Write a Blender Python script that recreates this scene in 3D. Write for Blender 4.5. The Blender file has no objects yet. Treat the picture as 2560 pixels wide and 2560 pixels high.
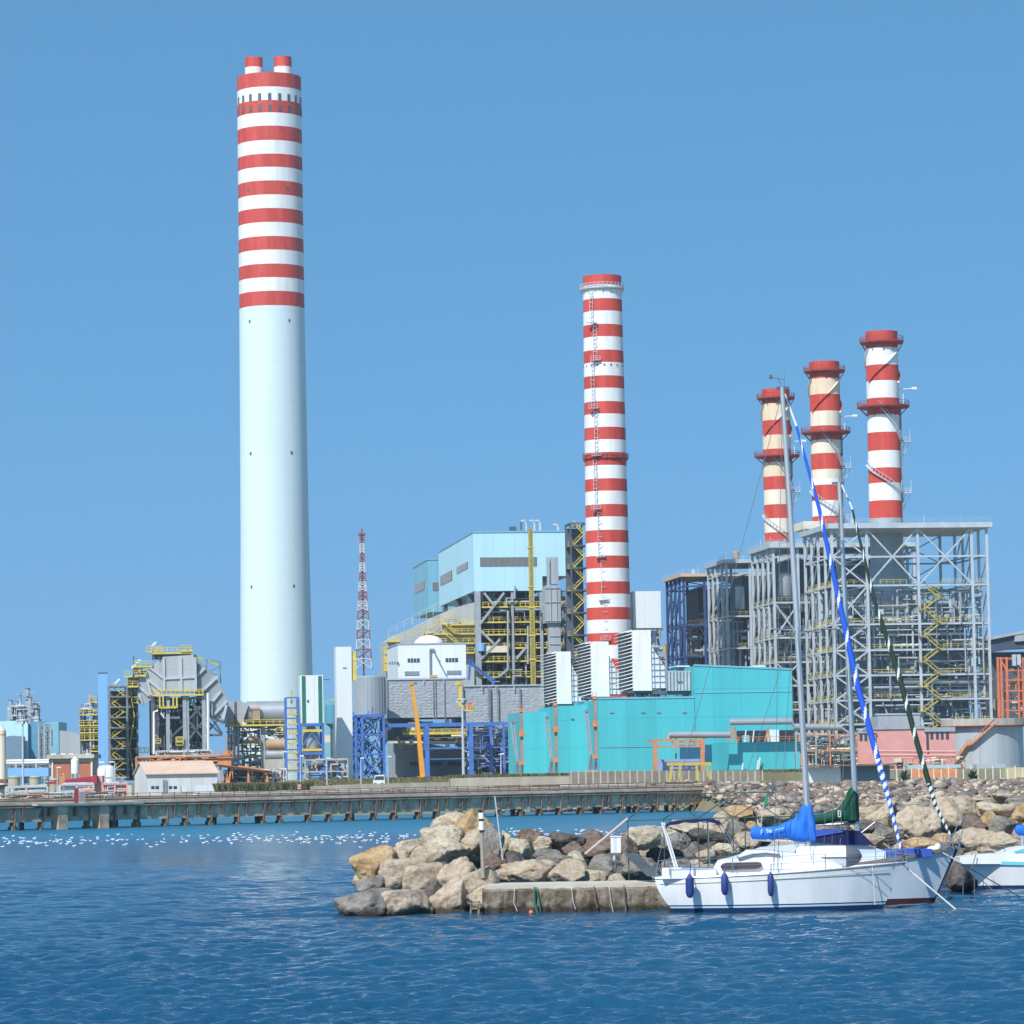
import bpy, bmesh, math, random
import numpy as np
from mathutils import Vector, Matrix, noise
rnd = random.Random(7)
R = math.radians
SC = bpy.context.scene
COL = SC.collection
# ------------------------------------------------------------------ camera model (real place measured from the photo)
EYE = 5.5; FOC = 9000.0
TH = math.atan(660 / FOC); RO = R(1.0)
CF = Vector((0, math.cos(TH), math.sin(TH)))
R0 = Vector((1, 0, 0)); U0 = Vector((0, -math.sin(TH), math.cos(TH)))
CR = R0 * math.cos(RO) - U0 * math.sin(RO)
CU = U0 * math.cos(RO) + R0 * math.sin(RO)
def ray(px, py):
    d = CF * FOC + CR * (px - 1280) + CU * (1280 - py)
    return d.x / d.y, d.z / d.y
def P(px, py, Y):
    k, m = ray(px, py)
    return Vector((k * Y, Y, EYE + m * Y))
def hz(px): return 1940 - (px - 1280) * 0.01745
def on_water(px, py):                       # point of the water surface seen at a pixel
    k, m = ray(px, py); Y = -EYE / m
    return Vector((k * Y, Y, 0))
# ------------------------------------------------------------------ materials
MATS = {}
def mat(name, rgb, rough=0.6, metal=0.0, var=0.12, scale=0.6, streak=False, bump=0.0, spec=0.4, rgb2=None):
    if name in MATS: return MATS[name]
    m = bpy.data.materials.new(name); m.use_nodes = True
    nt = m.node_tree; b = nt.nodes['Principled BSDF']
    b.inputs['Roughness'].default_value = rough; b.inputs['Metallic'].default_value = metal
    b.inputs['Specular IOR Level'].default_value = spec
    tc = nt.nodes.new('ShaderNodeTexCoord')
    mp = nt.nodes.new('ShaderNodeMapping'); nt.links.new(tc.outputs['Object'], mp.inputs[0])
    if streak: mp.inputs['Scale'].default_value = (1, 1, 0.12)
    nz = nt.nodes.new('ShaderNodeTexNoise'); nz.inputs['Scale'].default_value = scale
    nz.inputs['Detail'].default_value = 5; nz.inputs['Roughness'].default_value = 0.65
    nt.links.new(mp.outputs[0], nz.inputs[0])
    cr = nt.nodes.new('ShaderNodeValToRGB')
    cr.color_ramp.elements[0].position = 0.3; cr.color_ramp.elements[1].position = 0.7
    c2 = rgb2 or tuple(min(1, c * (1 + var * 0.5)) for c in rgb)
    c1 = tuple(c * (1 - var) for c in rgb)
    cr.color_ramp.elements[0].color = (*c1, 1); cr.color_ramp.elements[1].color = (*c2, 1)
    nt.links.new(nz.outputs[0], cr.inputs[0]); nt.links.new(cr.outputs[0], b.inputs['Base Color'])
    if bump:
        bn = nt.nodes.new('ShaderNodeBump'); bn.inputs['Strength'].default_value = bump
        bn.inputs['Distance'].default_value = 0.1
        nt.links.new(nz.outputs[0], bn.inputs['Height']); nt.links.new(bn.outputs[0], b.inputs['Normal'])
    MATS[name] = m
    return m
def panel_mat(name, rgb, pitch=3.0, hpitch=0, rough=0.5, metal=0.0, bump=0.5, var=0.10, dirt=None, axis=0, sk=.8, hw_=.14):
    """sheet cladding: fine vertical ribs, panel seams and rain streaks"""
    m = bpy.data.materials.new(name); m.use_nodes = True
    nt = m.node_tree; b = nt.nodes['Principled BSDF']; L = nt.links.new
    b.inputs['Roughness'].default_value = rough; b.inputs['Metallic'].default_value = metal
    tc = nt.nodes.new('ShaderNodeTexCoord'); mp = nt.nodes.new('ShaderNodeMapping')
    mp.inputs['Rotation'].default_value = (0, 0, R(-7.5)); L(tc.outputs['Object'], mp.inputs[0])
    sx = nt.nodes.new('ShaderNodeSeparateXYZ'); L(mp.outputs[0], sx.inputs[0])
    ad = nt.nodes.new('ShaderNodeMath'); ad.operation = 'ADD'; L(sx.outputs[0], ad.inputs[0]); L(sx.outputs[1], ad.inputs[1])
    def seam(src, pitch, width):
        d = nt.nodes.new('ShaderNodeMath'); d.operation = 'DIVIDE'; d.inputs[1].default_value = pitch; L(src, d.inputs[0])
        f = nt.nodes.new('ShaderNodeMath'); f.operation = 'FRACT'; L(d.outputs[0], f.inputs[0])
        g = nt.nodes.new('ShaderNodeMath'); g.operation = 'LESS_THAN'; g.inputs[1].default_value = width / pitch; L(f.outputs[0], g.inputs[0])
        fl = nt.nodes.new('ShaderNodeMath'); fl.operation = 'FLOOR'; L(d.outputs[0], fl.inputs[0])
        return g.outputs[0], fl.outputs[0]
    s1, cell = seam(ad.outputs[0], pitch, 0.12)
    mp2 = nt.nodes.new('ShaderNodeMapping'); mp2.inputs['Scale'].default_value = (1, 1, 0.06); L(tc.outputs['Object'], mp2.inputs[0])
    nz = nt.nodes.new('ShaderNodeTexNoise'); nz.inputs['Scale'].default_value = 0.35; nz.inputs['Detail'].default_value = 6; L(mp2.outputs[0], nz.inputs[0])
    wn = nt.nodes.new('ShaderNodeTexWhiteNoise'); wn.noise_dimensions = '1D'; L(cell, wn.inputs['W'])
    mx = nt.nodes.new('ShaderNodeMath'); mx.operation = 'MULTIPLY_ADD'; mx.inputs[1].default_value = 0.35; L(wn.outputs[0], mx.inputs[0]); L(nz.outputs[0], mx.inputs[2])
    cr = nt.nodes.new('ShaderNodeValToRGB'); cr.color_ramp.elements[0].position = 0.35; cr.color_ramp.elements[1].position = 0.95
    c1 = dirt or tuple(c * (1 - var * 1.5) for c in rgb)
    cr.color_ramp.elements[0].color = (*c1, 1); cr.color_ramp.elements[1].color = (*rgb, 1); L(mx.outputs[0], cr.inputs[0])
    mm = nt.nodes.new('ShaderNodeMix'); mm.data_type = 'RGBA'; mm.blend_type = 'MULTIPLY'
    mm.inputs['B'].default_value = (0.72, 0.74, 0.76, 1)
    k = nt.nodes.new('ShaderNodeMath'); k.operation = 'MULTIPLY'; k.inputs[1].default_value = sk
    if hpitch:
        s2, _ = seam(sx.outputs[2], hpitch, hw_)
        a2 = nt.nodes.new('ShaderNodeMath'); a2.operation = 'MAXIMUM'; L(s1, a2.inputs[0]); L(s2, a2.inputs[1]); L(a2.outputs[0], k.inputs[0])
    else: L(s1, k.inputs[0])
    L(k.outputs[0], mm.inputs['Factor']); L(cr.outputs[0], mm.inputs['A']); L(mm.outputs['Result'], b.inputs['Base Color'])
    MATS[name] = m
    return m
def stone(name, c1, c2, c3, scale=1.2, rough=0.9, bump=0.8):
    m = bpy.data.materials.new(name); m.use_nodes = True
    nt = m.node_tree; b = nt.nodes['Principled BSDF']; L = nt.links.new
    b.inputs['Roughness'].default_value = rough; b.inputs['Specular IOR Level'].default_value = 0.2
    tc = nt.nodes.new('ShaderNodeTexCoord'); oi = nt.nodes.new('ShaderNodeObjectInfo')
    va = nt.nodes.new('ShaderNodeVectorMath'); va.operation = 'ADD'; L(tc.outputs['Object'], va.inputs[0])
    sc = nt.nodes.new('ShaderNodeVectorMath'); sc.operation = 'SCALE'; sc.inputs['Scale'].default_value = 50
    cb = nt.nodes.new('ShaderNodeCombineXYZ'); L(oi.outputs['Random'], cb.inputs[0]); L(oi.outputs['Random'], cb.inputs[1]); L(cb.outputs[0], sc.inputs[0]); L(sc.outputs[0], va.inputs[1])
    n1 = nt.nodes.new('ShaderNodeTexNoise'); n1.inputs['Scale'].default_value = scale; n1.inputs['Detail'].default_value = 8; n1.inputs['Roughness'].default_value = 0.7; L(va.outputs[0], n1.inputs[0])
    cr = nt.nodes.new('ShaderNodeValToRGB'); e = cr.color_ramp.elements
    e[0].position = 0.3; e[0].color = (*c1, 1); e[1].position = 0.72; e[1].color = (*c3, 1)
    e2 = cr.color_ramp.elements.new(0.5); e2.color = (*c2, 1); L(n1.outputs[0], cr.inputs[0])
    # dark weed band at the waterline (a real stain, fixed at water level)
    ge = nt.nodes.new('ShaderNodeNewGeometry'); sx = nt.nodes.new('ShaderNodeSeparateXYZ'); L(ge.outputs['Position'], sx.inputs[0])
    n3 = nt.nodes.new('ShaderNodeTexNoise'); n3.inputs['Scale'].default_value = 2.5; L(ge.outputs['Position'], n3.inputs[0])
    ma = nt.nodes.new('ShaderNodeMath'); ma.operation = 'MULTIPLY_ADD'; ma.inputs[1].default_value = -0.5; L(n3.outputs[0], ma.inputs[0]); L(sx.outputs[2], ma.inputs[2])
    mr = nt.nodes.new('ShaderNodeMapRange'); mr.inputs[1].default_value = -0.05; mr.inputs[2].default_value = 0.14; mr.inputs[3].default_value = 0.28; mr.inputs[4].default_value = 1.0; L(ma.outputs[0], mr.inputs[0])
    mm = nt.nodes.new('ShaderNodeMix'); mm.data_type = 'RGBA'; mm.blend_type = 'MULTIPLY'; mm.inputs['Factor'].default_value = 1; L(cr.outputs[0], mm.inputs['A']); L(mr.outputs[0], mm.inputs['B'])
    pit = nt.nodes.new('ShaderNodeMapRange'); pit.inputs[1].default_value = .36; pit.inputs[2].default_value = .50; pit.inputs[3].default_value = .62; pit.inputs[4].default_value = 1.06
    m3 = nt.nodes.new('ShaderNodeMix'); m3.data_type = 'RGBA'; m3.blend_type = 'MULTIPLY'; m3.inputs['Factor'].default_value = 1; L(mm.outputs['Result'], m3.inputs['A']); L(pit.outputs[0], m3.inputs['B']); L(m3.outputs['Result'], b.inputs['Base Color'])
    n2 = nt.nodes.new('ShaderNodeTexNoise'); n2.inputs['Scale'].default_value = scale * 3.2; n2.inputs['Detail'].default_value = 9; n2.inputs['Roughness'].default_value = 0.75; L(va.outputs[0], n2.inputs[0])
    bn = nt.nodes.new('ShaderNodeBump'); bn.inputs['Strength'].default_value = bump; bn.inputs['Distance'].default_value = 0.3; L(n2.outputs[0], pit.inputs[0]); L(n2.outputs[0], bn.inputs['Height']); L(bn.outputs[0], b.inputs['Normal'])
    MATS[name] = m
    return m
white = mat('white_paint', (.80, .80, .78), .45, var=.16, scale=.4, streak=True)
red = mat('red_paint', (.60, .052, .032), .55, var=.30, scale=.35, streak=True, rgb2=(.64, .085, .055))
redd = mat('red_platform_paint', (.30, .05, .04), .6, var=.25)
cream = mat('stained_cream_paint', (.74, .56, .36), .6, var=.16, scale=.25, streak=True, rgb2=(.78, .66, .48))
cream2 = mat('pale_cream_paint', (.76, .68, .54), .6, var=.16, scale=.25, streak=True)
shaft_m = mat('pale_blue_concrete', (.56, .72, .76), .7, var=.06, scale=.05, streak=True, rgb2=(.60, .75, .79))
steel = mat('grey_steel', (.36, .40, .43), .5, .1, var=.2, scale=.4)
lsteel = mat('light_steel', (.50, .55, .58), .45, .1, var=.18, scale=.4)
dsteel = mat('dark_steel', (.10, .12, .14), .6, .1, var=.3)
msteel = mat('mid_steel', (.20, .24, .27), .6, .1, var=.3)
bsteel = mat('blue_painted_steel', (.07, .18, .52), .5, var=.25)
nsteel = mat('navy_painted_steel', (.04, .08, .22), .5, var=.3)
yellow = mat('yellow_paint', (.70, .55, .09), .5, var=.25)
dyellow = mat('ochre_paint', (.50, .42, .10), .5, var=.25)
orange = mat('orange_paint', (.62, .26, .12), .5, var=.25, scale=1)
corange = mat('crane_orange', (.78, .34, .03), .45, var=.1)
galv = mat('brushed_galvanised_sheet', (.42, .45, .46), .42, .35, var=.12, scale=.5, streak=True)
silver = mat('silver_duct_sheet', (.48, .50, .51), .38, .5, var=.12, scale=.4)
black = mat('near_black', (.03, .035, .045), .7, var=.2)
glass = mat('window_glass', (.05, .07, .09), .15, var=.2, spec=.6)
blade_m = None
louvre = mat('louvre_brown', (.16, .15, .14), .6, var=.25, scale=3)
lblue = panel_mat('light_blue_cladding', (.46, .73, .82), 3.2, 0, var=.05)
lblue2 = panel_mat('mid_blue_cladding', (.19, .44, .56), 3.2, 0, var=.06)
sblue = mat('sky_blue_cladding', (.20, .43, .74), .5, var=.07, scale=.2, streak=True)
teal = panel_mat('turquoise_cladding', (.075, .50, .55), 6.5, 6.2, rough=.5, var=.13)
shaft_m = panel_mat('jointed_pale_concrete', (.62, .745, .775), 4000, 5.0, rough=.75, var=.05, sk=.18, hw_=.35)
whitec = panel_mat('white_cladding', (.72, .76, .78), 4.0, 0, var=.05)
greyc = panel_mat('grey_cladding', (.40, .44, .47), 3.0, 0, var=.12)
greyp = panel_mat('grey_plate', (.45, .49, .51), 2.2, 3.5, var=.15)
concrete = mat('concrete', (.33, .30, .25), .9, var=.3, scale=.35, streak=True, bump=.3)
pconc = mat('pale_concrete', (.47, .44, .38), .9, var=.3, scale=.4, streak=True, bump=.3)
dconc = mat('sea_stained_concrete', (.60, .44, .31), .9, var=.55, scale=.5, bump=.4)
rust = mat('rusty_steel', (.21, .13, .09), .85, var=.45, scale=.8)
brick = mat('orange_brick', (.43, .16, .09), .8, var=.15, scale=1)
pink = mat('pink_render', (.68, .34, .31), .75, var=.14, scale=.4)
tan = mat('tan_roof', (.62, .46, .34), .7, var=.12, scale=.5)
green = mat('green_paint', (.02, .17, .11), .6, var=.2)
beige = mat('olive_beige_tank_paint', (.42, .40, .29), .6, var=.15)
crim = mat('crimson_sheet', (.36, .04, .06), .6, var=.2)
purple = mat('lilac_panel', (.30, .36, .58), .6, var=.1)
ocht = mat('tan_insulation', (.46, .32, .20), .7, var=.25)
# ------------------------------------------------------------------ object helpers
def root(name, label, cat, loc, group=None, kind=None):
    o = bpy.data.objects.new(name, None); COL.objects.link(o)
    o.location = loc; o.empty_display_size = 1
    o['label'] = label; o['category'] = cat
    if group: o['group'] = group
    if kind: o['kind'] = kind
    return o
class Fr:
    """plan axes of a building: origin seen at pixel column px, distance Y, turned by a degrees"""
    def __init__(s, px, Y, py=1900, a=7.5):
        k, _ = ray(px, py); s.ox, s.oy = k * Y, Y
        s.c, s.s = math.cos(R(a)), math.sin(R(a))
    def w(s, u, v, z): return Vector((s.ox + u * s.c - v * s.s, s.oy + u * s.s + v * s.c, z))
    def F(s, px, py, v=0.0):                # pixel on the front plane at depth v -> (u, z)
        k, m = ray(px, py); bx, by = s.ox - v * s.s, s.oy + v * s.c
        u = (k * by - bx) / (s.c - k * s.s)
        return u, EYE + m * (by + u * s.s)
    def S(s, px, py, u=0.0):                # pixel on the side plane -> (v, z)
        k, m = ray(px, py); bx, by = s.ox + u * s.c, s.oy + u * s.s
        v = (bx - k * by) / (k * s.c + s.s)
        return v, EYE + m * (by + v * s.c)
    def Z(s, py, px, v=0.0): return s.F(px, py, v)[1]
class MB:
    def __init__(s, fr=None): s.V = []; s.F = []; s.M = []; s.fr = fr
    def add(s, vs, fs, m=0):
        n = len(s.V)
        if s.fr: vs = [s.fr.w(*v) for v in vs]
        s.V += [tuple(v) for v in vs]
        s.F += [tuple(i + n for i in f) for f in fs]
        s.M += (m if isinstance(m, list) else [m] * len(fs))
    def box(s, u0, u1, v0, v1, z0, z1, m=0):
        if u0 > u1: u0, u1 = u1, u0
        if v0 > v1: v0, v1 = v1, v0
        if z0 > z1: z0, z1 = z1, z0
        s.add([(u0, v0, z0), (u1, v0, z0), (u1, v1, z0), (u0, v1, z0), (u0, v0, z1), (u1, v0, z1), (u1, v1, z1), (u0, v1, z1)],
              [(3, 2, 1, 0), (4, 5, 6, 7), (0, 1, 5, 4), (1, 2, 6, 5), (2, 3, 7, 6), (3, 0, 4, 7)], m)
    def fb(s, x0, y0, x1, y1, v0, v1, m=0):   # box whose front face fills a pixel rectangle at depth v0
        my = (y0 + y1) / 2; mx = (x0 + x1) / 2
        s.box(s.fr.F(x0, my, v0)[0], s.fr.F(x1, my, v0)[0], v0, v1, s.fr.F(mx, y0, v0)[1], s.fr.F(mx, y1, v0)[1], m)
    def sb(s, x0, y0, x1, y1, u0, u1, m=0):   # box lying on the side plane u0, pixel rectangle
        v0, za = s.fr.S(x0, y0, u0); v1, zb = s.fr.S(x1, y1, u0)
        s.box(u0, u1, v0, v1, za, zb, m)
    def bar(s, p, q, w, m=0, h=None):
        p, q = Vector(p), Vector(q); d = (q - p)
        if d.length < 1e-6: return
        d.normalize(); up = Vector((0, 0, 1)) if abs(d.z) < 0.95 else Vector((0, 1, 0))
        a = d.cross(up).normalized(); b = a.cross(d).normalized(); h = h or w
        vs = []
        for e in (p, q):
            for i, j in ((-1, -1), (1, -1), (1, 1), (-1, 1)): vs.append(tuple(e + a * (w / 2 * i) + b * (h / 2 * j)))
        s.add(vs, [(3, 2, 1, 0), (4, 5, 6, 7), (0, 1, 5, 4), (1, 2, 6, 5), (2, 3, 7, 6), (3, 0, 4, 7)], m)
    def pbar(s, x0, y0, x1, y1, w, v=0.0, m=0, v1=None):
        if v1 is None: v1 = v
        a, za = s.fr.F(x0, y0, v); b, zb = s.fr.F(x1, y1, v1)
        s.bar((a, v, za), (b, v1, zb), w, m)
    def tube(s, pts, r, n=8, m=0, caps=True, mf=None):
        pts = [Vector(p) for p in pts]; k = len(pts); rs = r if isinstance(r, (list, tuple)) else [r] * k
        vs = []; fs = []; ms = []
        d0 = (pts[1] - pts[0]).normalized()
        up = Vector((0, 0, 1)) if abs(d0.z) < 0.9 else Vector((0, 1, 0))
        for i, p in enumerate(pts):
            d = (pts[min(i + 1, k - 1)] - pts[max(i - 1, 0)]).normalized()
            a = d.cross(up)
            if a.length < 1e-4: a = Vector((1, 0, 0))
            a.normalize(); b = a.cross(d).normalized()
            for j in range(n):
                t = 2 * math.pi * j / n
                vs.append(tuple(p + a * (math.cos(t) * rs[i]) + b * (math.sin(t) * rs[i])))
        for i in range(k - 1):
            for j in range(n):
                fs.append((i * n + j, i * n + (j + 1) % n, (i + 1) * n + (j + 1) % n, (i + 1) * n + j))
                ms.append(mf(i, j) if mf else m)
        if caps:
            fs.append(tuple(reversed(range(n)))); ms.append(m)
            fs.append(tuple((k - 1) * n + j for j in range(n))); ms.append(m)
        s.add(vs, fs, ms)
    def lathe(s, cx, cy, prof, n=24, m=0, caps=True, ms=None, a0=0.0):
        vs = []; fs = []; mm = []
        for r, z in prof:
            for j in range(n):
                t = 2 * math.pi * (j + a0) / n; vs.append((cx + r * math.cos(t), cy + r * math.sin(t), z))
        for i in range(len(prof) - 1):
            for j in range(n):
                fs.append((i * n + j, i * n + (j + 1) % n, (i + 1) * n + (j + 1) % n, (i + 1) * n + j)); mm.append(ms[i] if ms else m)
        if caps:
            fs.append(tuple(reversed(range(n)))); mm.append(ms[0] if ms else m)
            fs.append(tuple((len(prof) - 1) * n + j for j in range(n))); mm.append(ms[-1] if ms else m)
        s.add(vs, fs, mm)
    def prism(s, poly, v0, v1, m=0):          # polygon (u, z) pushed along v
        n = len(poly)
        s.add([(u, v0, z) for u, z in poly] + [(u, v1, z) for u, z in poly],
              [tuple(range(n)), tuple(reversed(range(n, 2 * n)))] + [(i, i + n, (i + 1) % n + n, (i + 1) % n) for i in range(n)], m)
    def plan(s, poly, z0, z1, m=0):           # polygon (u, v) pushed up
        n = len(poly)
        s.add([(u, v, z0) for u, v in poly] + [(u, v, z1) for u, v in poly],
              [tuple(reversed(range(n))), tuple(range(n, 2 * n))] + [(i, (i + 1) % n, (i + 1) % n + n, i + n) for i in range(n)], m)
    def pprism(s, pix, v0, v1, m=0):
        s.prism([s.fr.F(x, y, v0) for x, y in pix], v0, v1, m)
    def build(s, name, mats, parent=None, smooth=False, label=None):
        if not s.V: return None
        me = bpy.data.meshes.new(name); off = Vector((0, 0, 0))
        p = parent; 
        while p is not None: off += p.location; p = p.parent
        o = off
        me.from_pydata([(v[0] - o.x, v[1] - o.y, v[2] - o.z) for v in s.V], [], s.F)
        if not isinstance(mats, (list, tuple)): mats = [mats]
        for m in mats: me.materials.append(m)
        me.polygons.foreach_set('material_index', s.M)
        bm = bmesh.new(); bm.from_mesh(me); bmesh.ops.recalc_face_normals(bm, faces=bm.faces); bm.to_mesh(me); bm.free()
        if smooth:
            me.polygons.foreach_set('use_smooth', [True] * len(me.polygons))
            try: me.set_sharp_from_angle(angle=R(35))
            except Exception: pass
        ob = bpy.data.objects.new(name, me); COL.objects.link(ob)
        if parent: ob.parent = parent
        if label: ob['label'] = label
        return ob
def single(mb, name, mats, label, cat, loc, group=None, kind=None, smooth=False):
    """a thing that is one mesh: origin at its base"""
    e = Vector(loc); me_o = MB(); me_o.V = [tuple(Vector(v) - e) for v in mb.V]; me_o.F = mb.F; me_o.M = mb.M
    o = me_o.build(name, mats, None, smooth); o.location = e
    o['label'] = label
    if kind != 'structure': o['category'] = cat
    if group: o['group'] = group
    if kind: o['kind'] = kind
    return o
# ------------------------------------------------------------------ plant building blocks (all in the local axes of fr)
def railing(mb, pts, h=1.1, w=0.07, m=0, step=2.0):
    for a, b in zip(pts[:-1], pts[1:]):
        a, b = Vector(a), Vector(b); L = (b - a).length; n = max(1, int(L / step))
        mb.bar(a + Vector((0, 0, h)), b + Vector((0, 0, h)), w, m); mb.bar(a + Vector((0, 0, h * .55)), b + Vector((0, 0, h * .55)), w * .7, m)
        for i in range(n + 1):
            p = a.lerp(b, i / n); mb.bar(p, p + Vector((0, 0, h)), w, m)
def stairs_zig(mb, fr, xa, xb, ys, v, w=1.0, m=0, sw_=.2):
    """zigzag stair: pixel columns xa, xb and the landing heights ys (pixels); seen from the front"""
    side = 0
    for y0, y1 in zip(ys[:-1], ys[1:]):
        a, b = (xa, xb) if side == 0 else (xb, xa)
        ua, za = fr.F(a, y0, v); ub, zb = fr.F(b, y1, v)
        for vv in (v, v + w):
            mb.bar((ua, vv, za), (ub, vv, zb), sw_, m); mb.bar((ua, vv, za + 1.1), (ub, vv, zb + 1.1), .09, m)
        n = max(3, int(abs(za - zb) / .5))
        for i in range(n):
            t = (i + .5) / n; uu = ua + (ub - ua) * t; zz = za + (zb - za) * t
            mb.box(uu - .16, uu + .16, v, v + w, zz - .04, zz + .04, m)
            if i % 2 == 0: mb.bar((uu, v, zz), (uu, v, zz + 1.1), .06, m)
        d = 1.4 if ub > ua else -1.4
        mb.box(ub, ub + d, v - .1, v + w + .1, zb - .12, zb + .05, m)
        railing(mb, [(ub, v - .1, zb), (ub + d, v - .1, zb), (ub + d, v + w, zb)], m=m, step=.8)
        side ^= 1
def clutter(mb, u0, u1, v0, v1, z0, z1, n, nm, rg, big=0.35, tanks=0):
    """pipe runs, headers and equipment boxes inside a plant structure"""
    for i in range(n):
        m = rg.randrange(nm); r = rg.uniform(.06, big) ** 1.0; k = rg.random()
        u = rg.uniform(u0, u1); v = rg.uniform(v0, v1); z = rg.uniform(z0, z1)
        if k < .33:
            L = rg.uniform(2, .6 * (u1 - u0)); ue = min(u1, u + L)
            pts = [(u, v, z), (ue, v, z)]
            if rg.random() < .6: pts.append((ue, v, max(z0, z - rg.uniform(1, 6))))
            mb.tube(pts, r, 6, m)
        elif k < .66:
            L = rg.uniform(2, .4 * (z1 - z0)); ze = min(z1, z + L)
            pts = [(u, v, z), (u, v, ze)]
            if rg.random() < .6: pts.append((min(u1, u + rg.uniform(.5, 4)), v, ze))
            mb.tube(pts, r, 6, m)
        elif k < .78:
            mb.tube([(u, v, z), (min(u1, u + rg.uniform(1, 5)), v, max(z0, z - rg.uniform(1, 5)))], r * .7, 5, m)
        else:
            a = rg.uniform(.4, 1.8); b = rg.uniform(.4, 1.6)
            mb.box(u, min(u1, u + a), v, v + a, z, min(z1, z + b), m)
def lamp_post(px, yb, yt, Y, label, arm=.6, group='lamp posts in the plant', w=.14, head='lamp'):
    b = P(px, yb, Y); t = P(px, yt, Y); t.x = b.x
    o = root('lamp_post', label, 'lamp post', b, group)
    mb = MB(); mb.tube([b, t], [w, w * .6], 8); mb.build('pole', lsteel, o, True)
    mb = MB()
    if head == 'lamp': mb.box(t.x - .1, t.x + arm, t.y - .15, t.y + .15, t.z - .05, t.z + .15)
    else:
        mb.lathe(t.x, t.y, [(.5, t.z - .2), (1.0, t.z), (1.0, t.z + .15), (.4, t.z + .3)], 12)
        for i in range(4):
            a = i * math.pi / 2; mb.box(t.x + math.cos(a) - .25, t.x + math.cos(a) + .25, t.y + math.sin(a) - .2, t.y + math.sin(a) + .2, t.z - .5, t.z - .1)
    mb.build('lamp_head', white if head == 'lamp' else lsteel, o)
    return o
# ================================================================== setting: sky, sun, camera, ground, water
SUN_AZ, SUN_EL = R(209), R(47)
def setup():
    w = bpy.data.worlds.new('World'); SC.world = w; w.use_nodes = True
    nt = w.node_tree; bg = nt.nodes['Background']
    sky = nt.nodes.new('ShaderNodeTexSky'); sky.sky_type = 'NISHITA'; sky.sun_disc = False
    sky.sun_elevation = SUN_EL; sky.sun_rotation = SUN_AZ; sky.altitude = 1500
    sky.air_density = 1.0; sky.dust_density = 0.6; sky.ozone_density = 3.0
    # the photo's sky is evenly blue down to the skyline: lift the lookup a little off the bright horizon
    tc = nt.nodes.new('ShaderNodeTexCoord'); ad = nt.nodes.new('ShaderNodeVectorMath'); ad.operation = 'ADD'
    ad.inputs[1].default_value = (0, 0, 0.30); nt.links.new(tc.outputs['Generated'], ad.inputs[0])
    nm = nt.nodes.new('ShaderNodeVectorMath'); nm.operation = 'NORMALIZE'; nt.links.new(ad.outputs[0], nm.inputs[0])
    nt.links.new(nm.outputs[0], sky.inputs[0])
    hs = nt.nodes.new('ShaderNodeHueSaturation'); hs.inputs['Saturation'].default_value = 1.17; hs.inputs['Value'].default_value = 1.07; hs.inputs['Hue'].default_value = .483; nt.links.new(sky.outputs[0], hs.inputs['Color']); nt.links.new(hs.outputs[0], bg.inputs[0]); bg.inputs[1].default_value = 0.15
    sl = bpy.data.lights.new('sun', 'SUN'); sl.energy = 4.2; sl.angle = R(0.5); sl.color = (1.0, .96, .9)
    so = bpy.data.objects.new('sun', sl); COL.objects.link(so)
    d = Vector((math.sin(SUN_AZ) * math.cos(SUN_EL), math.cos(SUN_AZ) * math.cos(SUN_EL), math.sin(SUN_EL)))
    so.rotation_euler = d.to_track_quat('Z', 'Y').to_euler(); so.location = d * 300
    cam = bpy.data.cameras.new('camera'); co = bpy.data.objects.new('camera', cam); COL.objects.link(co)
    cam.sensor_width = 36; cam.lens = 36 * FOC / 2560; cam.clip_end = 20000; cam.clip_start = 1
    m = Matrix.Identity(4)
    for i in range(3): m[i][0] = CR[i]; m[i][1] = CU[i]; m[i][2] = -CF[i]
    m[2][3] = EYE; co.matrix_world = m
    SC.camera = co
    SC.view_settings.view_transform = 'Standard'; SC.view_settings.look = 'None'
    SC.view_settings.exposure = 0.38; SC.view_settings.gamma = 1
    SC.cycles.max_bounces = 6; SC.cycles.transparent_max_bounces = 8
setup()
# ---- ground: one sheet, from the sea bed under the pier up onto the plant site and out to the horizon
def shore(x):
    t = min(1, max(0, (x - 20) / 14)); t = t * t * (3 - 2 * t)
    return 548 * (1 - t) + 478 * t
def ground_z(x, y):
    s = shore(x); d = y - s
    if d < 0: return max(-4.0, d * .15 - .2)
    z = min(3.1, -.2 + d * 3.3 / 16)
    if y > 640: z += min(1.0, (y - 640) / 60) * 2.3
    return z
def make_ground():
    xs = np.concatenate([np.linspace(-6000, -260, 12), np.linspace(-240, 240, 121), np.linspace(260, 6000, 12)])
    ys = np.concatenate([np.linspace(40, 440, 9), np.arange(450, 720, 4), np.linspace(740, 1500, 16), [2500, 5000, 9000]])
    V = [(x, y, ground_z(x, y) + (noise.noise(Vector((x * .1, y * .1, 0))) * .12 if 480 < y < 1600 else 0)) for y in ys for x in xs]
    n = len(xs); F_ = [(j * n + i, j * n + i + 1, (j + 1) * n + i + 1, (j + 1) * n + i) for j in range(len(ys) - 1) for i in range(n - 1)]
    mb = MB(); mb.V = V; mb.F = F_; mb.M = [0] * len(F_)
    o = mb.build('ground', mat('dry_earth', (.26, .22, .15), .95, var=.35, scale=.15, rgb2=(.22, .23, .12)), None, True)
    o['kind'] = 'structure'; o['label'] = 'dry earth ground of the plant site behind the pier'
make_ground()
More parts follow.
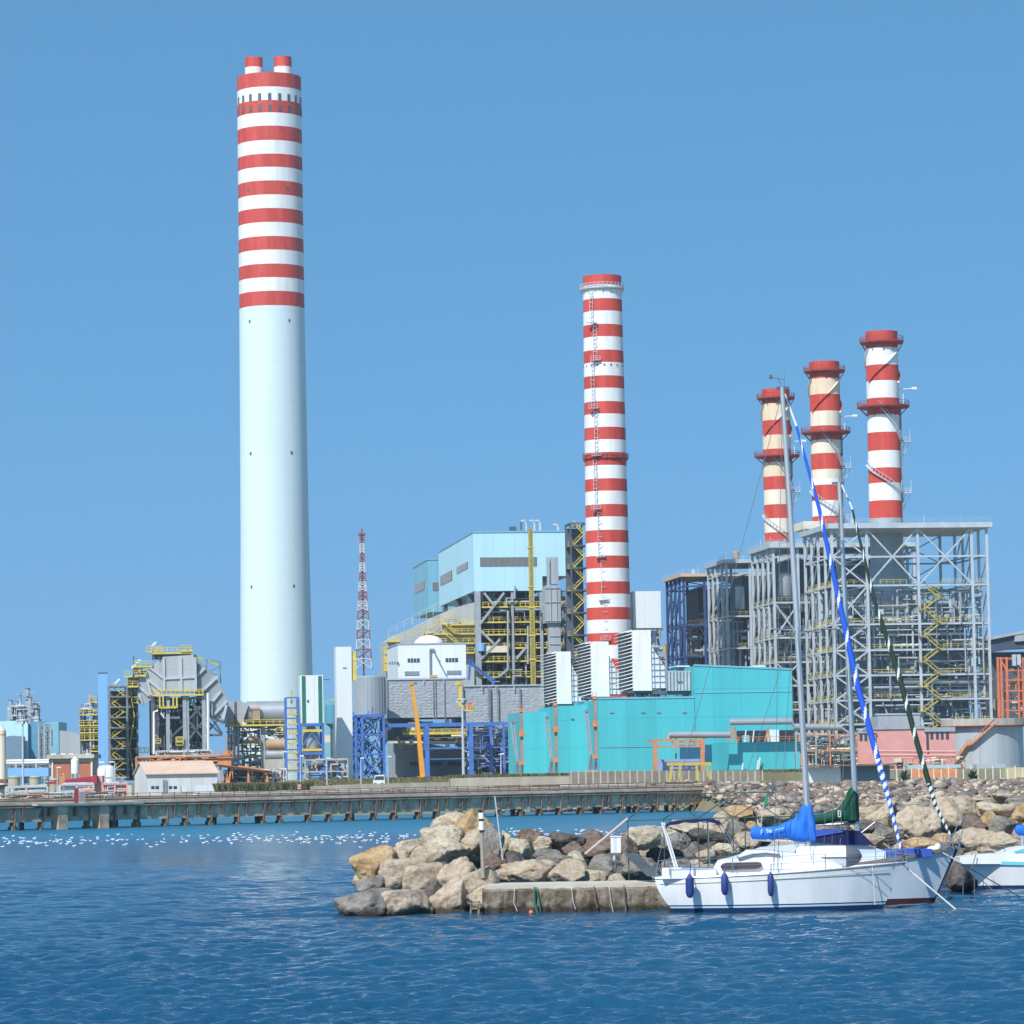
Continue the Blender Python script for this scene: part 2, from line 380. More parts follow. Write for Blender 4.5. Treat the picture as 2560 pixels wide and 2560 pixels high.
def make_water():
    rg = np.random.default_rng(3)
    # rows closely spaced near the camera, wider far away; waves summed from many small wave trains
    py = np.concatenate([np.arange(700, 130, -.72), np.arange(130, 60, -1.0)]); Y = FOC * EYE / py
    Y = np.concatenate([[20, 40, 60], Y, [900, 1200]])
    ncol = 620; t = np.linspace(-1, 1, ncol); 
    YY = np.repeat(Y[:, None], ncol, 1); XX = t[None, :] * (0.155 * YY + 14)
    dY = np.gradient(Y)[:, None]; dX = ((0.155 * YY + 14) * 2 / ncol)
    Z = np.zeros_like(YY)
    for i in range(85):
        lam = 0.22 * (13 ** (i / 85.0)); ang = R(86) + rg.normal(0, .45)
        k = 2 * math.pi / lam; amp = 0.0096 * lam ** 0.62 * rg.uniform(.5, 1.3)
        kx, ky = k * math.cos(ang), k * math.sin(ang)
        fade = np.clip((lam / np.maximum(dY, 1e-3) - 2.0) / 2.0, 0, 1) * np.clip((lam / dX - 2) / 2, 0, 1)
        # gusts: patches of stronger and weaker ripples
        Z += amp * fade * np.sin(kx * XX + ky * YY + rg.uniform(0, 6.28) + .9 * np.sin(XX * .11 * rg.uniform(.5, 2) + YY * .07 * rg.uniform(-1, 1) + rg.uniform(0, 6)))
    gust = (0.92 + .12 * np.clip((YY - 120) / 120, 0, 1)) + .18 * np.sin(XX * .09 + 1.3 * np.sin(YY * .05)) * np.sin(YY * .06 + 1.1 * np.sin(XX * .07))
    calm = np.exp(-(((XX - 11) / 9.0) ** 2 + ((YY - 139.5) / 4.0) ** 2)); calm2 = np.exp(-(((XX + 1) / 9.0) ** 2 + ((YY - 143) / 4.0) ** 2)); Z *= gust * (1 - .72 * calm) * (1 - .45 * calm2)
    V = np.stack([XX, YY, Z], -1).reshape(-1, 3); nr = len(Y)
    idx = np.arange(nr * ncol).reshape(nr, ncol)
    F_ = np.stack([idx[:-1, :-1], idx[:-1, 1:], idx[1:, 1:], idx[1:, :-1]], -1).reshape(-1, 4)
    me = bpy.data.meshes.new('water'); me.vertices.add(len(V)); me.vertices.foreach_set('co', V.ravel())
    me.loops.add(F_.size); me.loops.foreach_set('vertex_index', F_.ravel())
    me.polygons.add(len(F_)); me.polygons.foreach_set('loop_start', np.arange(0, F_.size, 4)); me.polygons.foreach_set('loop_total', np.full(len(F_), 4))
    me.update(calc_edges=True); me.polygons.foreach_set('use_smooth', [True] * len(F_))
    m = bpy.data.materials.new('sea_water'); m.use_nodes = True; nt = m.node_tree; b = nt.nodes['Principled BSDF']; L = nt.links.new
    b.inputs['Roughness'].default_value = .07; b.inputs['IOR'].default_value = 1.33; b.inputs['Specular IOR Level'].default_value = .5
    ge = nt.nodes.new('ShaderNodeNewGeometry'); mp = nt.nodes.new('ShaderNodeMapping'); mp.inputs['Scale'].default_value = (.02, .008, 1); L(ge.outputs['Position'], mp.inputs[0])
    n1 = nt.nodes.new('ShaderNodeTexNoise'); n1.inputs['Scale'].default_value = 1; n1.inputs['Detail'].default_value = 3; L(mp.outputs[0], n1.inputs[0])
    # paler cyan-blue water colour beyond the birds, deep blue nearer
    sx = nt.nodes.new('ShaderNodeSeparateXYZ'); L(ge.outputs['Position'], sx.inputs[0])
    mr = nt.nodes.new('ShaderNodeMapRange'); mr.inputs[1].default_value = 325; mr.inputs[2].default_value = 372; L(sx.outputs[1], mr.inputs[0])
    cr = nt.nodes.new('ShaderNodeValToRGB'); cr.color_ramp.elements[0].position = .3; cr.color_ramp.elements[1].position = .7
    cr.color_ramp.elements[0].color = (.007, .052, .115, 1); cr.color_ramp.elements[1].color = (.012, .078, .15, 1); L(n1.outputs[0], cr.inputs[0])
    mx = nt.nodes.new('ShaderNodeMix'); mx.data_type = 'RGBA'; mx.inputs['B'].default_value = (.016, .15, .25, 1); L(mr.outputs[0], mx.inputs['Factor']); L(cr.outputs[0], mx.inputs['A'])
    L(mx.outputs['Result'], b.inputs['Base Color'])
    mp2 = nt.nodes.new('ShaderNodeMapping'); mp2.inputs['Scale'].default_value = (1.6, 2.6, 1); L(ge.outputs['Position'], mp2.inputs[0])
    n2 = nt.nodes.new('ShaderNodeTexNoise'); n2.inputs['Scale'].default_value = 1.3; n2.inputs['Detail'].default_value = 4; L(mp2.outputs[0], n2.inputs[0])
    bn = nt.nodes.new('ShaderNodeBump'); bn.inputs['Strength'].default_value = .8; bn.inputs['Distance'].default_value = .2; L(n2.outputs[0], bn.inputs['Height']); L(bn.outputs[0], b.inputs['Normal'])
    rr = nt.nodes.new('ShaderNodeMapRange'); rr.inputs[1].default_value = 210; rr.inputs[2].default_value = 450; rr.inputs[3].default_value = .05; rr.inputs[4].default_value = .34; L(sx.outputs[1], rr.inputs[0]); L(rr.outputs[0], b.inputs['Roughness'])
    me.materials.append(m)
    o = bpy.data.objects.new('water', me); COL.objects.link(o); o['kind'] = 'structure'; o['label'] = 'rippled deep blue sea water of the harbour'
make_water()
GZ = 5.4
# ================================================================== chimneys
def banded(cx, Y, prof_px, bands, n=48):
    """lathe profile from (py, half width px) and band table [(py_top, material index)...]"""
    pass
def cz(cpx, y, hw, Y):                      # height of a ring whose near rim is seen at pixel row y
    return P(cpx, y + hw * (hz(cpx) - y) / FOC * .95, Y).z
def chimney_shaft(mb, Y, cpx, prof, bands, yend, n=56):
    base = P(cpx, 1900, Y); cx = base.x
    def rad(py):
        for (a, ra), (b, rb) in zip(prof[:-1], prof[1:]):
            if a <= py <= b: return (ra + (rb - ra) * (py - a) / (b - a)) * Y / FOC
        return prof[-1][1] * Y / FOC
    ys = sorted(set([b[0] for b in bands] + [p[0] for p in prof if bands[0][0] <= p[0] <= yend] + [yend]))
    pr = []; ms = []
    for y in ys:
        z = cz(cpx, y, prof[0][1], Y); pr.append((rad(y), z))
    for y in ys[:-1]:
        ms.append([b[1] for b in bands if b[0] <= y + .01][-1])
    pr.append((pr[-1][0], min(pr[-1][1], GZ) - .5)); ms.append(ms[-1])
    pr.reverse(); ms.reverse()
    mb.lathe(cx, Y, pr, n, ms=ms)
    return cx
# ---- the tall main chimney
Y = 1385
cx = P(694, 1900, Y).x
o = root('chimney', 'tallest chimney, pale blue shaft with red and white bands and two flues on top', 'chimney', (cx, Y, GZ))
mb = MB(); b = [(180, 1), (216, 0), (250, 1), (281, 0)]
for i in range(8): b += [(314 + 69.2 * i if i else 314, 1), (350 + 68.9 * i, 0)]
b = [(180, 1), (216, 0), (250, 1), (281, 0), (314, 1), (350, 0), (384, 1), (417, 0), (451, 1), (486, 0), (520, 1), (555, 0), (590, 1), (624, 0), (659, 1), (693, 0), (727, 1), (763, 2)]
chimney_shaft(mb, Y, 694, [(180, 81), (763, 82), (1325, 85.5), (1760, 91)], b, 1800, 72)
mb.build('shaft', [white, red, shaft_m], o, True)
s = Y / FOC
zt = cz(694, 180, 81, Y)
for dx, lab in ((-38, None), (35, None)):
    mb = MB(); fx = cx + dx * s; z1 = cz(694, 165, 22, Y); z2 = cz(694, 140, 22, Y)
    mb.lathe(fx, Y, [(22.5 * s, zt - 1), (22.5 * s, z1)], 32, 0); mb.lathe(fx, Y, [(22.5 * s, z1), (22.5 * s, z2), (20 * s, z2), (20 * s, z2 - 1)], 32, 1)
    mb.build('flue', [white, red], o, True)
mb = MB(); 
for zz in (.3, 2.2): mb.box(cx - 17 * s, cx + 14 * s, Y - 1, Y + 1, zt + zz, zt + zz + .25)
railing(mb, [(cx - 17 * s, Y - 1, zt + 2.4), (cx + 14 * s, Y - 1, zt + 2.4)])
for dx in (-78, 72, 76, -70): mb.bar((cx + dx * s, Y, zt), (cx + dx * s, Y, zt + 3.2), .14)
mb.build('walkway', dsteel, o)
rt = 81.2 * s
for k, (ya, yb) in enumerate(((233, 250), (261, 278))):
    for i in range(20):
        a = math.pi * 2 * (i + .25) / 20
        mb = MB(); z0, z1 = cz(669, yb, 81, Y), cz(669, ya, 81, Y); ca, sa = math.cos(a), math.sin(a); h = .6
        pts = [(cx + ca * r_ - sa * t, Y + sa * r_ + ca * t) for r_, t in ((rt - .3, -h), (rt + .12, -h), (rt + .12, h), (rt - .3, h))]
        mb.plan(pts, z0, z1); 
        if sa < .25: mb.build('vent_opening', dsteel, o)
for ya in (470, 801, 1132, 1466):
    rr = (81.5 + max(0, (ya - 763)) / 130) * s
    for a in (-.68, .62):
        ca, sa = math.sin(a), -math.cos(a); mb = MB(); z0 = cz(680, ya, 81, Y)
        mb.plan([(cx + ca * r_ - sa * t, Y + sa * r_ + ca * t) for r_, t in ((rr - .5, -.4), (rr + .1, -.4), (rr + .1, .4), (rr - .5, .4))], z0 - .6, z0 + .6)
        mb.build('vent', dsteel, o)
# ---- the second chimney, banded to the ground
Y = 1000; s = Y / FOC
cx = P(1528.5, 1900, Y).x
o = root('chimney', 'slim chimney banded red and white to its base, with ladders and two ring platforms', 'chimney', (cx, Y, GZ))
b = [(685, 1), (711, 0)]
for i in range(16): b += [(745 + 64.4 * i, 1), (776 + 64.4 * i, 0)]
mb = MB(); chimney_shaft(mb, Y, 1528.5, [(685, 48.5), (1100, 52), (1590, 55.5), (1760, 57)], b, 1760, 64)
mb.build('shaft', [white, red], o, True)
for ya, rr in ((717, 56), (1143, 57)):
    mb = MB(); z = cz(1505, ya, 52, Y); mb.lathe(cx, Y, [(48 * s, z - .5), (rr * s, z - .2), (rr * s, z + .1), (48 * s, z + .1)], 32)
    for i in range(32):
        a = 2 * math.pi * i / 32; a2 = 2 * math.pi * (i + 1) / 32; p = Vector((cx + math.cos(a) * rr * s, Y + math.sin(a) * rr * s, z)); q = Vector((cx + math.cos(a2) * rr * s, Y + math.sin(a2) * rr * s, z))
        mb.bar(p, p + Vector((0, 0, 1.3)), .12); mb.bar(p + Vector((0, 0, 1.3)), q + Vector((0, 0, 1.3)), .12); mb.bar(p + Vector((0, 0, .7)), q + Vector((0, 0, .7)), .08)
        if i % 2 == 0: mb.bar(p, (cx + math.cos(a) * 49 * s, Y + math.sin(a) * 49 * s, z - 1.6), .14)
    mb.build('ring_platform', lsteel if ya < 1000 else redd, o)
def ladder(o, cx, Y, s, segs, rad):
    for (x0, ya, yb) in segs:
        mb = MB(); za, zb = cz(1505, ya, 50, Y), cz(1505, yb, 50, Y)
        for dx in (-.45, .45): mb.bar((x0 + dx, Y - rad(ya) - .1, za), (x0 + dx, Y - rad(yb) - .1, zb), .12)
        n = int((za - zb) / 1.1)
        for i in range(n):
            t = i / n; z = za + (zb - za) * t; mb.box(x0 - .45, x0 + .45, Y - rad(ya + (yb - ya) * t) - .15, Y - rad(ya + (yb - ya) * t) - .05, z, z + .1)
            if i % 2: mb.box(x0 - .6, x0 + .6, Y - rad(ya + (yb - ya) * t) - .9, Y - rad(ya + (yb - ya) * t) - .8, z, z + .08)
        mb.box(x0 - 1.3, x0 + 1.3, Y - rad(yb) - 1.2, Y - rad(yb), zb - .15, zb)
        railing(mb, [(x0 - 1.3, Y - rad(yb) - 1.2, zb), (x0 + 1.3, Y - rad(yb) - 1.2, zb)], step=.9, w=.09)
        mb.build('ladder', lsteel, o)
radf = lambda y: (48.5 + (y - 685) / 905 * 7) * s * .93
xl = cx - 30 * s
ladder(o, cx, Y, s, [(xl, 725, 806), (xl + .9, 806, 900), (xl, 900, 1020), (xl + .7, 1020, 1138), (xl + .2, 1150, 1272), (xl + 1.2, 1272, 1392), (xl + 1.8, 1392, 1500), (xl + 2.2, 1500, 1600)], radf)
mb = MB(); x0 = xl + 3.2
mb.bar((x0, Y - radf(1150) * 1.02, P(1505, 1150, Y).z), (x0 + 1.6, Y - radf(1600) * 1.02, P(1505, 1600, Y).z), .22); mb.build('conduit', lsteel, o)
mb = MB()
for i in range(9):
    a = -math.pi * (i + .5) / 9; z = cz(1505, 912, 50, Y); mb.box(cx + math.cos(a) * 49.6 * s - .2, cx + math.cos(a) * 49.6 * s + .2, Y + math.sin(a) * 49.6 * s - .2, Y + math.sin(a) * 49.6 * s + .2, z - .3, z + .3)
mb.build('lug', dsteel, o)
# ---- the three stacks above the boiler frames
def fat_stack(cpx_t, cpx_b, hw, Y, bands, yt, y_plat, label, mats, yend, spiral_to):
    s = Y / FOC; cx = P(cpx_b, 1900, Y).x
    o = root('stack', label, 'stack', (cx, Y, GZ), 'three short striped stacks over the boiler frames')
    mb = MB(); chimney_shaft(mb, Y, cpx_b, [(yt, hw), (yend, hw * 1.03)], bands, yend, 48); mb.build('shaft', mats, o, True)
    r = hw * s
    # necking: a wider cap ring
    for i, ya in enumerate(y_plat):
        mb = MB(); z = cz(cpx_b, ya, hw, Y); rr = r * (1.36 if i == 0 else 1.62)
        mb.lathe(cx, Y, [(r, z - .9), (rr, z - .35), (rr, z + .15), (r, z + .15)], 28)
        for k in range(28):
            a = 2 * math.pi * k / 28; a2 = 2 * math.pi * (k + 1) / 28; p = Vector((cx + math.cos(a) * rr, Y + math.sin(a) * rr, z)); q = Vector((cx + math.cos(a2) * rr, Y + math.sin(a2) * rr, z))
            mb.bar(p, p + Vector((0, 0, 1.2)), .1); mb.bar(p + Vector((0, 0, 1.2)), q + Vector((0, 0, 1.2)), .1); mb.bar(p + Vector((0, 0, .6)), q + Vector((0, 0, .6)), .08)
            if k % 3 == 0: mb.bar(p, (cx + math.cos(a) * r, Y + math.sin(a) * r, z - 2.6), .15)
        mb.build('ring_platform', redd, o)
    # helical strakes
    for ph in (0, 2.09, 4.19):
        mb = MB(); y0, y1 = spiral_to; N = 26; vs = []; fs = []; ms = []
        for k in range(N + 1):
            t = k / N; yy = y0 + (y1 - y0) * t; z = cz(cpx_b, yy, hw, Y); a = -2.6 + ph - t * 2.1
            m = [b_[1] for b_ in bands if b_[0] <= yy + .01][-1]
            for r_, dz in ((r * .99, 0), (r * 1.12, 0), (r * 1.12, .15), (r * .99, .15)): vs.append((cx + math.cos(a) * r_, Y + math.sin(a) * r_, z + dz))
            if k < N:
                for j in range(4): fs.append((k * 4 + j, k * 4 + (j + 1) % 4, k * 4 + 4 + (j + 1) % 4, k * 4 + 4 + j)); ms.append(m)
        mb.add(vs, fs, ms); mb.build('strake', mats, o)
    # caged stair wrapping round the lower part
    for (ya, yb, a0, a1) in ((y_plat[1] + 4, y_plat[1] + 110, -1.9, -.1), (y_plat[1] + 60 + 90, y_plat[1] + 235, -3.0, -.2)):
        mb = MB(); prev = None
        for k in range(15):
            t = k / 14; yy = ya + (yb - ya) * (t if t < .8 else .8 + (t - .8) * .2); a = a0 + (a1 - a0) * t; z = P(cpx_b, yy, Y).z
            p = Vector((cx + math.cos(a) * r * 1.12, Y + math.sin(a) * r * 1.12, z))
            if prev is not None:
                mb.bar(prev, p, .9, h=.18); mb.bar(prev + Vector((0, 0, 1.2)), p + Vector((0, 0, 1.2)), .1); mb.bar(p, p + Vector((0, 0, 1.2)), .1)
            prev = p
        a = a1; px_ = Vector((cx + math.cos(a) * r * 1.28, Y + math.sin(a) * r * 1.28, prev.z))
        mb.box(px_.x - 1.2, px_.x + 1.2, px_.y - 1.2, px_.y + 1.2, prev.z - .2, prev.z)
        for dx in (-1.2, 1.2): mb.bar((px_.x + dx, px_.y - 1.2, prev.z), (px_.x + dx, px_.y - 1.2, prev.z + 3.2), .12)
        mb.bar((px_.x, px_.y, prev.z - .2), (cx + r, Y, prev.z - 3.2), .16); mb.bar((px_.x + 1.2, px_.y, prev.z - .2), (cx + r, Y, prev.z - 5), .16)
        railing(mb, [(px_.x - 1.2, px_.y - 1.2, prev.z), (px_.x + 1.2, px_.y - 1.2, prev.z), (px_.x + 1.2, px_.y + 1.2, prev.z)], step=.8, w=.1)
        mb.build('stair', lsteel, o)
    # small davit crane above the lower platform
    mb = MB(); z = P(cpx_b, y_plat[1], Y).z; mb.bar((cx + r * 1.25, Y, z), (cx + r * 1.25, Y, z + 4), .16); mb.bar((cx + r * .9, Y, z + 4), (cx + r * 2.05, Y, z + 4.2), .18); mb.box(cx + r * 1.8, cx + r * 2.1, Y - .3, Y + .3, z + 3.9, z + 4.5)
    mb.build('davit', white, o)
    mb = MB(); 
    for x_ in (cx + r * 1.03,): mb.bar((x_, Y - r * .3, P(cpx_b, y_plat[1] + 10, Y).z), (x_, Y - r * .3, P(cpx_b, yend, Y).z), .35)
    mb.build('ladder', msteel, o)
    return o
fat_stack(2211, 2230, 40.5, 925, [(825, 2), (867, 0), (910, 1), (950, 0), (993, 1), (1035, 0), (1079, 1), (1125, 0), (1168, 1), (1206, 0), (1250, 1), (1294, 3), (1312, 3)], 825, (850, 1012),
          'nearest and tallest of the three short stacks, clean red and white bands', [white, red, red, galv], 1330, (872, 955))
fat_stack(2071, 2084, 38, 1010, [(901, 2), (944, 3), (984, 1), (1026, 4), (1063, 1), (1098, 4), (1132, 1), (1172, 4), (1195, 0), (1211, 1), (1250, 0), (1289, 1), (1311, 5)], 901, (923, 1077),
          'middle stack of the three, upper white bands stained cream', [white, red, red, cream, cream2, galv], 1345, (946, 1030))
fat_stack(1946, 1960, 35, 1090, [(970, 2), (1007, 3), (1049, 1), (1086, 3), (1121, 1), (1154, 3), (1190, 1), (1223, 4), (1260, 1), (1295, 4), (1330, 1), (1352, 5)], 970, (991, 1137),
          'farthest and shortest of the three stacks, cream and red bands behind the tall mast', [white, red, red, cream, cream2, galv], 1380, (1010, 1090))
# ================================================================== boiler frames under the three stacks
def boiler_frame(px, Y, xs, side_px, ys, yroof, label, cat, cm, roofm, seed, colw=.8, width=41, casing=True, xb=(), dens=1.0, vessel=None, railm=None, casem=None, ybot=1930, ctop=False):
    rg = random.Random(seed); fr = Fr(px, Y)
    c0 = fr.w(0, 0, GZ)
    o = root('open_boiler_house', label, cat, c0, 'open steel boiler houses in a row')
    dep = fr.S(side_px, 1600)[0]
    us = [fr.F(x, 1600)[0] for x in xs] + ([width] if fr.F(xs[-1], 1600)[0] < width - 8 else [])
    vs = [dep * t for t in (0, .25, .5, .75, 1)]
    xm = (xs[0] + xs[-1]) / 2
    zt = fr.Z(yroof[1], xs[0]); zr = fr.Z(yroof[0], xs[0]); zs = [fr.Z(y, xs[0]) for y in ys]; zb = GZ - .3
    U1 = us[-1]
    for u in us:
        for v in (0, dep):
            mb = MB(fr); mb.bar((u, v, zb), (u, v, zt), colw, 0, h=colw * .8); mb.build('column', cm, o)
    for v in vs[1:-1]:
        mb = MB(fr); mb.bar((us[0], v, zb), (us[0], v, zt), colw * .9); mb.build('column', cm, o)
        mb = MB(fr); mb.bar((U1, v, zb), (U1, v, zt), colw * .9); mb.build('column', cm, o)
    # roof slab with its edge beam and posts
    mb = MB(fr); mb.box(us[0] - 1.2, U1 + 1.2, -1.5, dep + 1, zt, zr); roofo = mb.build('roof_deck', roofm, o)
    mb = MB(fr); railing(mb, [(us[0] - 1, dep, zr), (us[0] - 1, -1.2, zr), (U1 + 1, -1.2, zr)], m=0, w=.06, step=2.5)
    for i in range(10):
        u = rg.uniform(0, U1); h = rg.uniform(.6, 3.2); v = rg.uniform(1, dep)
        mb.bar((u, v, zr), (u, v, zr + h), .14)
        if h < 1.6: mb.box(u - .5, u + .5, v - .5, v + .5, zr, zr + h)
    mb.build('roof_fitting', lsteel, roofo)
    for z in zs:
        mb = MB(fr); w = colw * .75
        for v in (0, dep): mb.bar((us[0], v - .01, z), (U1, v - .01, z), w, h=w * .9)
        for u in us: mb.bar((u, .3, z - .02), (u, dep, z - .02), w * .8)
        mb.build('floor_beam', cm, o)
    # decks with handrails
    rm = railm or yellow
    for i, z in enumerate(zs[1:] if len(zs) > 3 else zs):
        mb = MB(fr); a = us[0] + .5; b = U1 - .5
        mb.box(a, b, .6, 5, z + .32, z + .4, 1); mb.box(a, a + 5, 5, dep - 1, z + .32, z + .4, 1); mb.box(a + .05, a + .12, .8, dep - 1, z + .4, z + .75, 0)
        k = rg.uniform(.35, .6) * (b - a)
        railing(mb, [(a, dep - 1, z + .4), (a, .7, z + .4), (a + k, .7, z + .4)], m=0, w=.09, step=1.6)
        railing(mb, [(b - k * .6, .7, z + .4), (b, .7, z + .4)], m=0, w=.09, step=1.6)
        mb.build('walkway', [rm, msteel], o)
    # bracing
    mb = MB(fr); lev = [zt] + zs + [zb]
    for i in range(len(lev) - 1):
        for v0, v1 in zip(vs[:-1], vs[1:]):
            if rg.random() < .8:
                mb.bar((us[0] - .05, v0, lev[i]), (us[0] - .05, v1, lev[i + 1]), colw * .42)
                pass
                mb.bar((U1 + .05, v0, lev[i]), (U1 + .05, v1, lev[i + 1]), colw * .4)
        for (b0, b1, l0, l1) in xb:
            if l0 == i:
                mb.bar((us[b0], -.06, lev[i]), (us[b1], -.06, lev[l1]), colw * .55); mb.bar((us[b1], -.08, lev[i]), (us[b0], -.08, lev[l1]), colw * .55)
        for v in (dep,):
            for u0, u1 in zip(us[:-1], us[1:]):
                if rg.random() < .6: mb.bar((u0, v, lev[i]), (u1, v, lev[i + 1]), colw * .4); mb.bar((u1, v, lev[i]), (u0, v, lev[i + 1]), colw * .4)
    mb.build('bracing', cm, o)
    if casing:
        mb = MB(fr); z2 = ctop if ctop else zs[2] - 1.5
        z2 = zs[0] - .4 if ctop else z2; mb.box(us[0] + 6, U1 - 4, 7, dep - 3, zb, z2)  # ctop: dark fill up to the top floor makes the interior look shaded
        n = 9
        for i in range(n + 1):
            u = us[0] + 6 + (U1 - 10 - us[0]) * i / n; mb.box(u - .12, u + .12, 6.75, 7, zb, z2)
        z = zb
        while z < z2: mb.box(us[0] + 6, U1 - 4, 6.8, 7.001, z, z + .3); z += 2.7
        mb.build('boiler_casing', casem or msteel, o)
    mb = MB(fr)
    hgt = (zs[0] if len(zs) < 4 else zs[1]) - 1
    clutter(mb, us[0] + 1, U1 - 1, 1, 6.5, zb, hgt, int(300 * dens), 5, rg, .4)
    clutter(mb, us[0] + .5, us[0] + 6, 6, dep - 1, zb, hgt, int(170 * dens), 5, rg, .3)
    mb.build('pipework', [steel, lsteel, steel, lsteel, silver], o)
    if vessel:
        for (x0, y0, x1, y1) in vessel:
            mb = MB(fr); v = 5; u0, z0 = fr.F(x0, y1, v); u1, z1 = fr.F(x1, y0, v); r = (u1 - u0) / 2
            mb.lathe((u0 + u1) / 2, v, [(r * .3, z0 - r * .4), (r * .85, z0 - r * .15), (r, z0 + .2), (r, z1 - .3), (r * .8, z1), (r * .3, z1 + r * .25)], 20)
            mb.build('steam_drum', silver, o, True)
    return o, fr, us, dep, zs, zt
o4, f4, us4, dep4, zs4, zt4 = boiler_frame(2072, 900, [2085, 2172, 2300, 2435, 2473], 1998, [1393, 1465, 1562, 1627, 1690, 1752, 1812, 1864], (1309, 1322),
    'largest grey open boiler house with a yellow zigzag stair up its front', 'open boiler house', lsteel, lsteel, 11, .66,
    xb=((1, 2, 0, 2), (2, 3, 0, 2), (0, 1, 0, 1), (0, 1, 1, 2), (0, 1, 2, 3), (0, 1, 3, 4), (0, 1, 4, 5), (0, 1, 5, 6), (0, 1, 6, 7), (0, 1, 7, 8)), casem=steel, dens=1.6)
mb = MB(f4); stairs_zig(mb, f4, 2352, 2316, [1466, 1484] , 1.0, 1.1)
stairs_zig(mb, f4, 2316, 2352, [1469, 1494], -1.6, 1.1)
for a, b in ((1494, 1562), (1562, 1627), (1627, 1690), (1690, 1752), (1752, 1812), (1812, 1864)):
    m_ = a + (b - a) * .42
    stairs_zig(mb, f4, 2346, 2312, [a, m_], -1.7, 1.1); stairs_zig(mb, f4, 2312, 2352, [m_, b - 4], -1.7, 1.1)
mb.build('stair', dyellow, o4)
cx = P(2230, 1900, 925).x; s = 925 / FOC
mb = MB(); mb.lathe(cx, 925, [(60 * s, P(2230, 1545, 925).z), (60 * s, P(2230, 1462, 925).z), (36 * s, P(2230, 1395, 925).z), (36 * s, P(2230, 1312, 925).z)], 32); mb.build('flue_cone', galv, o4, True)
mb = MB(f4); mb.fb(2205, 1500, 2290, 1556, 5.5, 9); mb.build('enclosure', cream2, o4)
mb = MB(f4); mb.fb(2185, 1500, 2420, 1562, 9, 20); mb.fb(2180, 1566, 2290, 1620, 6.4, 9); mb.fb(2248, 1640, 2296, 1680, 5.9, 9); mb.build('duct_casing', greyp, o4)
mb = MB(f4)
for (x, ya, yb) in ((2400, 1480, 1560), (2412, 1570, 1680), (2455, 1500, 1700), (2330, 1700, 1860), (2225, 1690, 1745)): mb.tube([(f4.F(x, ya, -.6)[0], -.6, f4.Z(ya, x)), (f4.F(x, ya, -.6)[0], -.6, f4.Z(yb, x))], .22, 8)
mb.tube([(f4.F(2245, 1645)[0], -.5, f4.Z(1680, 2245)), (f4.F(2245, 1645)[0], -.5, f4.Z(1645, 2245)), (f4.F(2292, 1645)[0], -.5, f4.Z(1645, 2292))], .3, 8)
mb.tube([(f4.F(2258, 1703)[0], 1.5, f4.Z(1703, 2258)), (f4.F(2312, 1703)[0], 1.5, f4.Z(1703, 2312))], .75, 12)
mb.tube([(f4.F(2312, 1703)[0], 3, f4.Z(1703, 2312)), (f4.F(2490, 1703)[0], 3, f4.Z(1703, 2490))], .9, 12)
mb.build('riser_pipe', silver, o4, True)
o3, f3, us3, dep3, zs3, zt3 = boiler_frame(1930, 983, [1938, 1999, 2110], 1871, [1393, 1507, 1595, 1656, 1715, 1775, 1835], (1359, 1370),
    'grey open boiler house half hidden behind the largest, silver drum on its upper deck', 'open boiler house', lsteel, lsteel, 12, .68, vessel=[(1950, 1432, 1981, 1489)], railm=dyellow, dens=.8, casem=dsteel, ctop=True, xb=((0, 1, 2, 3), (0, 1, 4, 5)))
o2, f2, us2, dep2, zs2, zt2 = boiler_frame(1814, 1059, [1820, 1878, 1990], 1762, [1434, 1541, 1621, 1690, 1760], (1399, 1408),
    'slim grey open boiler house between the navy one and the half hidden one', 'open boiler house', lsteel, lsteel, 13, .68, vessel=[(1838, 1465, 1862, 1522)], railm=dyellow, dens=.7, casem=dsteel, ctop=True)
o1, f1, us1, dep1, zs1, zt1 = boiler_frame(1708, 1134, [1712, 1764, 1880], 1660, [1466, 1563, 1641, 1720], (1434, 1442),
    'navy blue open boiler house with a tan roof edge, farthest of its row', 'open boiler house', nsteel, tan, 14, .8, railm=rust, dens=.6, casem=mat('dark_brown_interior_shade', (.07, .05, .045)), ctop=True)
# things on the roofs
def gadget(x0, y0, x1, y1, Y, m, name, label, cat, d=4, a=7.5):
    fr = Fr(x0, Y, a=a); mb = MB(fr); mb.fb(x0, y0, x1, y1, 0, d); p = fr.w(0, 0, fr.F(x0, y1)[1])
    return single(mb, name, [m], label, cat, p)
gadget(2008, 1303, 2050, 1322, 935, cream2, 'roof_cabin', 'cream equipment cabin on the roof edge left of the nearest stack', 'cabin', 12)
o = root('roof_vessel', 'small tan drum standing on the roof of the third boiler frame', 'tank', P(1840, 1398, 1065))
mb = MB(); c = P(1840, 1394, 1065); mb.lathe(c.x, c.y, [(.9, c.z - .3), (.95, c.z + 1.5), (.4, c.z + 1.9)], 14); mb.build('shell', ocht, o, True)
mb = MB(); 
for dx in (-.7, .7): mb.bar((c.x + dx, c.y, c.z - 1.2), (c.x + dx, c.y, c.z), .15)
mb.build('leg', rust, o)
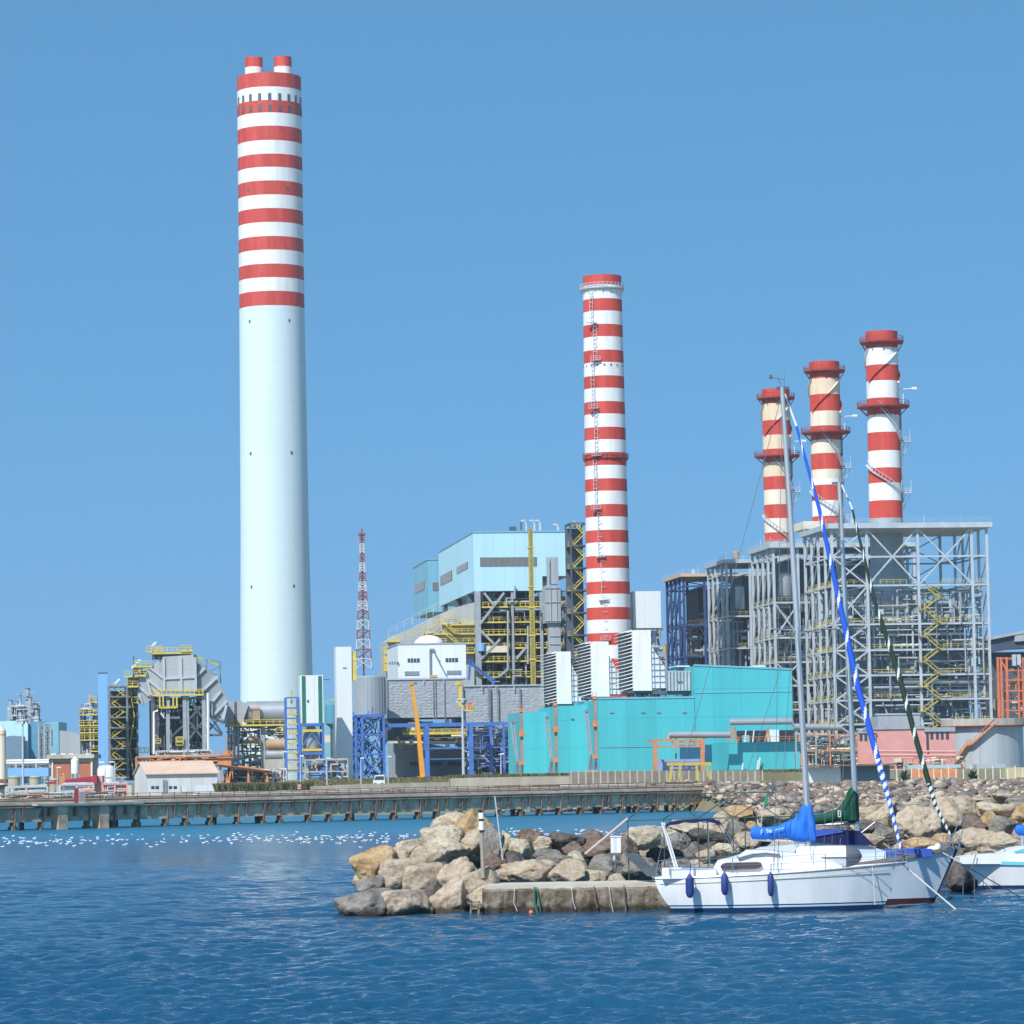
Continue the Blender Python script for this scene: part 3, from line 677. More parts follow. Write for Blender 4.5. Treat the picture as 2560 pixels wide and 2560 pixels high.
# ================================================================== turquoise turbine hall
fT = Fr(1497, 800)
zG = GZ - .4
o = root('turbine_hall', 'long turquoise clad hall rising in steps from left to right', 'building', fT.w(0, 0, GZ))
uC = fT.F(1497, 1850)[0]
mb = MB(fT); zc = fT.Z(1747, 1600); mb.box(uC, fT.F(1737, 1800)[0], 0, 40, zG, zc); mb.build('hall_block', teal, o)
mb = MB(fT); uD0 = fT.F(1738, 1800)[0]; uD1 = fT.F(1982, 1800)[0]; zd0 = fT.Z(1665, 1738); zd1 = fT.Z(1675, 1982)
mb.prism([(uD0, zG), (uD1, zG), (uD1, zd1), (uD0, zd0)], 0, 45); mb.build('hall_block', teal, o)
mb = MB(fT); mb.box(fT.F(1396, 1850, 17)[0], uC + 3, 17, 50, zG, fT.F(1430, 1764, 17)[1]); mb.build('hall_block', teal, o)
mb = MB(fT); mb.box(fT.F(1308, 1850, 33)[0], fT.F(1400, 1850, 33)[0], 33, 60, zG, fT.F(1345, 1780, 33)[1]); mb.build('hall_block', teal, o)
mb = MB(fT)
mb.box(uC - .15, fT.F(1737, 1800)[0], -.15, .15, zc, zc + .4); mb.prism([(uD0 - .1, zd0), (uD1 + .1, zd1), (uD1 + .1, zd1 + .4), (uD0 - .1, zd0 + .4)], -.15, .15)
mb.build('parapet_trim', lblue2, o)
mb = MB(fT)
for x in (1530, 1608, 1647, 1712): mb.fb(x - 5, 1780, x + 5, 1783, -.15, 0)
mb.fb(1427, 1796, 1435, 1799, 16.8, 17)
mb.build('wall_vent', msteel, o)
mb = MB(fT)
for x in (1690, 1790, 1880): mb.fb(x, 1664, x + 34, 1667, 12, 22)
mb.build('roof_light', white, o)
mb = MB(fT); z_ = fT.Z(1866, 1700)
mb.box(uC + .2, uD1 - .2, -.12, 0, z_, z_ + .18); z_ = fT.Z(1732, 1800); mb.box(uD0, uD1 - .2, -.12, 0, z_, z_ + .18); mb.build('cladding_joint', lblue2, o)
# low annexe in front, with the pipe deck
fA = Fr(1819, 778)
o = root('annexe', 'low turquoise annexe in front of the hall, pipe deck on its roof', 'building', fA.w(0, 0, GZ))
mb = MB(fA); ua, zt = fA.F(1822, 1856); ub, _ = fA.F(1999, 1856); mb.box(ua, ub, 0, 20, zG, zt); mb.build('wall', teal, o)
mb = MB(fA); railing(mb, [(ua, 0.2, zt), (ub, 0.2, zt)], w=.1, step=2.2); mb.build('railing', orange, o)
mb = MB(fA); mb.fb(1925, 1824, 1948, 1856, 6, 9); mb.build('cabin', whitec, o)
mb = MB(fA); mb.fb(1862, 1838, 1874, 1856, 6, 9); mb.build('pump_box', lblue2, o)
mb = MB(fA)
for x, y in ((1858, 1826), (1878, 1826), (1850, 1908), (1888, 1900), (1893, 1894)): a, z = fA.F(x, y, -1 if y > 1860 else 3); mb.bar((a, -1 if y > 1860 else 3, z - 4.5), (a + .6, -1 if y > 1860 else 3, z), .22)
mb.build('vent_pipe', white, o)
mb = MB(fA)
for x in (1829, 1912): mb.pbar(x, 1856, x + 9, 1818, .3, 2); mb.pbar(x + 14, 1856, x + 7, 1818, .3, 2)
mb.pbar(1815, 1850, 1832, 1828, .3, 2)
mb.build('pipe_trestle', orange, o)
# black slab painted as the shade of an opening behind the deck
fO = fT
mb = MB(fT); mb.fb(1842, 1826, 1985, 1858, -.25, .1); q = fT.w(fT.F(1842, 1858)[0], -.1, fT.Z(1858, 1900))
single(mb, 'bay_shade', [black], 'black slab for the shaded open bay in the turquoise wall behind the pipe deck', 'bay', q)
# silver main pipe along the hall
o = root('steam_pipe', 'thick silver pipe stepping along the turquoise hall', 'pipe', fA.w(-6, -2, GZ))
mb = MB(fA); v = -4
def q3(fr, x, y, v): a, z = fr.F(x, y, v); return (a, v, z)
mb.tube([q3(fA, 1672, 1848, v), q3(fA, 1672, 1837, v), q3(fA, 1824, 1837, v), q3(fA, 1824, 1805, v), q3(fA, 1980, 1803, v), q3(fA, 1984, 1817, v), q3(fA, 2105, 1818, v)], .72, 14)
mb.build('pipe', silver, o, True)
mb = MB(fA)
for x in (1690, 1760, 1990, 2040): mb.pbar(x, 1840 if x < 1800 else 1822, x, 1925, .35, v)
mb.build('support', steel, o)
# orange goods gantry with canopy
fg = Fr(1636, 760)
o = root('gantry', 'orange portal gantry in front of the turquoise hall', 'gantry', fg.w(0, 0, GZ))
mb = MB(fg)
for x in (1638, 1756): mb.pbar(x, 1853, x, 1935, .8, 0); mb.pbar(x, 1853, x, 1935, .8, 9)
mb.build('leg', orange, o)
mb = MB(fg)
for vv in (0, 9): mb.pbar(1634, 1851, 1760, 1850, .5, vv); mb.pbar(1638, 1866, 1756, 1866, .35, vv)
for i in range(6):
    x = 1678 + i * 13; mb.pbar(x, 1866 if i % 2 else 1851, x + 13, 1851 if i % 2 else 1866, .28, 0)
for x in (1636, 1758): a, z = fg.F(x, 1852); mb.bar((a, 0, z), (a, 9, z), .4)
mb.build('truss', orange, o)
gadget(1645, 1898, 1755, 1935, 764, purple, 'low_wall_panel', 'lilac blue panel wall beneath the orange gantry', 'panel wall', .6)
mb = MB(fT); mb.fb(1700, 1862, 1808, 1905, -.3, .05); single(mb, 'wall_shadow_patch', [mat('deep_blue_shadow', (.02, .12, .22), .5)], 'deep blue painted shadow on the turquoise wall behind the orange gantry', 'door', fT.w(fT.F(1700, 1905)[0], -.2, fT.Z(1905, 1750)))  # dark slab painted for the shadow left of the annexe
# ================================================================== three louvred air intakes on the hall roof
def intake(x0, x1, y0, y1, xl, v, label, rib, legs=True):
    o = root('air_intake', label, 'air intake', fT.w(fT.F(x0, y1, v)[0], v, fT.F(x0, y1, v)[1]), 'louvred air intake housings')
    u0, u1 = fT.F(x0, 1700, v)[0], fT.F(x1, 1700, v)[0]; zt, zb = fT.F(x0, y0, v)[1], fT.F(x0, y1, v)[1]
    L = 11.0
    mb = MB(fT); mb.prism([(u0, zb), (u1, zb), (u1, zt), (u0 + .6, zt), (u0, zt - .4)], v, v + L); mb.build('housing', white, o)
    n = 17; hh = (zt - zb) / n
    mb = MB(fT); mb.box(u0 - 1.55, u0 + .001, v + 1.7, v + L - .3, zb + .3, zt - .5); mb.build('dark_louvre_backing', dsteel, o)  # dark box added behind the blades so their gaps look shaded
    for i in range(n):
        z = zb + (i + .5) * hh; mb = MB(fT); d = 2.3
        mb.add([(u0, v + .3, z + hh * .35), (u0, v + L, z + hh * .35), (u0 - d, v + L, z - hh * .35), (u0 - d, v + 1.4, z - hh * .35),
                (u0, v + .3, z + hh * .60), (u0, v + L, z + hh * .60), (u0 - d, v + L, z - hh * .22), (u0 - d, v + 1.4, z - hh * .22)],
               [(3, 2, 1, 0), (4, 5, 6, 7), (0, 1, 5, 4), (1, 2, 6, 5), (2, 3, 7, 6), (3, 0, 4, 7)])
        mb.build('louvre_blade', white, o)
    # ribbed duct leading away to the right
    (xa, ya, xb, yb) = rib
    mb = MB(fT); a0, za = fT.F(xa, ya, v + 2); a1, zb1 = fT.F(xb, yb, v + 2); zz = zb + .5
    mb.prism([(u1 + .01, zz), (a1, zz), (a1, zb1), (u1 + .2, za)], v + .4, v + L - 2); 
    mb.build('duct', whitec, o)
    mb = MB(fT); k = 7
    for i in range(1, k):
        z = zz + (za - zz) * i / k; ue = u1 + (a1 - u1) * min(1, max(.15, (za - z) / max(.1, za - zb1))); mb.box(u1, ue, v + .2, v + .4, z, z + .16)
    for i in range(3): u = u1 + (a1 - u1) * (i + .5) / 3; mb.box(u, u + .14, v + .15, v + .399, zz, za + (zb1 - za) * (i + .5) / 3)
    mb.build('duct_rib', steel, o)
    mb = MB(fT); zr = fT.Z(1747, 1600)
    mb.box(u0 - 1, a1, v + .5, v + L - .5, zb - .5, zb - .05)
    for u in (u0 + .5, u1 - .5, a1 - .4):
        for vv in (v + .8, v + L - .8): mb.box(u - .2, u + .2, vv - .2, vv + .2, min(zr, zb - 2), zb - .4)
    mb.build('support_frame', dsteel, o)
intake(1392, 1428, 1629, 1760, 1356, 36, 'lowest louvred white air intake, leftmost of the three, beside the embossed grey wall', (1430, 1662, 1455, 1720))
intake(1479, 1523, 1604, 1742, 1441, 18, 'middle louvred white air intake, at the foot of the slim banded chimney', (1525, 1640, 1552, 1700))
intake(1583, 1629, 1575, 1727, 1541, 4, 'highest louvred white air intake, right of the slim banded chimney', (1629, 1616, 1665, 1677))
fi = Fr(1665, 806)
o = root('filter_container', 'grey ribbed container beside the highest air intake', 'container', fi.w(0, 0, fi.Z(1727, 1665)))
mb = MB(fi); mb.fb(1666, 1677, 1735, 1727, 0, 8); mb.build('body', lsteel, o)
mb = MB(fi)
for i in range(9): x = 1667 + i * 8.3; mb.fb(x, 1678, x + 1.6, 1727, -.2, 0)
mb.fb(1695, 1702, 1706, 1705, -.3, 0); mb.build('rib', msteel, o)
mb = MB(fi); mb.fb(1628, 1729, 1737, 1735, .5, 7); mb.fb(1722, 1735, 1726, 1747, .5, 1.2); mb.fb(1692, 1735, 1696, 1747, .5, 1.2); mb.build('support_beam', dsteel, o)
gadget(1583, 1478, 1652, 1570, 1001, whitec, 'white_enclosure', 'plain pale box building right of the slim banded chimney', 'building', 14)
o = root('equipment_deck', 'jumble of grey pipes and ducts below the pale box building', 'equipment deck', P(1650, 1680, 1010))
mb = MB(Fr(1600, 1000)); rg = random.Random(5); ff = mb.fr
a0, z0 = ff.F(1560, 1680); a1, z1 = ff.F(1662, 1570); clutter(mb, a0, a1, 0, 14, z0 - 6, z1, 90, 4, rg, .8); mb.build('pipework', [lsteel, steel, silver, ocht], o)
mb = MB(ff); mb.box(a0, a1, 5, 14, GZ, z0); mb.build('substructure', msteel, o)
# ================================================================== first boiler house (light blue) and its twin behind
def boiler_house(px, Y, xr, ytop, ybl, ybr, side, label, m, wf, ws):
    fr = Fr(px, Y); dep = fr.S(side, 1430)[0]
    o = root('boiler_house', label, 'boiler house', fr.w(0, 0, GZ), 'light blue boiler houses')
    u1 = fr.F(xr, 1400)[0]; zt = fr.Z(ytop, px); z0 = fr.Z(ybl, px); z1 = fr.Z(ybr, px); um = fr.F(xr - 70, 1400)[0]
    mb = MB(fr); mb.prism([(0, z0), (um, z0), (um, z1), (u1, z1), (u1, zt), (0, zt)], 0, dep); mb.build('cladding', m, o)
    mb = MB(fr); mb.box(-.2, u1 + .2, -.2, dep + .2, zt, zt + .5); mb.build('roof_edge', lblue2, o)
    for (x0, y0, x1, y1) in wf:
        mb = MB(fr); mb.fb(x0, y0, x1, y1, -.12, .1)
        n = int((x1 - x0) / 3)
        for i in range(n): x = x0 + (i + .1) * (x1 - x0) / n; mb.fb(x, y0, x + .8, y1, -.28, -.12, 1)
        mb.build('louvre_window', [louvre, steel], o)
    for (x0, y0, x1, y1) in ws:
        mb = MB(fr)
        v0, za = fr.S(x0, y0); v1, zb = fr.S(x1, y1); v1 = max(v1, 1.5); n = 12; mb.box(-.12, .1, v0, v1, zb, za)
        for i in range(n): v = v0 + (v1 - v0) * i / n; mb.box(-.25, -.12, v, v + .3, zb, za, 1)
        mb.build('louvre_window', [louvre, steel], o)
    return o, fr, u1, dep, z0, z1
oB, fB, uB, dB, zB0, zB1 = boiler_house(1191, 1100, 1425, 1332, 1478, 1442, 1097, 'nearer light blue boiler house raised over yellow-railed steelwork', lblue, [(1200, 1393, 1342, 1415)], [(1143, 1418, 1170, 1421), (1102, 1440, 1131, 1450)])
oB2, fB2, *_ = boiler_house(1076, 1236, 1200, 1400, 1530, 1530, 1033, 'farther mid blue boiler house showing behind the left end of the nearer one', lblue2, [(1081, 1456, 1096, 1476)], [(1038, 1463, 1062, 1473)])
# steelwork below
o = root('boiler_support', 'dark steelwork with yellow railed floors beneath the nearer light blue boiler house', 'steel structure', fB.w(0, 1, GZ))
rg = random.Random(21); zb = GZ
for x, w_ in ((1196, 1.7), (1283, .8), (1335, .8), (1355, .9), (1420, .8)):
    u = fB.F(x, 1600)[0]
    mb = MB(fB); mb.bar((u, .8, zb), (u, .8, zB0), w_); mb.build('column', steel, o)
    mb = MB(fB); mb.bar((u, dB * .5, zb), (u, dB * .5, zB0), w_); mb.build('column', dsteel, o)
for x in (1170, 1140, 1110):
    v = fB.S(x, 1600)[0]; mb = MB(fB); mb.bar((.6, v, zb), (.6, v, zB0), 1.4); mb.build('column', dsteel, o)
lv = [1515, 1553, 1584, 1618, 1651, 1690]
for y in lv:
    mb = MB(fB); u0 = fB.F(1195, y)[0]; z = fB.Z(y, 1250)
    mb.box(u0, fB.F(1425, y)[0], .9, 14, z - .6, z, 1); railing(mb, [(u0, .9, z), (fB.F(1368, y)[0], .9, z)], w=.16, step=1.6, h=1.3)
    mb.box(u0, fB.F(1368, y)[0], .7, .9, z - .5, z - .05); railing(mb, [(fB.F(1375, y)[0], .9, z), (fB.F(1420, y)[0], .9, z)], w=.16, step=1.6, h=1.3)
    mb.build('walkway', [yellow, dsteel], o)
mb = MB(fB)
for (a, b, c_, d) in ((1198, 1562, 1260, 1482), (1210, 1482, 1236, 1515), (1200, 1575, 1235, 1610), (1200, 1650, 1250, 1598), (1290, 1648, 1330, 1600), (1245, 1693, 1275, 1668)): mb.pbar(a, b, c_, d, .7, .2)
mb.build('brace', steel, o)
mb = MB(fB)
for (a, b, c_, d) in ((1172, 1650, 1236, 1710), (1176, 1660, 1236, 1700), (1176, 1650, 1172, 1700)): mb.pbar(a, b, c_, d, .7, -2)
mb.build('conveyor_frame', bsteel, o)
mb = MB(fB); clutter(mb, fB.F(1195, 1600)[0], fB.F(1425, 1600)[0], 1.5, 14, zb, zB0, 620, 5, rg, .4); mb.build('pipework', [steel, dsteel, msteel, lsteel, dsteel], o)
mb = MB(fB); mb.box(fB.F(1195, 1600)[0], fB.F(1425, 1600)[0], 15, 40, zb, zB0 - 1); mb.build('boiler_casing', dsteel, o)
mb = MB(fB); mb.fb(1215, 1615, 1272, 1631, 0, 3); mb.build('tan_cabin', cream2, o)
mb = MB(fB); v = 0; x_, z_ = fB.F(1204, 1628, v); mb.lathe(x_, v, [(1.2, z_), (1.2, z_ + 2.2), (.5, z_ + 2.5)], 14); mb.build('blue_tank', sblue, o, True)
mb = MB(fB)
for pts in ([(1287, 1465), (1287, 1496), (1266, 1496), (1266, 1516)], [(1250, 1527), (1270, 1527), (1270, 1675), (1305, 1675), (1305, 1690), (1283, 1690), (1283, 1712)], [(1416, 1378), (1417, 1415), (1428, 1430), (1428, 1560)], [(1428, 1560), (1452, 1560), (1452, 1573), (1426, 1573), (1426, 1640)], [(1320, 1565), (1320, 1660)], [(1288, 1524), (1350, 1524), (1350, 1560)]):
    mb.tube([(fB.F(x, y, -.8)[0], -.8, fB.F(x, y, -.8)[1]) for x, y in pts], .38, 8)
mb.build('silver_pipe', silver, o, True)
# stacked grey casing stepping down to the left
o = root('boiler_casing_block', 'grey panelled casing sloping down to the left under the light blue houses', 'boiler casing', fB.w(-14, 8, GZ))
mb = MB(fB); mb.pprism([(1186, 1506), (1140, 1518), (1100, 1535), (1035, 1568), (1000, 1582), (966, 1604), (966, 1720), (1186, 1720)], 8, 30); mb.build('casing', greyp, o)
for y, x0 in ((1560, 1105), (1583, 1060), (1607, 1040), (1631, 1100), (1600, 968)):
    mb = MB(fB); x1 = 1186 if y != 1600 else 1000; z = fB.F(1100, y, 6)[1]; a, b = fB.F(x0, y, 6)[0], fB.F(x1, y, 6)[0]
    mb.box(a, b, 5.5, 8, z - .5, z); railing(mb, [(a, 5.5, z), (b, 5.5, z)], w=.17, step=1.8, h=1.3); mb.build('walkway', yellow, o)
mb = MB(fB); stairs_zig(mb, fB, 1140, 1100, [1527, 1556], 4, 1.4); stairs_zig(mb, fB, 1098, 1022, [1556, 1590], 4, 1.4); stairs_zig(mb, fB, 1112, 1136, [1560, 1583], 4, 1.4); stairs_zig(mb, fB, 1112, 1140, [1584, 1606], 4, 1.4)
mb.build('stair', yellow, o)
for y in (1632, 1655, 1675): 
    mb = MB(fB); a, z = fB.F(960, y, 4); b, _ = fB.F(969, y, 4); mb.box(a, b, 3, 7, z - .4, z + 1.8); mb.build('stair_landing', yellow, o)
mb = MB(fB); a, z = fB.F(972, 1590, 9); b, _ = fB.F(1030, 1590, 9); railing(mb, [(a, 9, z), (b, 9, z + 3.5)], w=.14, h=2.2); a, z = fB.F(1032, 1563, 9); b, z2 = fB.F(1100, 1530, 9); railing(mb, [(a, 9, z), (b, 9, z2)], w=.14, h=3); mb.build('railing', lsteel, o)
# roof pipes and mast
o = root('roof_vents', 'row of curved white vent pipes on the nearer boiler house roof', 'vent pipes', fB.w(20, 10, fB.Z(1332, 1183) + .5))
for x in (1316, 1337, 1351, 1396):
    mb = MB(fB); a, z = fB.F(x, 1330, 8); zt_ = fB.F(x, 1302 if x < 1390 else 1312, 8)[1]
    mb.tube([(a, 8, z), (a, 8, zt_ - 1), (a - .5, 8, zt_), (a - 1.6, 8, zt_ - .1)], .42, 8); mb.build('vent_pipe', lsteel, o, True)
mb = MB(fB); a, z = fB.F(1303, 1326, 6); mb.bar((a, 6, z), (a, 6, z + 2.5), .5); a, z = fB.F(1283, 1329, 6); mb.box(a - 1, a + 1, 6, 8, z, z + 1.6); mb.build('silencer', dsteel, o)
fy = Fr(1327, 1085)
o = root('hoist_mast', 'tall yellow hoist mast standing against the light blue boiler house', 'hoist mast', fy.w(0, 0, GZ))
mb = MB(fy)
u0, zt_ = fy.F(1322, 1322); u1, _ = fy.F(1330, 1322); ub, zb_ = fy.F(1333, 1712)
for du in (0, 1.1):
    for vv in (0, 1.1): mb.bar((u0 + du, vv, zt_), (u0 + du, vv, zb_), .2)
z = zb_
k = 0
while z < zt_:
    mb.box(u0, u0 + 1.1, -.02, .1, z, z + .2); mb.bar((u0, 0, z), (u0 + 1.1, 0, z + 1.2), .12); z += 1.2
mb.box(u0 + .25, u0 + .85, .2, .8, zb_, zt_)
mb.build('mast', dyellow, o)
mb = MB(fy); 
for y in (1370, 1468, 1520, 1590, 1650): a, z = fy.F(1328, y); mb.box(u0 - .3, u0 + 1.5, -.2, 3, z, z + .35)
mb.build('tie', yellow, o)
# twin grey ducts
fd = Fr(1370, 1080)
o = root('duct', 'broad grey vertical ducts between the hoist mast and the slim banded chimney', 'duct', fd.w(0, 0, GZ))
mb = MB(fd); mb.fb(1371, 1393, 1375, 1700, 0, 2); mb.fb(1378, 1393, 1396, 1460, 0, 4); mb.fb(1363, 1465, 1402, 1557, -1, 5); mb.fb(1375, 1557, 1402, 1640, 0, 5); mb.build('casing', greyc, o)
mb = MB(fd)
for x in (1378, 1393): mb.fb(x - 1, 1465, x, 1557, -1.3, -1)
for y in (1470, 1505, 1552): mb.fb(1363, y, 1402, y + 1.2, -1.25, -1.02)
for y in (1590, 1610): mb.fb(1375, y, 1402, y + 1.2, -.25, 0)
mb.build('rib', steel, o)
# stair tower beside the slim chimney
def stair_tower(px, Y, x0, x1, ytop, ybot, n, label, cm, depth=7, a=7.5, dark=True, sw=None, group=None, backm=None, nf=None):
    fr = Fr(px, Y, a=a); o = root('stair_tower', label, 'stair tower', fr.w(fr.F(x0, 1700)[0], 0, GZ), group)
    u0, zt = fr.F(x0, ytop); u1, _ = fr.F(x1, ytop); zb = fr.F(x0, ybot)[1]
    for u in (u0, u1):
        for v in (0, depth): mb = MB(fr); mb.bar((u, v, zb), (u, v, zt), .45); mb.build('column', cm, o)
    sx0, sx1 = sw or (x0 + (x1 - x0) * .12, x1 - (x1 - x0) * .12)
    for i in range(n + 1):
        mb = MB(fr); z = zb + (zt - zb) * i / n
        for v in (0, depth): mb.bar((u0, v, z), (u1, v, z), .35)
        for u in (u0, u1): mb.bar((u, 0, z), (u, depth, z), .35)
        mb.box(u0, u1, depth * .5, depth, z - .1, z, 0); mb.build('floor', cm, o)
    mb = MB(fr); nf = nf or 2 * n; ys = [ytop + (ybot - ytop) * i / nf for i in range(nf + 1)]
    stairs_zig(mb, fr, sx0, sx1, ys, .5, 1.3); mb.build('stair', yellow, o)
    if dark:
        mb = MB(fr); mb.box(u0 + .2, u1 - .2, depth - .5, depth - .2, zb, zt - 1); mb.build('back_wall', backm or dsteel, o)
    return o, fr
stair_tower(1424, 1070, 1426, 1466, 1308, 1700, 7, 'dark stair tower with yellow flights close left of the slim banded chimney', dsteel, depth=10, sw=(1433, 1460))
gadget(1432, 1310, 1452, 1318, 1072, silver, 'roof_box', 'small silver tank box on top of the dark stair tower', 'tank box', 3)
# ================================================================== middle ground: white building, embossed wall, blue racks
fW = Fr(998, 1000)
o = root('control_building', 'white flat-roofed building with two dark windows standing on the embossed grey wall', 'building', fW.w(0, 0, fW.Z(1696, 1000)))
dW = fW.S(968, 1650)[0]
mb = MB(fW); u1 = fW.F(1165, 1650)[0]; zt_ = fW.Z(1612, 1000); zb_ = fW.Z(1696, 1000); mb.box(0, u1, 0, dW, zb_, zt_); wallW = mb.build('wall', whitec, o)
mb = MB(fW); mb.box(-.15, u1 + .15, -.15, dW, zt_, zt_ + .4); mb.box(-.1, u1 + .1, -.1, dW, zb_ - .5, zb_); mb.build('roof_edge', steel, o)
for x0, y0, x1, y1 in ((1019, 1646, 1049, 1656), (1114, 1645, 1145, 1655)):
    mb = MB(fW); mb.fb(x0, y0, x1, y1, -.1, .1)
    for i in range(1, 4): x = x0 + i * (x1 - x0) / 4; mb.fb(x - .5, y0, x + .5, y1, -.16, -.1, 1)
    mb.build('window', [glass, white], wallW)
for x0, y0, x1, y1 in ((1012, 1678, 1048, 1689), (1117, 1676, 1153, 1687)):
    mb = MB(fW); mb.fb(x0, y0, x1, y1, -.1, .1)
    for i in range(5): y = y0 + i * (y1 - y0) / 5; mb.fb(x0, y, x1, y + .8, -.2, -.1, 1)
    mb.build('louvre', [msteel, lsteel], wallW)
for x in (973, 979, 985, 991):
    mb = MB(fW); mb.sb(x, 1655, x + 3, 1660, -.1, .1); mb.build('window', glass, wallW)
mb = MB(fW); mb.pbar(1075, 1624, 1076, 1693, .4, -.4); mb.pbar(1075, 1624, 1086, 1624, .5, -.4); mb.pbar(1083, 1626, 1100, 1656, .3, -1, v1=-3); mb.build('wall_crane', msteel, o)
mb = MB(fW); mb.fb(1076, 1687, 1092, 1694, -1.6, 0); mb.build('balcony', dyellow, o)
mb = MB(fW); a, z = fW.F(1072, 1612, 6); mb.lathe(a, 6, [(4.2 * math.cos(t), z + 2.7 * math.sin(t)) for t in [i * math.pi / 16 for i in range(8)]], 24)
single(mb, 'dome', [white], 'white dome rising behind the white flat-roofed building', 'dome', fW.w(a, 6, z), smooth=True)
# embossed grey wall
emb = bpy.data.materials.new('embossed_sheet'); emb.use_nodes = True; nt = emb.node_tree; b_ = nt.nodes['Principled BSDF']; b_.inputs['Roughness'].default_value = .5; b_.inputs['Metallic'].default_value = .25
tc = nt.nodes.new('ShaderNodeTexCoord'); mp = nt.nodes.new('ShaderNodeMapping'); mp.inputs['Scale'].default_value = (.8, .8, 1.3); nt.links.new(tc.outputs['Object'], mp.inputs[0])
vo = nt.nodes.new('ShaderNodeTexVoronoi'); vo.inputs['Scale'].default_value = 1.0; vo.distance = 'CHEBYCHEV'; vo.inputs['Randomness'].default_value = .45; nt.links.new(mp.outputs[0], vo.inputs[0])
bn = nt.nodes.new('ShaderNodeBump'); bn.inputs['Strength'].default_value = .55; bn.inputs['Distance'].default_value = .3; bn.invert = True; nt.links.new(vo.outputs['Distance'], bn.inputs['Height']); nt.links.new(bn.outputs[0], b_.inputs['Normal'])
cr = nt.nodes.new('ShaderNodeValToRGB'); cr.color_ramp.elements[0].color = (.36, .38, .40, 1); cr.color_ramp.elements[1].color = (.43, .45, .47, 1); nt.links.new(vo.outputs['Color'], cr.inputs[0]); nt.links.new(cr.outputs[0], b_.inputs['Base Color'])
fE = Fr(968, 965)
o = root('filter_building', 'long building clad in embossed grey sheet between the round silver silo and the turquoise hall', 'building', fE.w(0, 0, GZ))
zlo = fE.Z(1795, 1000)
mb = MB(fE); a, b = fE.F(968, 1740)[0], fE.F(1158, 1740)[0]; mb.box(a, b, 0, 30, zlo, fE.Z(1698, 1060)); mb.build('wall', emb, o)
mb = MB(fE); c_ = fE.F(1362, 1740)[0]; mb.box(b + .02, c_, .6, 30, fE.Z(1806, 1260), fE.Z(1714, 1260)); mb.build('wall', emb, o)
for x in (969, 1084, 1090, 1112, 1158, 1222, 1226, 1245, 1300): mb = MB(fE); mb.fb(x - 1, 1716 if x > 1150 else 1700, x + 1, 1800, -.3, .05); mb.build('downpipe', msteel, o)
mb = MB(fE)
for x, y in ((1060, 1697), (1110, 1697), (1205, 1713), (1285, 1713), (1240, 1713)): mb.fb(x - 1, y, x + 1, y + 12, -.3, 0)
mb.fb(968, 1696, 1160, 1699, -.3, 1); mb.fb(1160, 1712, 1362, 1715, .2, 1); mb.build('roof_edge', lsteel, o)
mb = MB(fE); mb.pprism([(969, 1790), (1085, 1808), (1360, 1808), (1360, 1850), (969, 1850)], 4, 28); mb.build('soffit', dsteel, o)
mb = MB(fE); rg = random.Random(3); clutter(mb, fE.F(975, 1800)[0], fE.F(1345, 1800)[0], 0, 4, fE.Z(1870, 1100), fE.Z(1808, 1100), 60, 4, rg, .6); mb.build('pipework', [ocht, dsteel, msteel, cream2], o)
mb = MB(fE); a, b = fE.F(1005, 1830)[0], fE.F(1160, 1830)[0]; z = fE.Z(1833, 1100); mb.box(a, b, -2.5, -1.5, z - .4, z); railing(mb, [(a, -2.5, z), (b, -2.5, z)], w=.14, step=2); mb.box(a, b, -2.55, -2.45, z - .3, z + .35); mb.build('walkway', yellow, o)
mb = MB(fE); mb.tube([q3(fE, 968, 1832, 6), q3(fE, 1005, 1832, 6)], 2.0, 14); mb.build('brown_duct', ocht, o, True)
fL = Fr(985, 1000)
o = root('low_store', 'low grey-blue building behind the blue pipe rack, strip windows along it', 'building', fL.w(0, 0, GZ))
mb = MB(fL); mb.pprism([(985, 1955), (985, 1858), (1065, 1858), (1180, 1880), (1180, 1955)], 0, 20); mb.build('wall', panel_mat('blue_grey_cladding', (.34, .39, .44), 3, 0), o)
for x0, x1 in ((1025, 1048), (1075, 1102), (1120, 1150)):
    mb = MB(fL); mb.fb(x0, 1904, x1, 1914, -.12, .1, 0)
    for i in range(1, 4): x = x0 + i * (x1 - x0) / 4; mb.fb(x - .5, 1904, x + .5, 1914, -.2, -.12, 1)
    mb.build('window', [glass, lsteel], o)
gadget(985, 1842, 1180, 1860, 1025, cream2, 'tank_shed', 'pale cream roof strip behind the blue-grey low store', 'shed', 15)
# round silver silo
o = root('silo', 'broad rounded silver silo standing on the blue lattice frame', 'silo', P(925, 1786, 950))
cx = P(925, 1900, 950).x; s = 950 / FOC; z0 = P(925, 1786, 950).z; z1 = P(925, 1692, 950).z
mb = MB(); mb.lathe(cx, 950 + 38 * s, [(40 * s, z0), (40 * s, z1), (37 * s, z1 + .3)], 26); mb.build('shell', galv, o, True)
mb = MB(); 
for i in range(26): a = 2 * math.pi * i / 26; mb.bar((cx + math.cos(a) * 40.2 * s, 950 + 38 * s + math.sin(a) * 40.2 * s, z0), (cx + math.cos(a) * 40.2 * s, 950 + 38 * s + math.sin(a) * 40.2 * s, z1), .1)
mb.build('seam', steel, o)
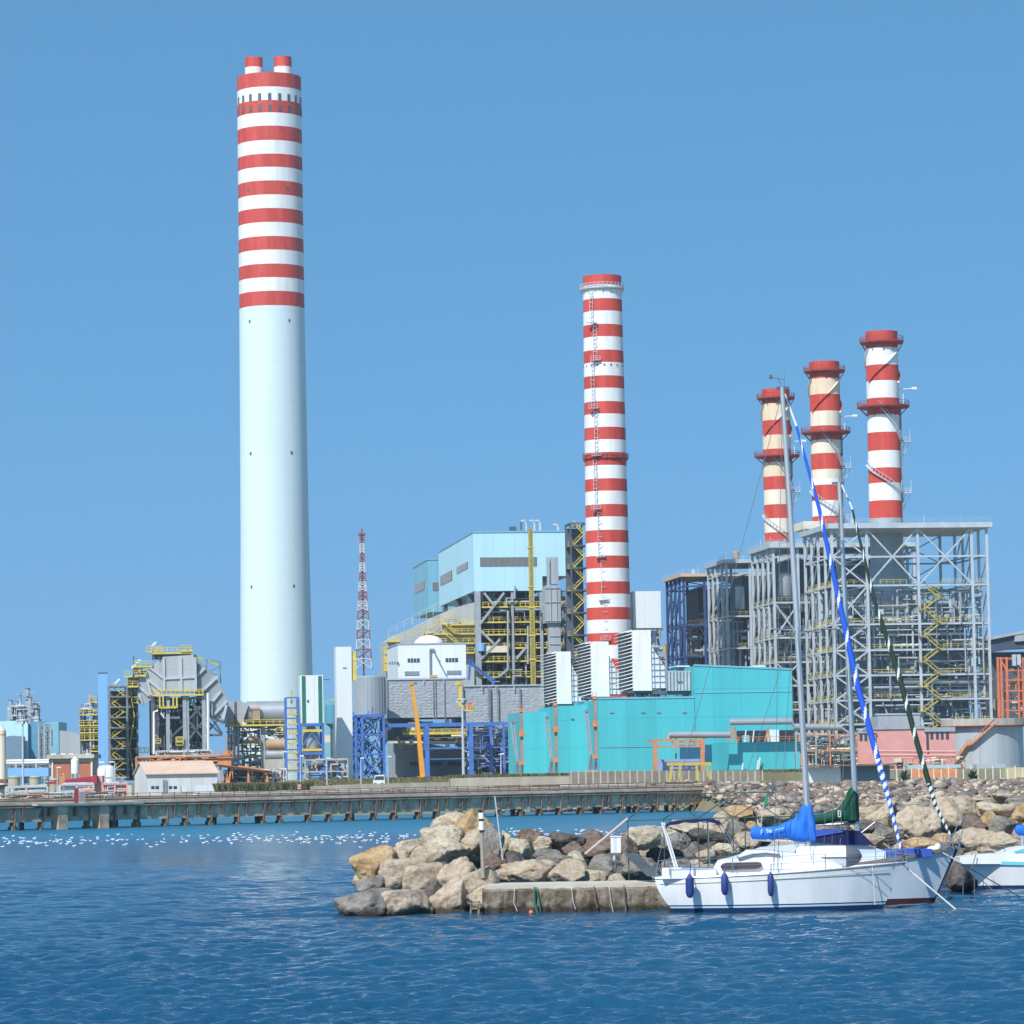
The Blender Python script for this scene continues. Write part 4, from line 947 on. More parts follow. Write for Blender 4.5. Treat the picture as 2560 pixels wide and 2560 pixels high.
# blue lattice below + pipe rack
fK = Fr(866, 935)
o = root('lattice_trestle', 'dense blue lattice frame carrying the round silver silo', 'steel trestle', fK.w(0, 0, GZ))
us = [fK.F(x, 1870)[0] for x in (868, 890, 906, 960)]; zt_ = fK.Z(1789, 905); zb_ = GZ - .4
for u in us:
    for v in (0, 7): mb = MB(fK); mb.bar((u, v, zb_), (u, v, zt_ - (.9 if u == us[0] else 0)), .6); mb.build('column', bsteel, o)
mb = MB(fK); lv = [zt_, zt_ - 5, zt_ - 10, zb_]
for i in range(3):
    for a, b in zip(us[:-1], us[1:]):
        for v in (0, 7):
            mb.bar((a, v, lv[i]), (b, v, lv[i + 1]), .3); mb.bar((b, v, lv[i]), (a, v, lv[i + 1]), .3); mb.bar((a, v, lv[i]), (b, v, lv[i]), .4)
for i in range(60):
    u = rg.uniform(us[1], us[3]); v = rg.uniform(1, 6); z = rg.uniform(zb_, zt_ - 1); mb.bar((u, v, z), (u + rg.uniform(-2, 2), v + rg.uniform(-2, 2), z + rg.uniform(1.5, 4)), .28)
mb.box(us[0], us[3], -.3, 7.3, zt_ - .5, zt_ + .1)
mb.build('bracing', bsteel, o)
mb = MB(fK); clutter(mb, us[0], us[3], 1, 6, zb_, zt_ - 1, 45, 3, rg, .4); mb.build('pipework', [dsteel, lsteel, steel], o)
mb = MB(fK); mb.fb(846, 1806, 900, 1940, 3, 20); mb.build('back_panel', panel_mat('blue_panel', (.12, .25, .36), 3, 0), o)
fK2 = Fr(960, 940)
o = root('pipe_rack', 'blue steel pipe rack running from the lattice frame to the turquoise hall', 'pipe rack', fK2.w(0, 0, GZ))
for x in (1068, 1178, 1228, 1260, 1285):
    for v in (0, 6):
        mb = MB(fK2); u = fK2.F(x, 1880)[0]; mb.bar((u, v, zb_), (u, v, fK2.Z(1808, x)), 1.1 if (x < 1200 and v == 0) else .6); mb.build('column', bsteel, o)
for y, w_ in ((1811, .9), (1870, .4), (1897, .25)):
    mb = MB(fK2); a = fK2.F(960 if y < 1850 else 1060, y)[0]; b = fK2.F(1290, y)[0]; z = fK2.Z(y, 1130)
    for v in (0, 6): mb.bar((a, v, z), (b, v, z), w_)
    mb.build('beam', bsteel, o)
mb = MB(fK2); clutter(mb, fK2.F(1160, 1880)[0], fK2.F(1290, 1880)[0], 1, 6, zb_, fK2.Z(1815, 1200), 150, 5, rg, .35); mb.build('pipework', [dsteel, steel, lsteel, bsteel, silver], o)
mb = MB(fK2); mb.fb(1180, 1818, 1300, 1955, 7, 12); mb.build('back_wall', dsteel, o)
# ---- mobile crane boom
fc = Fr(1055, 900)
o = root('mobile_crane_boom', 'long orange telescopic crane boom leaning left in front of the embossed grey wall', 'crane', fc.w(0, 0, GZ))
def pb(mb, x0, y0, x1, y1, w, v=0, m=0): mb.pbar(x0, y0, x1, y1, w, v, m)
sec = [(1057, 1952, 1.15), (1049, 1860, 1.0), (1041, 1790, .85), (1034, 1745, .75), (1029, 1708, .65)]
for i in range(4):
    mb = MB(fc); pb(mb, sec[i][0], sec[i][1], sec[i + 1][0], sec[i + 1][1] + 0, sec[i][2]); mb.build('boom_section', corange, o)
mb = MB(fc); mb.fb(1025, 1704, 1034, 1712, -.6, .6); mb.build('boom_head', corange, o)
mb = MB(fc); mb.fb(1034, 1706, 1043, 1711, -.4, .4); mb.build('hook_block', bsteel, o)
mb = MB(fc); mb.fb(1046, 1940, 1064, 1956, -1.2, 1.2); mb.build('turntable', corange, o)
# ---- aerial work platform with yellow arm
fa = Fr(1148, 930)
o = root('work_platform', 'yellow work platform basket hanging against the embossed grey wall', 'work platform', fa.w(0, 0, fa.Z(1776, 1150)))
mb = MB(fa); mb.fb(1138, 1704, 1152, 1713, -.6, .6); pb(mb, 1150, 1704, 1150, 1768, .8); pb(mb, 1147, 1765, 1160, 1773, .5); mb.build('arm', yellow, o)
mb = MB(fa); a, z = fa.F(1158, 1774); b, _ = fa.F(1184, 1774); mb.box(a, b, -1.2, 1.2, z - .35, z); mb.build('deck', yellow, o)
mb = MB(fa); railing(mb, [(a, -1.2, z), (b, -1.2, z), (b, 1.2, z)], w=.12, step=.8); mb.build('railing', yellow, o)
mb = MB(fa); a, z = fa.F(1175, 1773); mb.box(a - .5, a + .5, -.4, .4, z, z + 1.7); mb.build('toolbox', mat('red_orange', (.6, .12, .05)), o)
# ---- tall slab, silo tower, lattice ladder tower
fs = Fr(842, 905)
o = root('elevator_tower', 'tall slim pale grey tower slab right of the pale blue chimney', 'tower', fs.w(0, 0, GZ))
mb = MB(fs); mb.fb(842, 1617, 881, 1960, 0, 6); mb.build('wall', whitec, o)
mb = MB(fs); mb.fb(857, 1669, 867, 1671, -.1, .05); mb.build('vent', dsteel, o)
for y in (1650, 1676, 1700):
    mb = MB(fs); a, z = fs.F(882, y); mb.box(a, a + .9, 0, 2, z - .2, z + 2.2); mb.build('landing', yellow, o)
fs = Fr(747, 890)
o = root('silo_tower', 'white clad box with two green stripes over a silver hopper on blue legs', 'silo tower', fs.w(0, 0, GZ))
mb = MB(fs); mb.fb(751, 1688, 808, 1808, 0, 6); mb.build('cladding', whitec, o)
for x0, x1 in ((755, 764), (796, 805)): mb = MB(fs); mb.fb(x0, 1690, x1, 1808, -.15, 0); mb.build('green_stripe', green, o)
mb = MB(fs); mb.fb(768, 1750, 772, 1755, -.2, 0); mb.build('vent', black, o)
mb = MB(fs); pb(mb, 809, 1699, 824, 1699, .2, 2); mb.build('bracket', dsteel, o)
for x in (752, 808):
    for v in (0, 6): mb = MB(fs); a = fs.F(x, 1880)[0]; mb.bar((a, v, GZ - 2), (a, v, fs.Z(1808, x)), .6); mb.build('leg', bsteel, o)
mb = MB(fs)
for y in (1812, 1884, 1933): a, z = fs.F(752, y); b, _ = fs.F(808, y); mb.bar((a, 0, z), (b, 0, z), .6); mb.bar((a, 6, z), (b, 6, z), .6)
pb(mb, 753, 1870, 780, 1830, .25); pb(mb, 780, 1830, 807, 1870, .25); mb.build('beam', bsteel, o)
for y in (1829, 1877, 1931): mb = MB(fs); a, z = fs.F(755, y); b, _ = fs.F(805, y); mb.box(a, b, -.2, .6, z - .1, z + .5); mb.build('guard_rail', yellow, o)
mb = MB(fs); a, z = fs.F(779, 1875, 3); r = 2.1
mb.lathe(a, 3, [(.5, fs.F(779, 1918, 3)[1]), (r, fs.F(779, 1886, 3)[1]), (r, fs.F(779, 1845, 3)[1]), (r * .95, fs.F(779, 1838, 3)[1]), (r * .5, fs.F(779, 1818, 3)[1]), (.4, fs.F(779, 1812, 3)[1])], 22); mb.build('hopper', silver, o, True)
mb = MB(fs); clutter(mb, fs.F(756, 1930)[0], fs.F(804, 1930)[0], 1, 5, fs.Z(1950, 780), fs.Z(1905, 780), 14, 3, rg, .3); mb.build('valve_set', [ocht, white, steel], o)
fs = Fr(716, 890)
o = root('ladder_tower', 'narrow blue lattice tower with yellow ladder cages left of the green-striped box', 'ladder tower', fs.w(0, 0, GZ))
for x in (716, 747):
    mb = MB(fs); a = fs.F(x, 1850)[0]; mb.bar((a, 0, GZ - 2), (a, 0, fs.Z(1744, x)), .45); mb.build('column', bsteel, o)
    mb = MB(fs); mb.bar((a, 3, GZ - 2), (a, 3, fs.Z(1744, x)), .45); mb.build('column', bsteel, o)
mb = MB(fs)
for y in range(1744, 1950, 26): a, z = fs.F(716, y); b, _ = fs.F(747, y); mb.bar((a, 0, z), (b, 0, z), .3); mb.bar((a, 3, z), (b, 3, z), .3)
mb.build('beam', bsteel, o)
for i, y in enumerate(range(1786, 1940, 24)):
    mb = MB(fs); a, z = fs.F(722, y); b, _ = fs.F(745, y); mb.box(a, b, 0, 2.5, z - .15, z + .15); railing(mb, [(a, -.05, z), (b, -.05, z)], w=.14, step=.7, h=1.2); c_ = (a + b) / 2 + (.5 if i % 2 else -.5)
    for d in (-.3, .3): mb.bar((c_ + d, .5, z), (c_ + d, .5, z + 2.4), .1)
    mb.build('landing', yellow, o)
mb = MB(fs); pb(mb, 729, 1725, 729, 1760, .4, 1); mb.build('vent_pipe', dyellow, o)
# ---- lattice radio mast
o = root('lattice_mast', 'slender red and white lattice radio mast right of the tallest chimney', 'radio mast', P(910, 1900, 1050))
Y = 1050; s = Y / FOC; ys = [1335 + i * 24 for i in range(15)]; cxm = lambda y: P(905, y, Y).x + 0
c0 = P(907, 1500, Y)
for half in range(0, 14):
    mb = MB(); y0, y1 = ys[half], ys[half + 1]; w0 = (5 + max(0, (y0 - 1400)) * .056) * s; w1 = (5 + max(0, (y1 - 1400)) * .056) * s
    z0, z1 = P(907, y0, Y).z, P(907, y1, Y).z; x = c0.x
    for i, j in ((-1, -1), (1, -1), (1, 1), (-1, 1)):
        mb.bar((x + w0 * i, Y + w0 * j, z0), (x + w1 * i, Y + w1 * j, z1), .26)
    for (a, b) in (((-1, -1), (1, -1)), ((1, -1), (1, 1)), ((-1, 1), (1, 1)), ((-1, -1), (-1, 1))):
        n_ = 2 if half < 8 else 1
        for k in range(n_):
            t0, t1 = k / n_, (k + 1) / n_; za, zb2 = z0 + (z1 - z0) * t0, z0 + (z1 - z0) * t1; wa, wb = w0 + (w1 - w0) * t0, w0 + (w1 - w0) * t1
            mb.bar((x + wa * a[0], Y + wa * a[1], za), (x + wb * b[0], Y + wb * b[1], zb2), .2); mb.bar((x + wa * b[0], Y + wa * b[1], za), (x + wb * a[0], Y + wb * a[1], zb2), .2); mb.bar((x + wa * a[0], Y + wa * a[1], za), (x + wa * b[0], Y + wa * b[1], za), .22)
    mb.build('mast_section', mat('faded_red', (.26, .12, .13), .6) if half % 2 == 0 else mat('grey_white', (.55, .54, .56), .6), o)
mb = MB(); mb.bar((c0.x, Y, P(907, 1690, Y).z), (c0.x, Y, P(907, 1322, Y).z), .5); mb.build('ladder', rust, o)
mb = MB(); z = P(907, 1338, Y).z; mb.box(c0.x - 1, c0.x + 1, Y - 1, Y + 1, z, z + .6); mb.build('head', redd, o)
# ---- unloading cranes (grey leg, orange column)
def loading_arm(px, ytop, ybase, Y, label):
    fr = Fr(px, Y); o = root('marine_loader', label, 'loading arm', fr.w(0, 0, GZ), 'orange and grey loading arms in front of the hall')
    H = ybase - ytop
    mb = MB(fr); mb.pbar(px, ytop, px + 3, ybase - H * .22, .62, 0); mb.build('column', mat('faded_orange', (.36, .27, .23), .6, var=.3), o)
    mb = MB(fr); a, z = fr.F(px - 7, ytop + H * .37); b, _ = fr.F(px + 7, ytop + H * .37); mb.box(a, b, -.9, .9, z - .5, z + .7); mb.build('platform', orange, o); mb = MB(fr); a, z = fr.F(px - 8, ybase - H * .21); b, _ = fr.F(px + 6, ybase - H * .21); mb.box(a, b, -.9, .9, z - .4, z + .4); mb.build('platform', orange, o); mb = MB(fr); mb.box(fr.F(px - 5, 0 + ytop + 5)[0], fr.F(px + 4, ytop)[0], -.5, .5, fr.Z(ytop + 8, px), fr.Z(ytop, px)); mb.build('platform', orange, o)
    mb = MB(fr); a, z = fr.F(px - 5, ytop + 4); b, _ = fr.F(px + 4, ytop + 4); railing(mb, [(a, 0, z), (b, 0, z)], w=.08, step=.6); mb.build('railing', orange, o)
    for d in (0, 7):
        mb = MB(fr); mb.pbar(px - 26 + d, ytop + H * .2, px - 12 + d * .6, ybase - H * .24, .28, -.5); mb.build('boom', steel, o)
    mb = MB(fr)
    for i in range(9):
        t = i / 9; mb.pbar(px - 26 + 14 * t, ytop + H * (.2 + .56 * t), px - 19 + 11 * t, ytop + H * (.2 + .56 * (t + .05)), .25, -.5)
    mb.pbar(px - 24, ytop + H * .19, px - 15, ytop + H * .21, .5, -.5)
    mb.build('boom_lattice', msteel, o)
    mb = MB(fr)
    for a, b in ((px - 10, px - 15), (px + 4, px), (px - 8, px - 8), (px + 2, px + 4)): mb.pbar(a, ybase - H * .2, b, ybase, .45, -.6)
    mb.build('pedestal', msteel, o)
    mb = MB(fr); a, z = fr.F(px - 22, ybase - 6); b, _ = fr.F(px + 4, ybase - 6); mb.box(a, b, -2, 0, z - 1, z); mb.build('hose_tray', pconc, o)
loading_arm(1303, 1772, 1944, 790, 'leftmost loading arm, at the left corner of the turquoise hall')
loading_arm(1388, 1757, 1940, 780, 'middle loading arm, over the second step of the turquoise hall')
loading_arm(1487, 1740, 1932, 770, 'rightmost and tallest loading arm, at the third step of the turquoise hall')
# ---- right edge: pink building, tank, orange frame, dark roofed shed
fp = Fr(2148, 850)
o = root('pink_building', 'pink rendered building with small dark windows below the largest boiler frame', 'building', fp.w(0, 0, GZ - 2))
mb = MB(fp); mb.fb(2146, 1833, 2190, 1912, 0, 12); mb.fb(2190, 1823, 2316, 1915, .5, 12); mb.fb(2316, 1828, 2387, 1915, 0, 12); mb.build('wall', pink, o)
mb = MB(fp); mb.fb(2146, 1828, 2190, 1833, -.3, 12); mb.fb(2312, 1818, 2388, 1829, -.4, 12); mb.fb(2188, 1816, 2314, 1823, .2, 12); mb.build('roof', steel, o)
for x in (2149, 2161, 2326, 2340, 2352, 2365): mb = MB(fp); mb.fb(x, 1835 if x < 2200 else 1830, x + 7, 1852 if x < 2200 else 1848, -.1, .1); mb.build('window', glass, o)
mb = MB(fp); mb.fb(2316, 1828, 2322, 1884, -.12, .1); mb.fb(2335, 1900, 2352, 1910, -.1, .1); mb.build('door', glass, o)
mb = MB(fp)
for y in (1878, 1888): mb.tube([q3(fp, 2190, y, -4), q3(fp, 2390, y + 1, -4)], .28, 8)
for x in (2205, 2240, 2275, 2316, 2366): mb.pbar(x, 1878, x, 1935, .3, -4)
mb.build('pipe_run', pink, o)
o = root('pipe_yard', 'tangle of orange and pale pipework in front of the pink building', 'pipework', fp.w(10, -8, GZ - 2))
mb = MB(fp); clutter(mb, fp.F(2205, 1920)[0], fp.F(2390, 1920)[0], -9, -5, fp.Z(1945, 2300), fp.Z(1895, 2300), 90, 5, rg, .22); mb.build('pipework', [orange, rust, cream2, pink, pconc], o)
gadget(2195, 1790, 2300, 1818, 870, greyc, 'grey_cabin', 'grey box cabin above the pink building roof', 'cabin', 8)
ft = Fr(2386, 820)
o = root('storage_tank', 'large grey sheet-metal tank with an orange stair across it', 'storage tank', P(2480, 1925, 850))
cx = P(2490, 1900, 860).x; s = 860 / FOC; rt_ = 98 * s; cy = 860 + 20; zt_ = P(2490, 1812, 860).z
mb = MB(); mb.lathe(cx, cy, [(rt_, GZ - 3), (rt_, zt_)], 48); mb.build('shell', panel_mat('tank_sheet', (.50, .55, .59), 2.6, 0, rough=.45, metal=.15, var=.2), o, True)
mb = MB(); mb.lathe(cx, cy, [(rt_ + 1.2, zt_), (rt_ + 1.2, zt_ + 1.6), (rt_ - 1, zt_ + 1.7)], 48); mb.build('rim', pconc, o)
mb = MB(); mb.lathe(cx, cy, [(rt_ + .1, zt_ - .3), (rt_ + 1.4, zt_ - .15), (rt_ + 1.4, zt_ + .05), (rt_ + .1, zt_ + .05)], 48); mb.build('rim_band', redd, o)
mb = MB(); pts = []
for i in range(17):
    t = i / 16; px_ = 2387 + (2492 - 2387) * t; py_ = 1907 - (1907 - 1812) * (t if t < .3 or t > .45 else .3 + (t - .3) * 0) if False else None
for (xa, ya, xb, yb) in ((2387, 1907, 2418, 1862), (2418, 1862, 2430, 1860), (2430, 1860, 2486, 1808)):
    pts.append((xa, ya)); 
    last = (xb, yb)
pts.append(last)
def on_tank(px_, py_):
    k, m_ = ray(px_, py_); rr = rt_ + .9; A = 1 + k * k; B = -2 * (k * cx + cy); C_ = cx * cx + cy * cy - rr * rr; D = max(0, B * B - 4 * A * C_); y_ = (-B - math.sqrt(D)) / (2 * A)
    return Vector((k * y_, y_, EYE + m_ * y_))
for (p, q_) in zip(pts[:-1], pts[1:]):
    N = 6
    for i in range(N):
        a = on_tank(p[0] + (q_[0] - p[0]) * i / N, p[1] + (q_[1] - p[1]) * i / N); b = on_tank(p[0] + (q_[0] - p[0]) * (i + 1) / N, p[1] + (q_[1] - p[1]) * (i + 1) / N)
        mb.bar(a, b, 1.0, h=.45); mb.bar(a + Vector((0, -.4, 1.1)), b + Vector((0, -.4, 1.1)), .12); mb.bar(a + Vector((0, -.4, 0)), a + Vector((0, -.4, 1.1)), .1)
mb.build('stair', orange, o)
fo = Fr(2490, 905)
o = root('orange_pipe_structure', 'bright orange pipe frame at the right edge of the picture', 'pipe structure', fo.w(0, 0, GZ))
for x in (2494, 2502, 2516, 2545, 2556):
    mb = MB(fo); pb(mb, x, 1643, x + 3, 1795, .55 if x < 2530 else .4); mb.build('column', mat('vermilion', (.66, .19, .09), .5, var=.2), o)
mb = MB(fo)
for y in (1646, 1676, 1700, 1727, 1752, 1776): pb(mb, 2494 if y < 1660 else 2512, y, 2600, y, .35)
pb(mb, 2502, 1650, 2518, 1680, .4); mb.build('beam', MATS['vermilion'], o)
mb = MB(fo); clutter(mb, fo.F(2514, 1700)[0], fo.F(2600, 1700)[0], .5, 4, fo.Z(1790, 2540), fo.Z(1650, 2540), 80, 4, rg, .3); mb.build('pipework', [white, dsteel, silver, orange], o)
mb = MB(fo); mb.fb(2532, 1636, 2540, 1664, -1, 0); mb.fb(2543, 1636, 2552, 1662, -1, 0); mb.build('cabinet', lsteel, o)
mb = MB(fo); mb.fb(2484, 1748, 2512, 1792, 4, 8); mb.build('concrete_plinth', concrete, o)
fr_ = Fr(2478, 1020)
o = root('conveyor_house', 'dark gallery with a grey sloping roof at the right edge, behind the orange frame', 'building', fr_.w(0, 0, GZ))
mb = MB(fr_); mb.pprism([(2474, 1594), (2535, 1582), (2600, 1575), (2600, 1618), (2535, 1622), (2474, 1632)], 0, 10); mb.build('gallery', mat('slate_sheet', (.07, .09, .13), .5), o)
mb = MB(fr_); mb.pprism([(2474, 1594), (2535, 1582), (2600, 1570), (2600, 1576), (2535, 1588), (2474, 1600)], -1, 11); mb.pprism([(2537, 1582), (2600, 1574), (2600, 1600), (2537, 1604)], -.8, 0); mb.build('roof', greyc, o)
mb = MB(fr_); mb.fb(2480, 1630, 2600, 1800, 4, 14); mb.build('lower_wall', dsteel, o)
# ================================================================== left part of the plant
ZL = 3.0
o = root('refinery_hall', 'pale turquoise hall at the far left, its shaded right side painted dark blue', 'building', P(40, 1950, 1050))
ff = Fr(0, 1050, a=0)
mb = MB(ff); mb.fb(-80, 1803, 70, 1960, 0, 20); mb.build('front_block', lblue, o)
mb = MB(ff); mb.fb(70, 1804, 113, 1960, 1.5, 20); mb.build('shaded_side_panel', mat('deep_blue_sheet_and_shade', (.10, .30, .42), .5), o)  # front panel coloured dark to imitate the hall's shaded right side
mb = MB(ff); mb.fb(113, 1805, 147, 1960, .8, 20); mb.build('rear_block', mat('sea_blue_sheet', (.20, .46, .56), .5), o)
mb = MB(ff); mb.pprism([(14, 1842), (30, 1839), (57, 1841), (57, 1960), (14, 1960)], -6, -1); mb.build('store_wing', mat('slate_blue_sheet', (.16, .24, .33), .5), o)
o = root('gabled_store', 'grey gabled store to the right of the turquoise hall', 'building', P(175, 1950, 1000))
ff = Fr(150, 1000, a=0); mb = MB(ff); mb.pprism([(149, 1826), (165, 1828), (198, 1836), (215, 1842), (215, 1960), (149, 1960)], 0, 15); mb.build('wall', greyc, o)
o = root('process_columns', 'cluster of grey distillation columns and vents above the turquoise hall', 'process plant', P(60, 1805, 1090))
ff = Fr(20, 1090, a=0); rg = random.Random(8)
for x, yt, w_ in ((26, 1752, 1.1), (40, 1755, .8), (50, 1735, .7), (67, 1722, 1.2), (75, 1745, 1.0), (90, 1760, .9), (32, 1762, .6), (84, 1754, .5)):
    mb = MB(ff); a, z = ff.F(x, yt); zb_ = ff.Z(1806, x); mb.lathe(a, rg.uniform(0, 3), [(w_, zb_), (w_, zb_ + (z - zb_) * .6), (w_ * .6, zb_ + (z - zb_) * .65), (w_ * .6, z), (w_ * .8, z + .2)], 10); mb.build('column', steel, o, True)
mb = MB(ff); clutter(mb, ff.F(20, 1800)[0], ff.F(97, 1800)[0], -1, 3, ff.Z(1812, 60), ff.Z(1765, 60), 90, 3, rg, .4)
for x, y in ((48, 1734), (84, 1755), (68, 1728)): a, z = ff.F(x, y); mb.bar((a - 1.2, 0, z), (a + 2.2, 0, z - .4), .3)
mb.build('pipework', [steel, msteel, lsteel], o)
mb = MB(ff); mb.fb(16, 1798, 100, 1960, 1, 5); mb.build('base_block', greyc, o)
o = root('lattice_tower', 'dark blue-grey lattice pipe tower in front of the turquoise hall', 'lattice tower', P(112, 1900, 1030))
ff = Fr(96, 1030, a=0); us = [ff.F(x, 1850)[0] for x in (97, 111, 127)]
for u in us: mb = MB(ff); mb.bar((u, 0, GZ), (u, 0, ff.Z(1810, 110)), .5); mb.build('column', steel, o)
mb = MB(ff)
for i in range(6):
    y = 1812 + i * 16; z0, z1 = ff.Z(y, 110), ff.Z(y + 16, 110)
    for a, b in zip(us[:-1], us[1:]): mb.bar((a, 0, z0), (b, 0, z1), .3); mb.bar((b, 0, z0), (a, 0, z1), .3); mb.bar((a, 0, z0), (b, 0, z0), .4)
clutter(mb, us[0], us[2], .2, 3, GZ, ff.Z(1812, 110), 40, 1, rg, .3); mb.build('bracing', msteel, o)
# sky blue tower slab and its stair tower
ff = Fr(246, 940)
o = root('lift_tower', 'slim sky blue tower slab left of the yellow stair tower', 'tower', ff.w(0, 0, GZ))
mb = MB(ff); mb.fb(246, 1681, 269, 1955, 0, 5); mb.build('wall', sblue, o)
mb = MB(ff); mb.fb(245, 1680, 270, 1682, -.2, 5); mb.build('roof_edge', msteel, o)
ot, ft_ = stair_tower(272, 955, 273, 317, 1716, 1950, 9, 'dark stair tower with bright yellow flights right of the sky blue slab', msteel, depth=9, sw=(280, 309), nf=11, backm=mat('brown_grey_sheet', (.10, .09, .085), .7))
ot2, ft2 = stair_tower(318, 962, 319, 343, 1716, 1950, 9, 'narrow dark steel tower joining the yellow stair tower to the big grey hopper', msteel, depth=9, sw=(324, 336), nf=3, backm=dsteel)
o = root('platform_tower', 'tower of yellow railed platforms left of the sky blue slab', 'platform tower', Fr(198, 960).w(0, 0, GZ))
ff = Fr(198, 960); rg = random.Random(4)
for x in (202, 226, 246): mb = MB(ff); a = ff.F(x, 1850)[0]; mb.bar((a, 0, GZ), (a, 0, ff.Z(1737 if x > 210 else 1790, x)), .35); mb.build('column', lsteel if x == 226 else dsteel, o)
for y, x0 in ((1754, 226), (1786, 197), (1813, 197), (1831, 200), (1849, 200), (1877, 226), (1905, 226)):
    mb = MB(ff); a, z = ff.F(x0, y); b, _ = ff.F(246, y); mb.box(a, b, -.3, 5, z - .2, z, 1); railing(mb, [(a, 4, z), (a, -.3, z), (b, -.3, z)], w=.14, step=1.2, h=1.2); mb.box(a, b, -.4, -.3, z - .3, z); mb.build('walkway', [yellow, dsteel], o)
mb = MB(ff); clutter(mb, ff.F(202, 1850)[0], ff.F(246, 1850)[0], .5, 5, GZ, ff.Z(1760, 220), 90, 4, rg, .4); mb.fb(202, 1800, 246, 1955, 5, 7, 2); mb.fb(219, 1737, 236, 1775, 2, 5, 0); mb.build('pipework', [steel, lsteel, msteel, silver], o)
# the great hopper
fh = Fr(381, 960)
o = root('precipitator', 'huge angular light grey duct hopper on a dark steel trestle, yellow platforms on top', 'duct hopper', fh.w(0, 0, GZ))
hop = panel_mat('hopper_sheet', (.44, .47, .48), 3.4, 6.0, var=.15)
mb = MB(fh); mb.pprism([(407, 1642), (484, 1637), (492, 1728), (411, 1728)], 0, 14); mb.build('main_casing', hop, o)
mb = MB(fh)
pA = [fh.F(407, 1642), fh.F(348, 1695), fh.F(344, 1745), fh.F(358, 1762), fh.F(411, 1728)]
mb.prism(pA, 1.2, 13); mb.build('inlet_duct', hop, o)
mb = MB(fh); mb.pprism([(484, 1637), (510, 1664), (552, 1710), (571, 1752), (563, 1808), (530, 1790), (492, 1728)], 1.5, 13); mb.build('outlet_duct', panel_mat('hopper_sheet_dark', (.33, .36, .38), 3.4, 6, var=.15), o)
mb = MB(fh)
for (a, b, c_, d) in ((373, 1668, 408, 1695), (358, 1690, 405, 1728), (345, 1714, 372, 1740), (368, 1700, 382, 1757), (348, 1735, 356, 1762)): mb.pbar(a, b, c_, d, .6, 1.0)
for (a, b, c_, d) in ((492, 1690, 512, 1670), (505, 1728, 545, 1690), (530, 1755, 552, 1728), (533, 1788, 568, 1752), (555, 1808, 566, 1762)): mb.pbar(a, b, c_, d, .7, 1.2)
mb.build('stiffener', lsteel, o)
mb = MB(fh)
for x in (409, 452, 488): mb.pbar(x, 1643, x + 2, 1728, .55, -.1)
mb.pbar(407, 1697, 490, 1693, .5, -.12)
mb.build('stiffener', lsteel, o)
mb = MB(fh); mb.fb(383, 1632, 478, 1645, 1, 12, 0)
for i in range(8): mb.fb(384 + i * 12, 1640, 387 + i * 12, 1648, .6, 1, 0)
mb.fb(395, 1632, 470, 1635, .5, 1, 1); mb.build('roof_truss', [dsteel, lsteel], o)
for (x0, x1, y, v) in ((366, 405, 1628, 1), (381, 480, 1632, .5), (452, 481, 1626, .2), (335, 380, 1665, 1), (336, 365, 1688, .5), (318, 345, 1715, .5), (311, 330, 1690, 1), (381, 509, 1737, -1), (330, 345, 1755, 0)):
    mb = MB(fh); a, z = fh.F(x0, y, v); b, _ = fh.F(x1, y, v); mb.box(a, b, v - .3, v + 3, z - .35, z); mb.box(a, b, v - .4, v - .3, z - .4, z + .05); railing(mb, [(a, v + 3, z), (a, v - .3, z), (b, v - .3, z), (b, v + 3, z)], w=.15, step=1.2, h=1.3); mb.build('walkway', yellow, o)
mb = MB(fh); clutter(mb, fh.F(312, 1700)[0], fh.F(372, 1700)[0], 2, 8, fh.Z(1745, 340), fh.Z(1690, 340), 60, 4, rg, .4); clutter(mb, fh.F(335, 1680)[0], fh.F(380, 1680)[0], 3, 8, fh.Z(1700, 350), fh.Z(1665, 350), 30, 4, rg, .4); mb.fb(333, 1640, 336, 1715, 3, 4, 0); mb.build('equipment', [dsteel, steel, dyellow, msteel], o)
for (x, y) in ((293, 1703), (344, 1655), (335, 1664), (384, 1611)):
    mb = MB(fh); mb.pbar(x - 6, y + 6, x + 6, y - 6, .5, 1); mb.build('roof_vent_cap', white, o)
for x0 in (399, 433):
    mb = MB(fh); a, za = fh.F(x0, 1742, -1.4); b, zb_ = fh.F(x0 + 9, 1770, -1.4)
    for u in (a, b): mb.bar((u, -1.4, za), (u, -1.4, zb_), .4)
    mb.build('ladder_cage', yellow, o)
mb = MB(fh); a, z = fh.F(400, 1769, -1.4); b, _ = fh.F(442, 1769, -1.4); mb.box(a, b, -1.6, 1, z - .25, z + .25); mb.build('walkway', yellow, o)
for x in (382, 420, 462, 470, 510):
    for v in (0, 12):
        mb = MB(fh); a = fh.F(x, 1820)[0]; mb.bar((a, v, GZ), (a, v, fh.Z(1738, x)), 1.0 if x != 470 else .6); mb.build('column', dsteel if x == 382 else steel, o)
mb = MB(fh)
for (a, b, c_, d) in ((470, 1742, 510, 1800), (510, 1760, 470, 1800), (470, 1800, 510, 1850), (510, 1800, 470, 1850), (420, 1850, 462, 1810), (490, 1735, 556, 1835), (515, 1800, 552, 1835), (552, 1790, 515, 1835), (520, 1838, 556, 1838), (384, 1745, 420, 1745), (384, 1765, 462, 1765)): mb.pbar(a, b, c_, d, .55, 0)
for (a, b, c_, d) in ((385, 1850, 420, 1880), (420, 1850, 385, 1880)): mb.pbar(a, b, c_, d, .4, 12)
mb.build('bracing', dsteel, o)
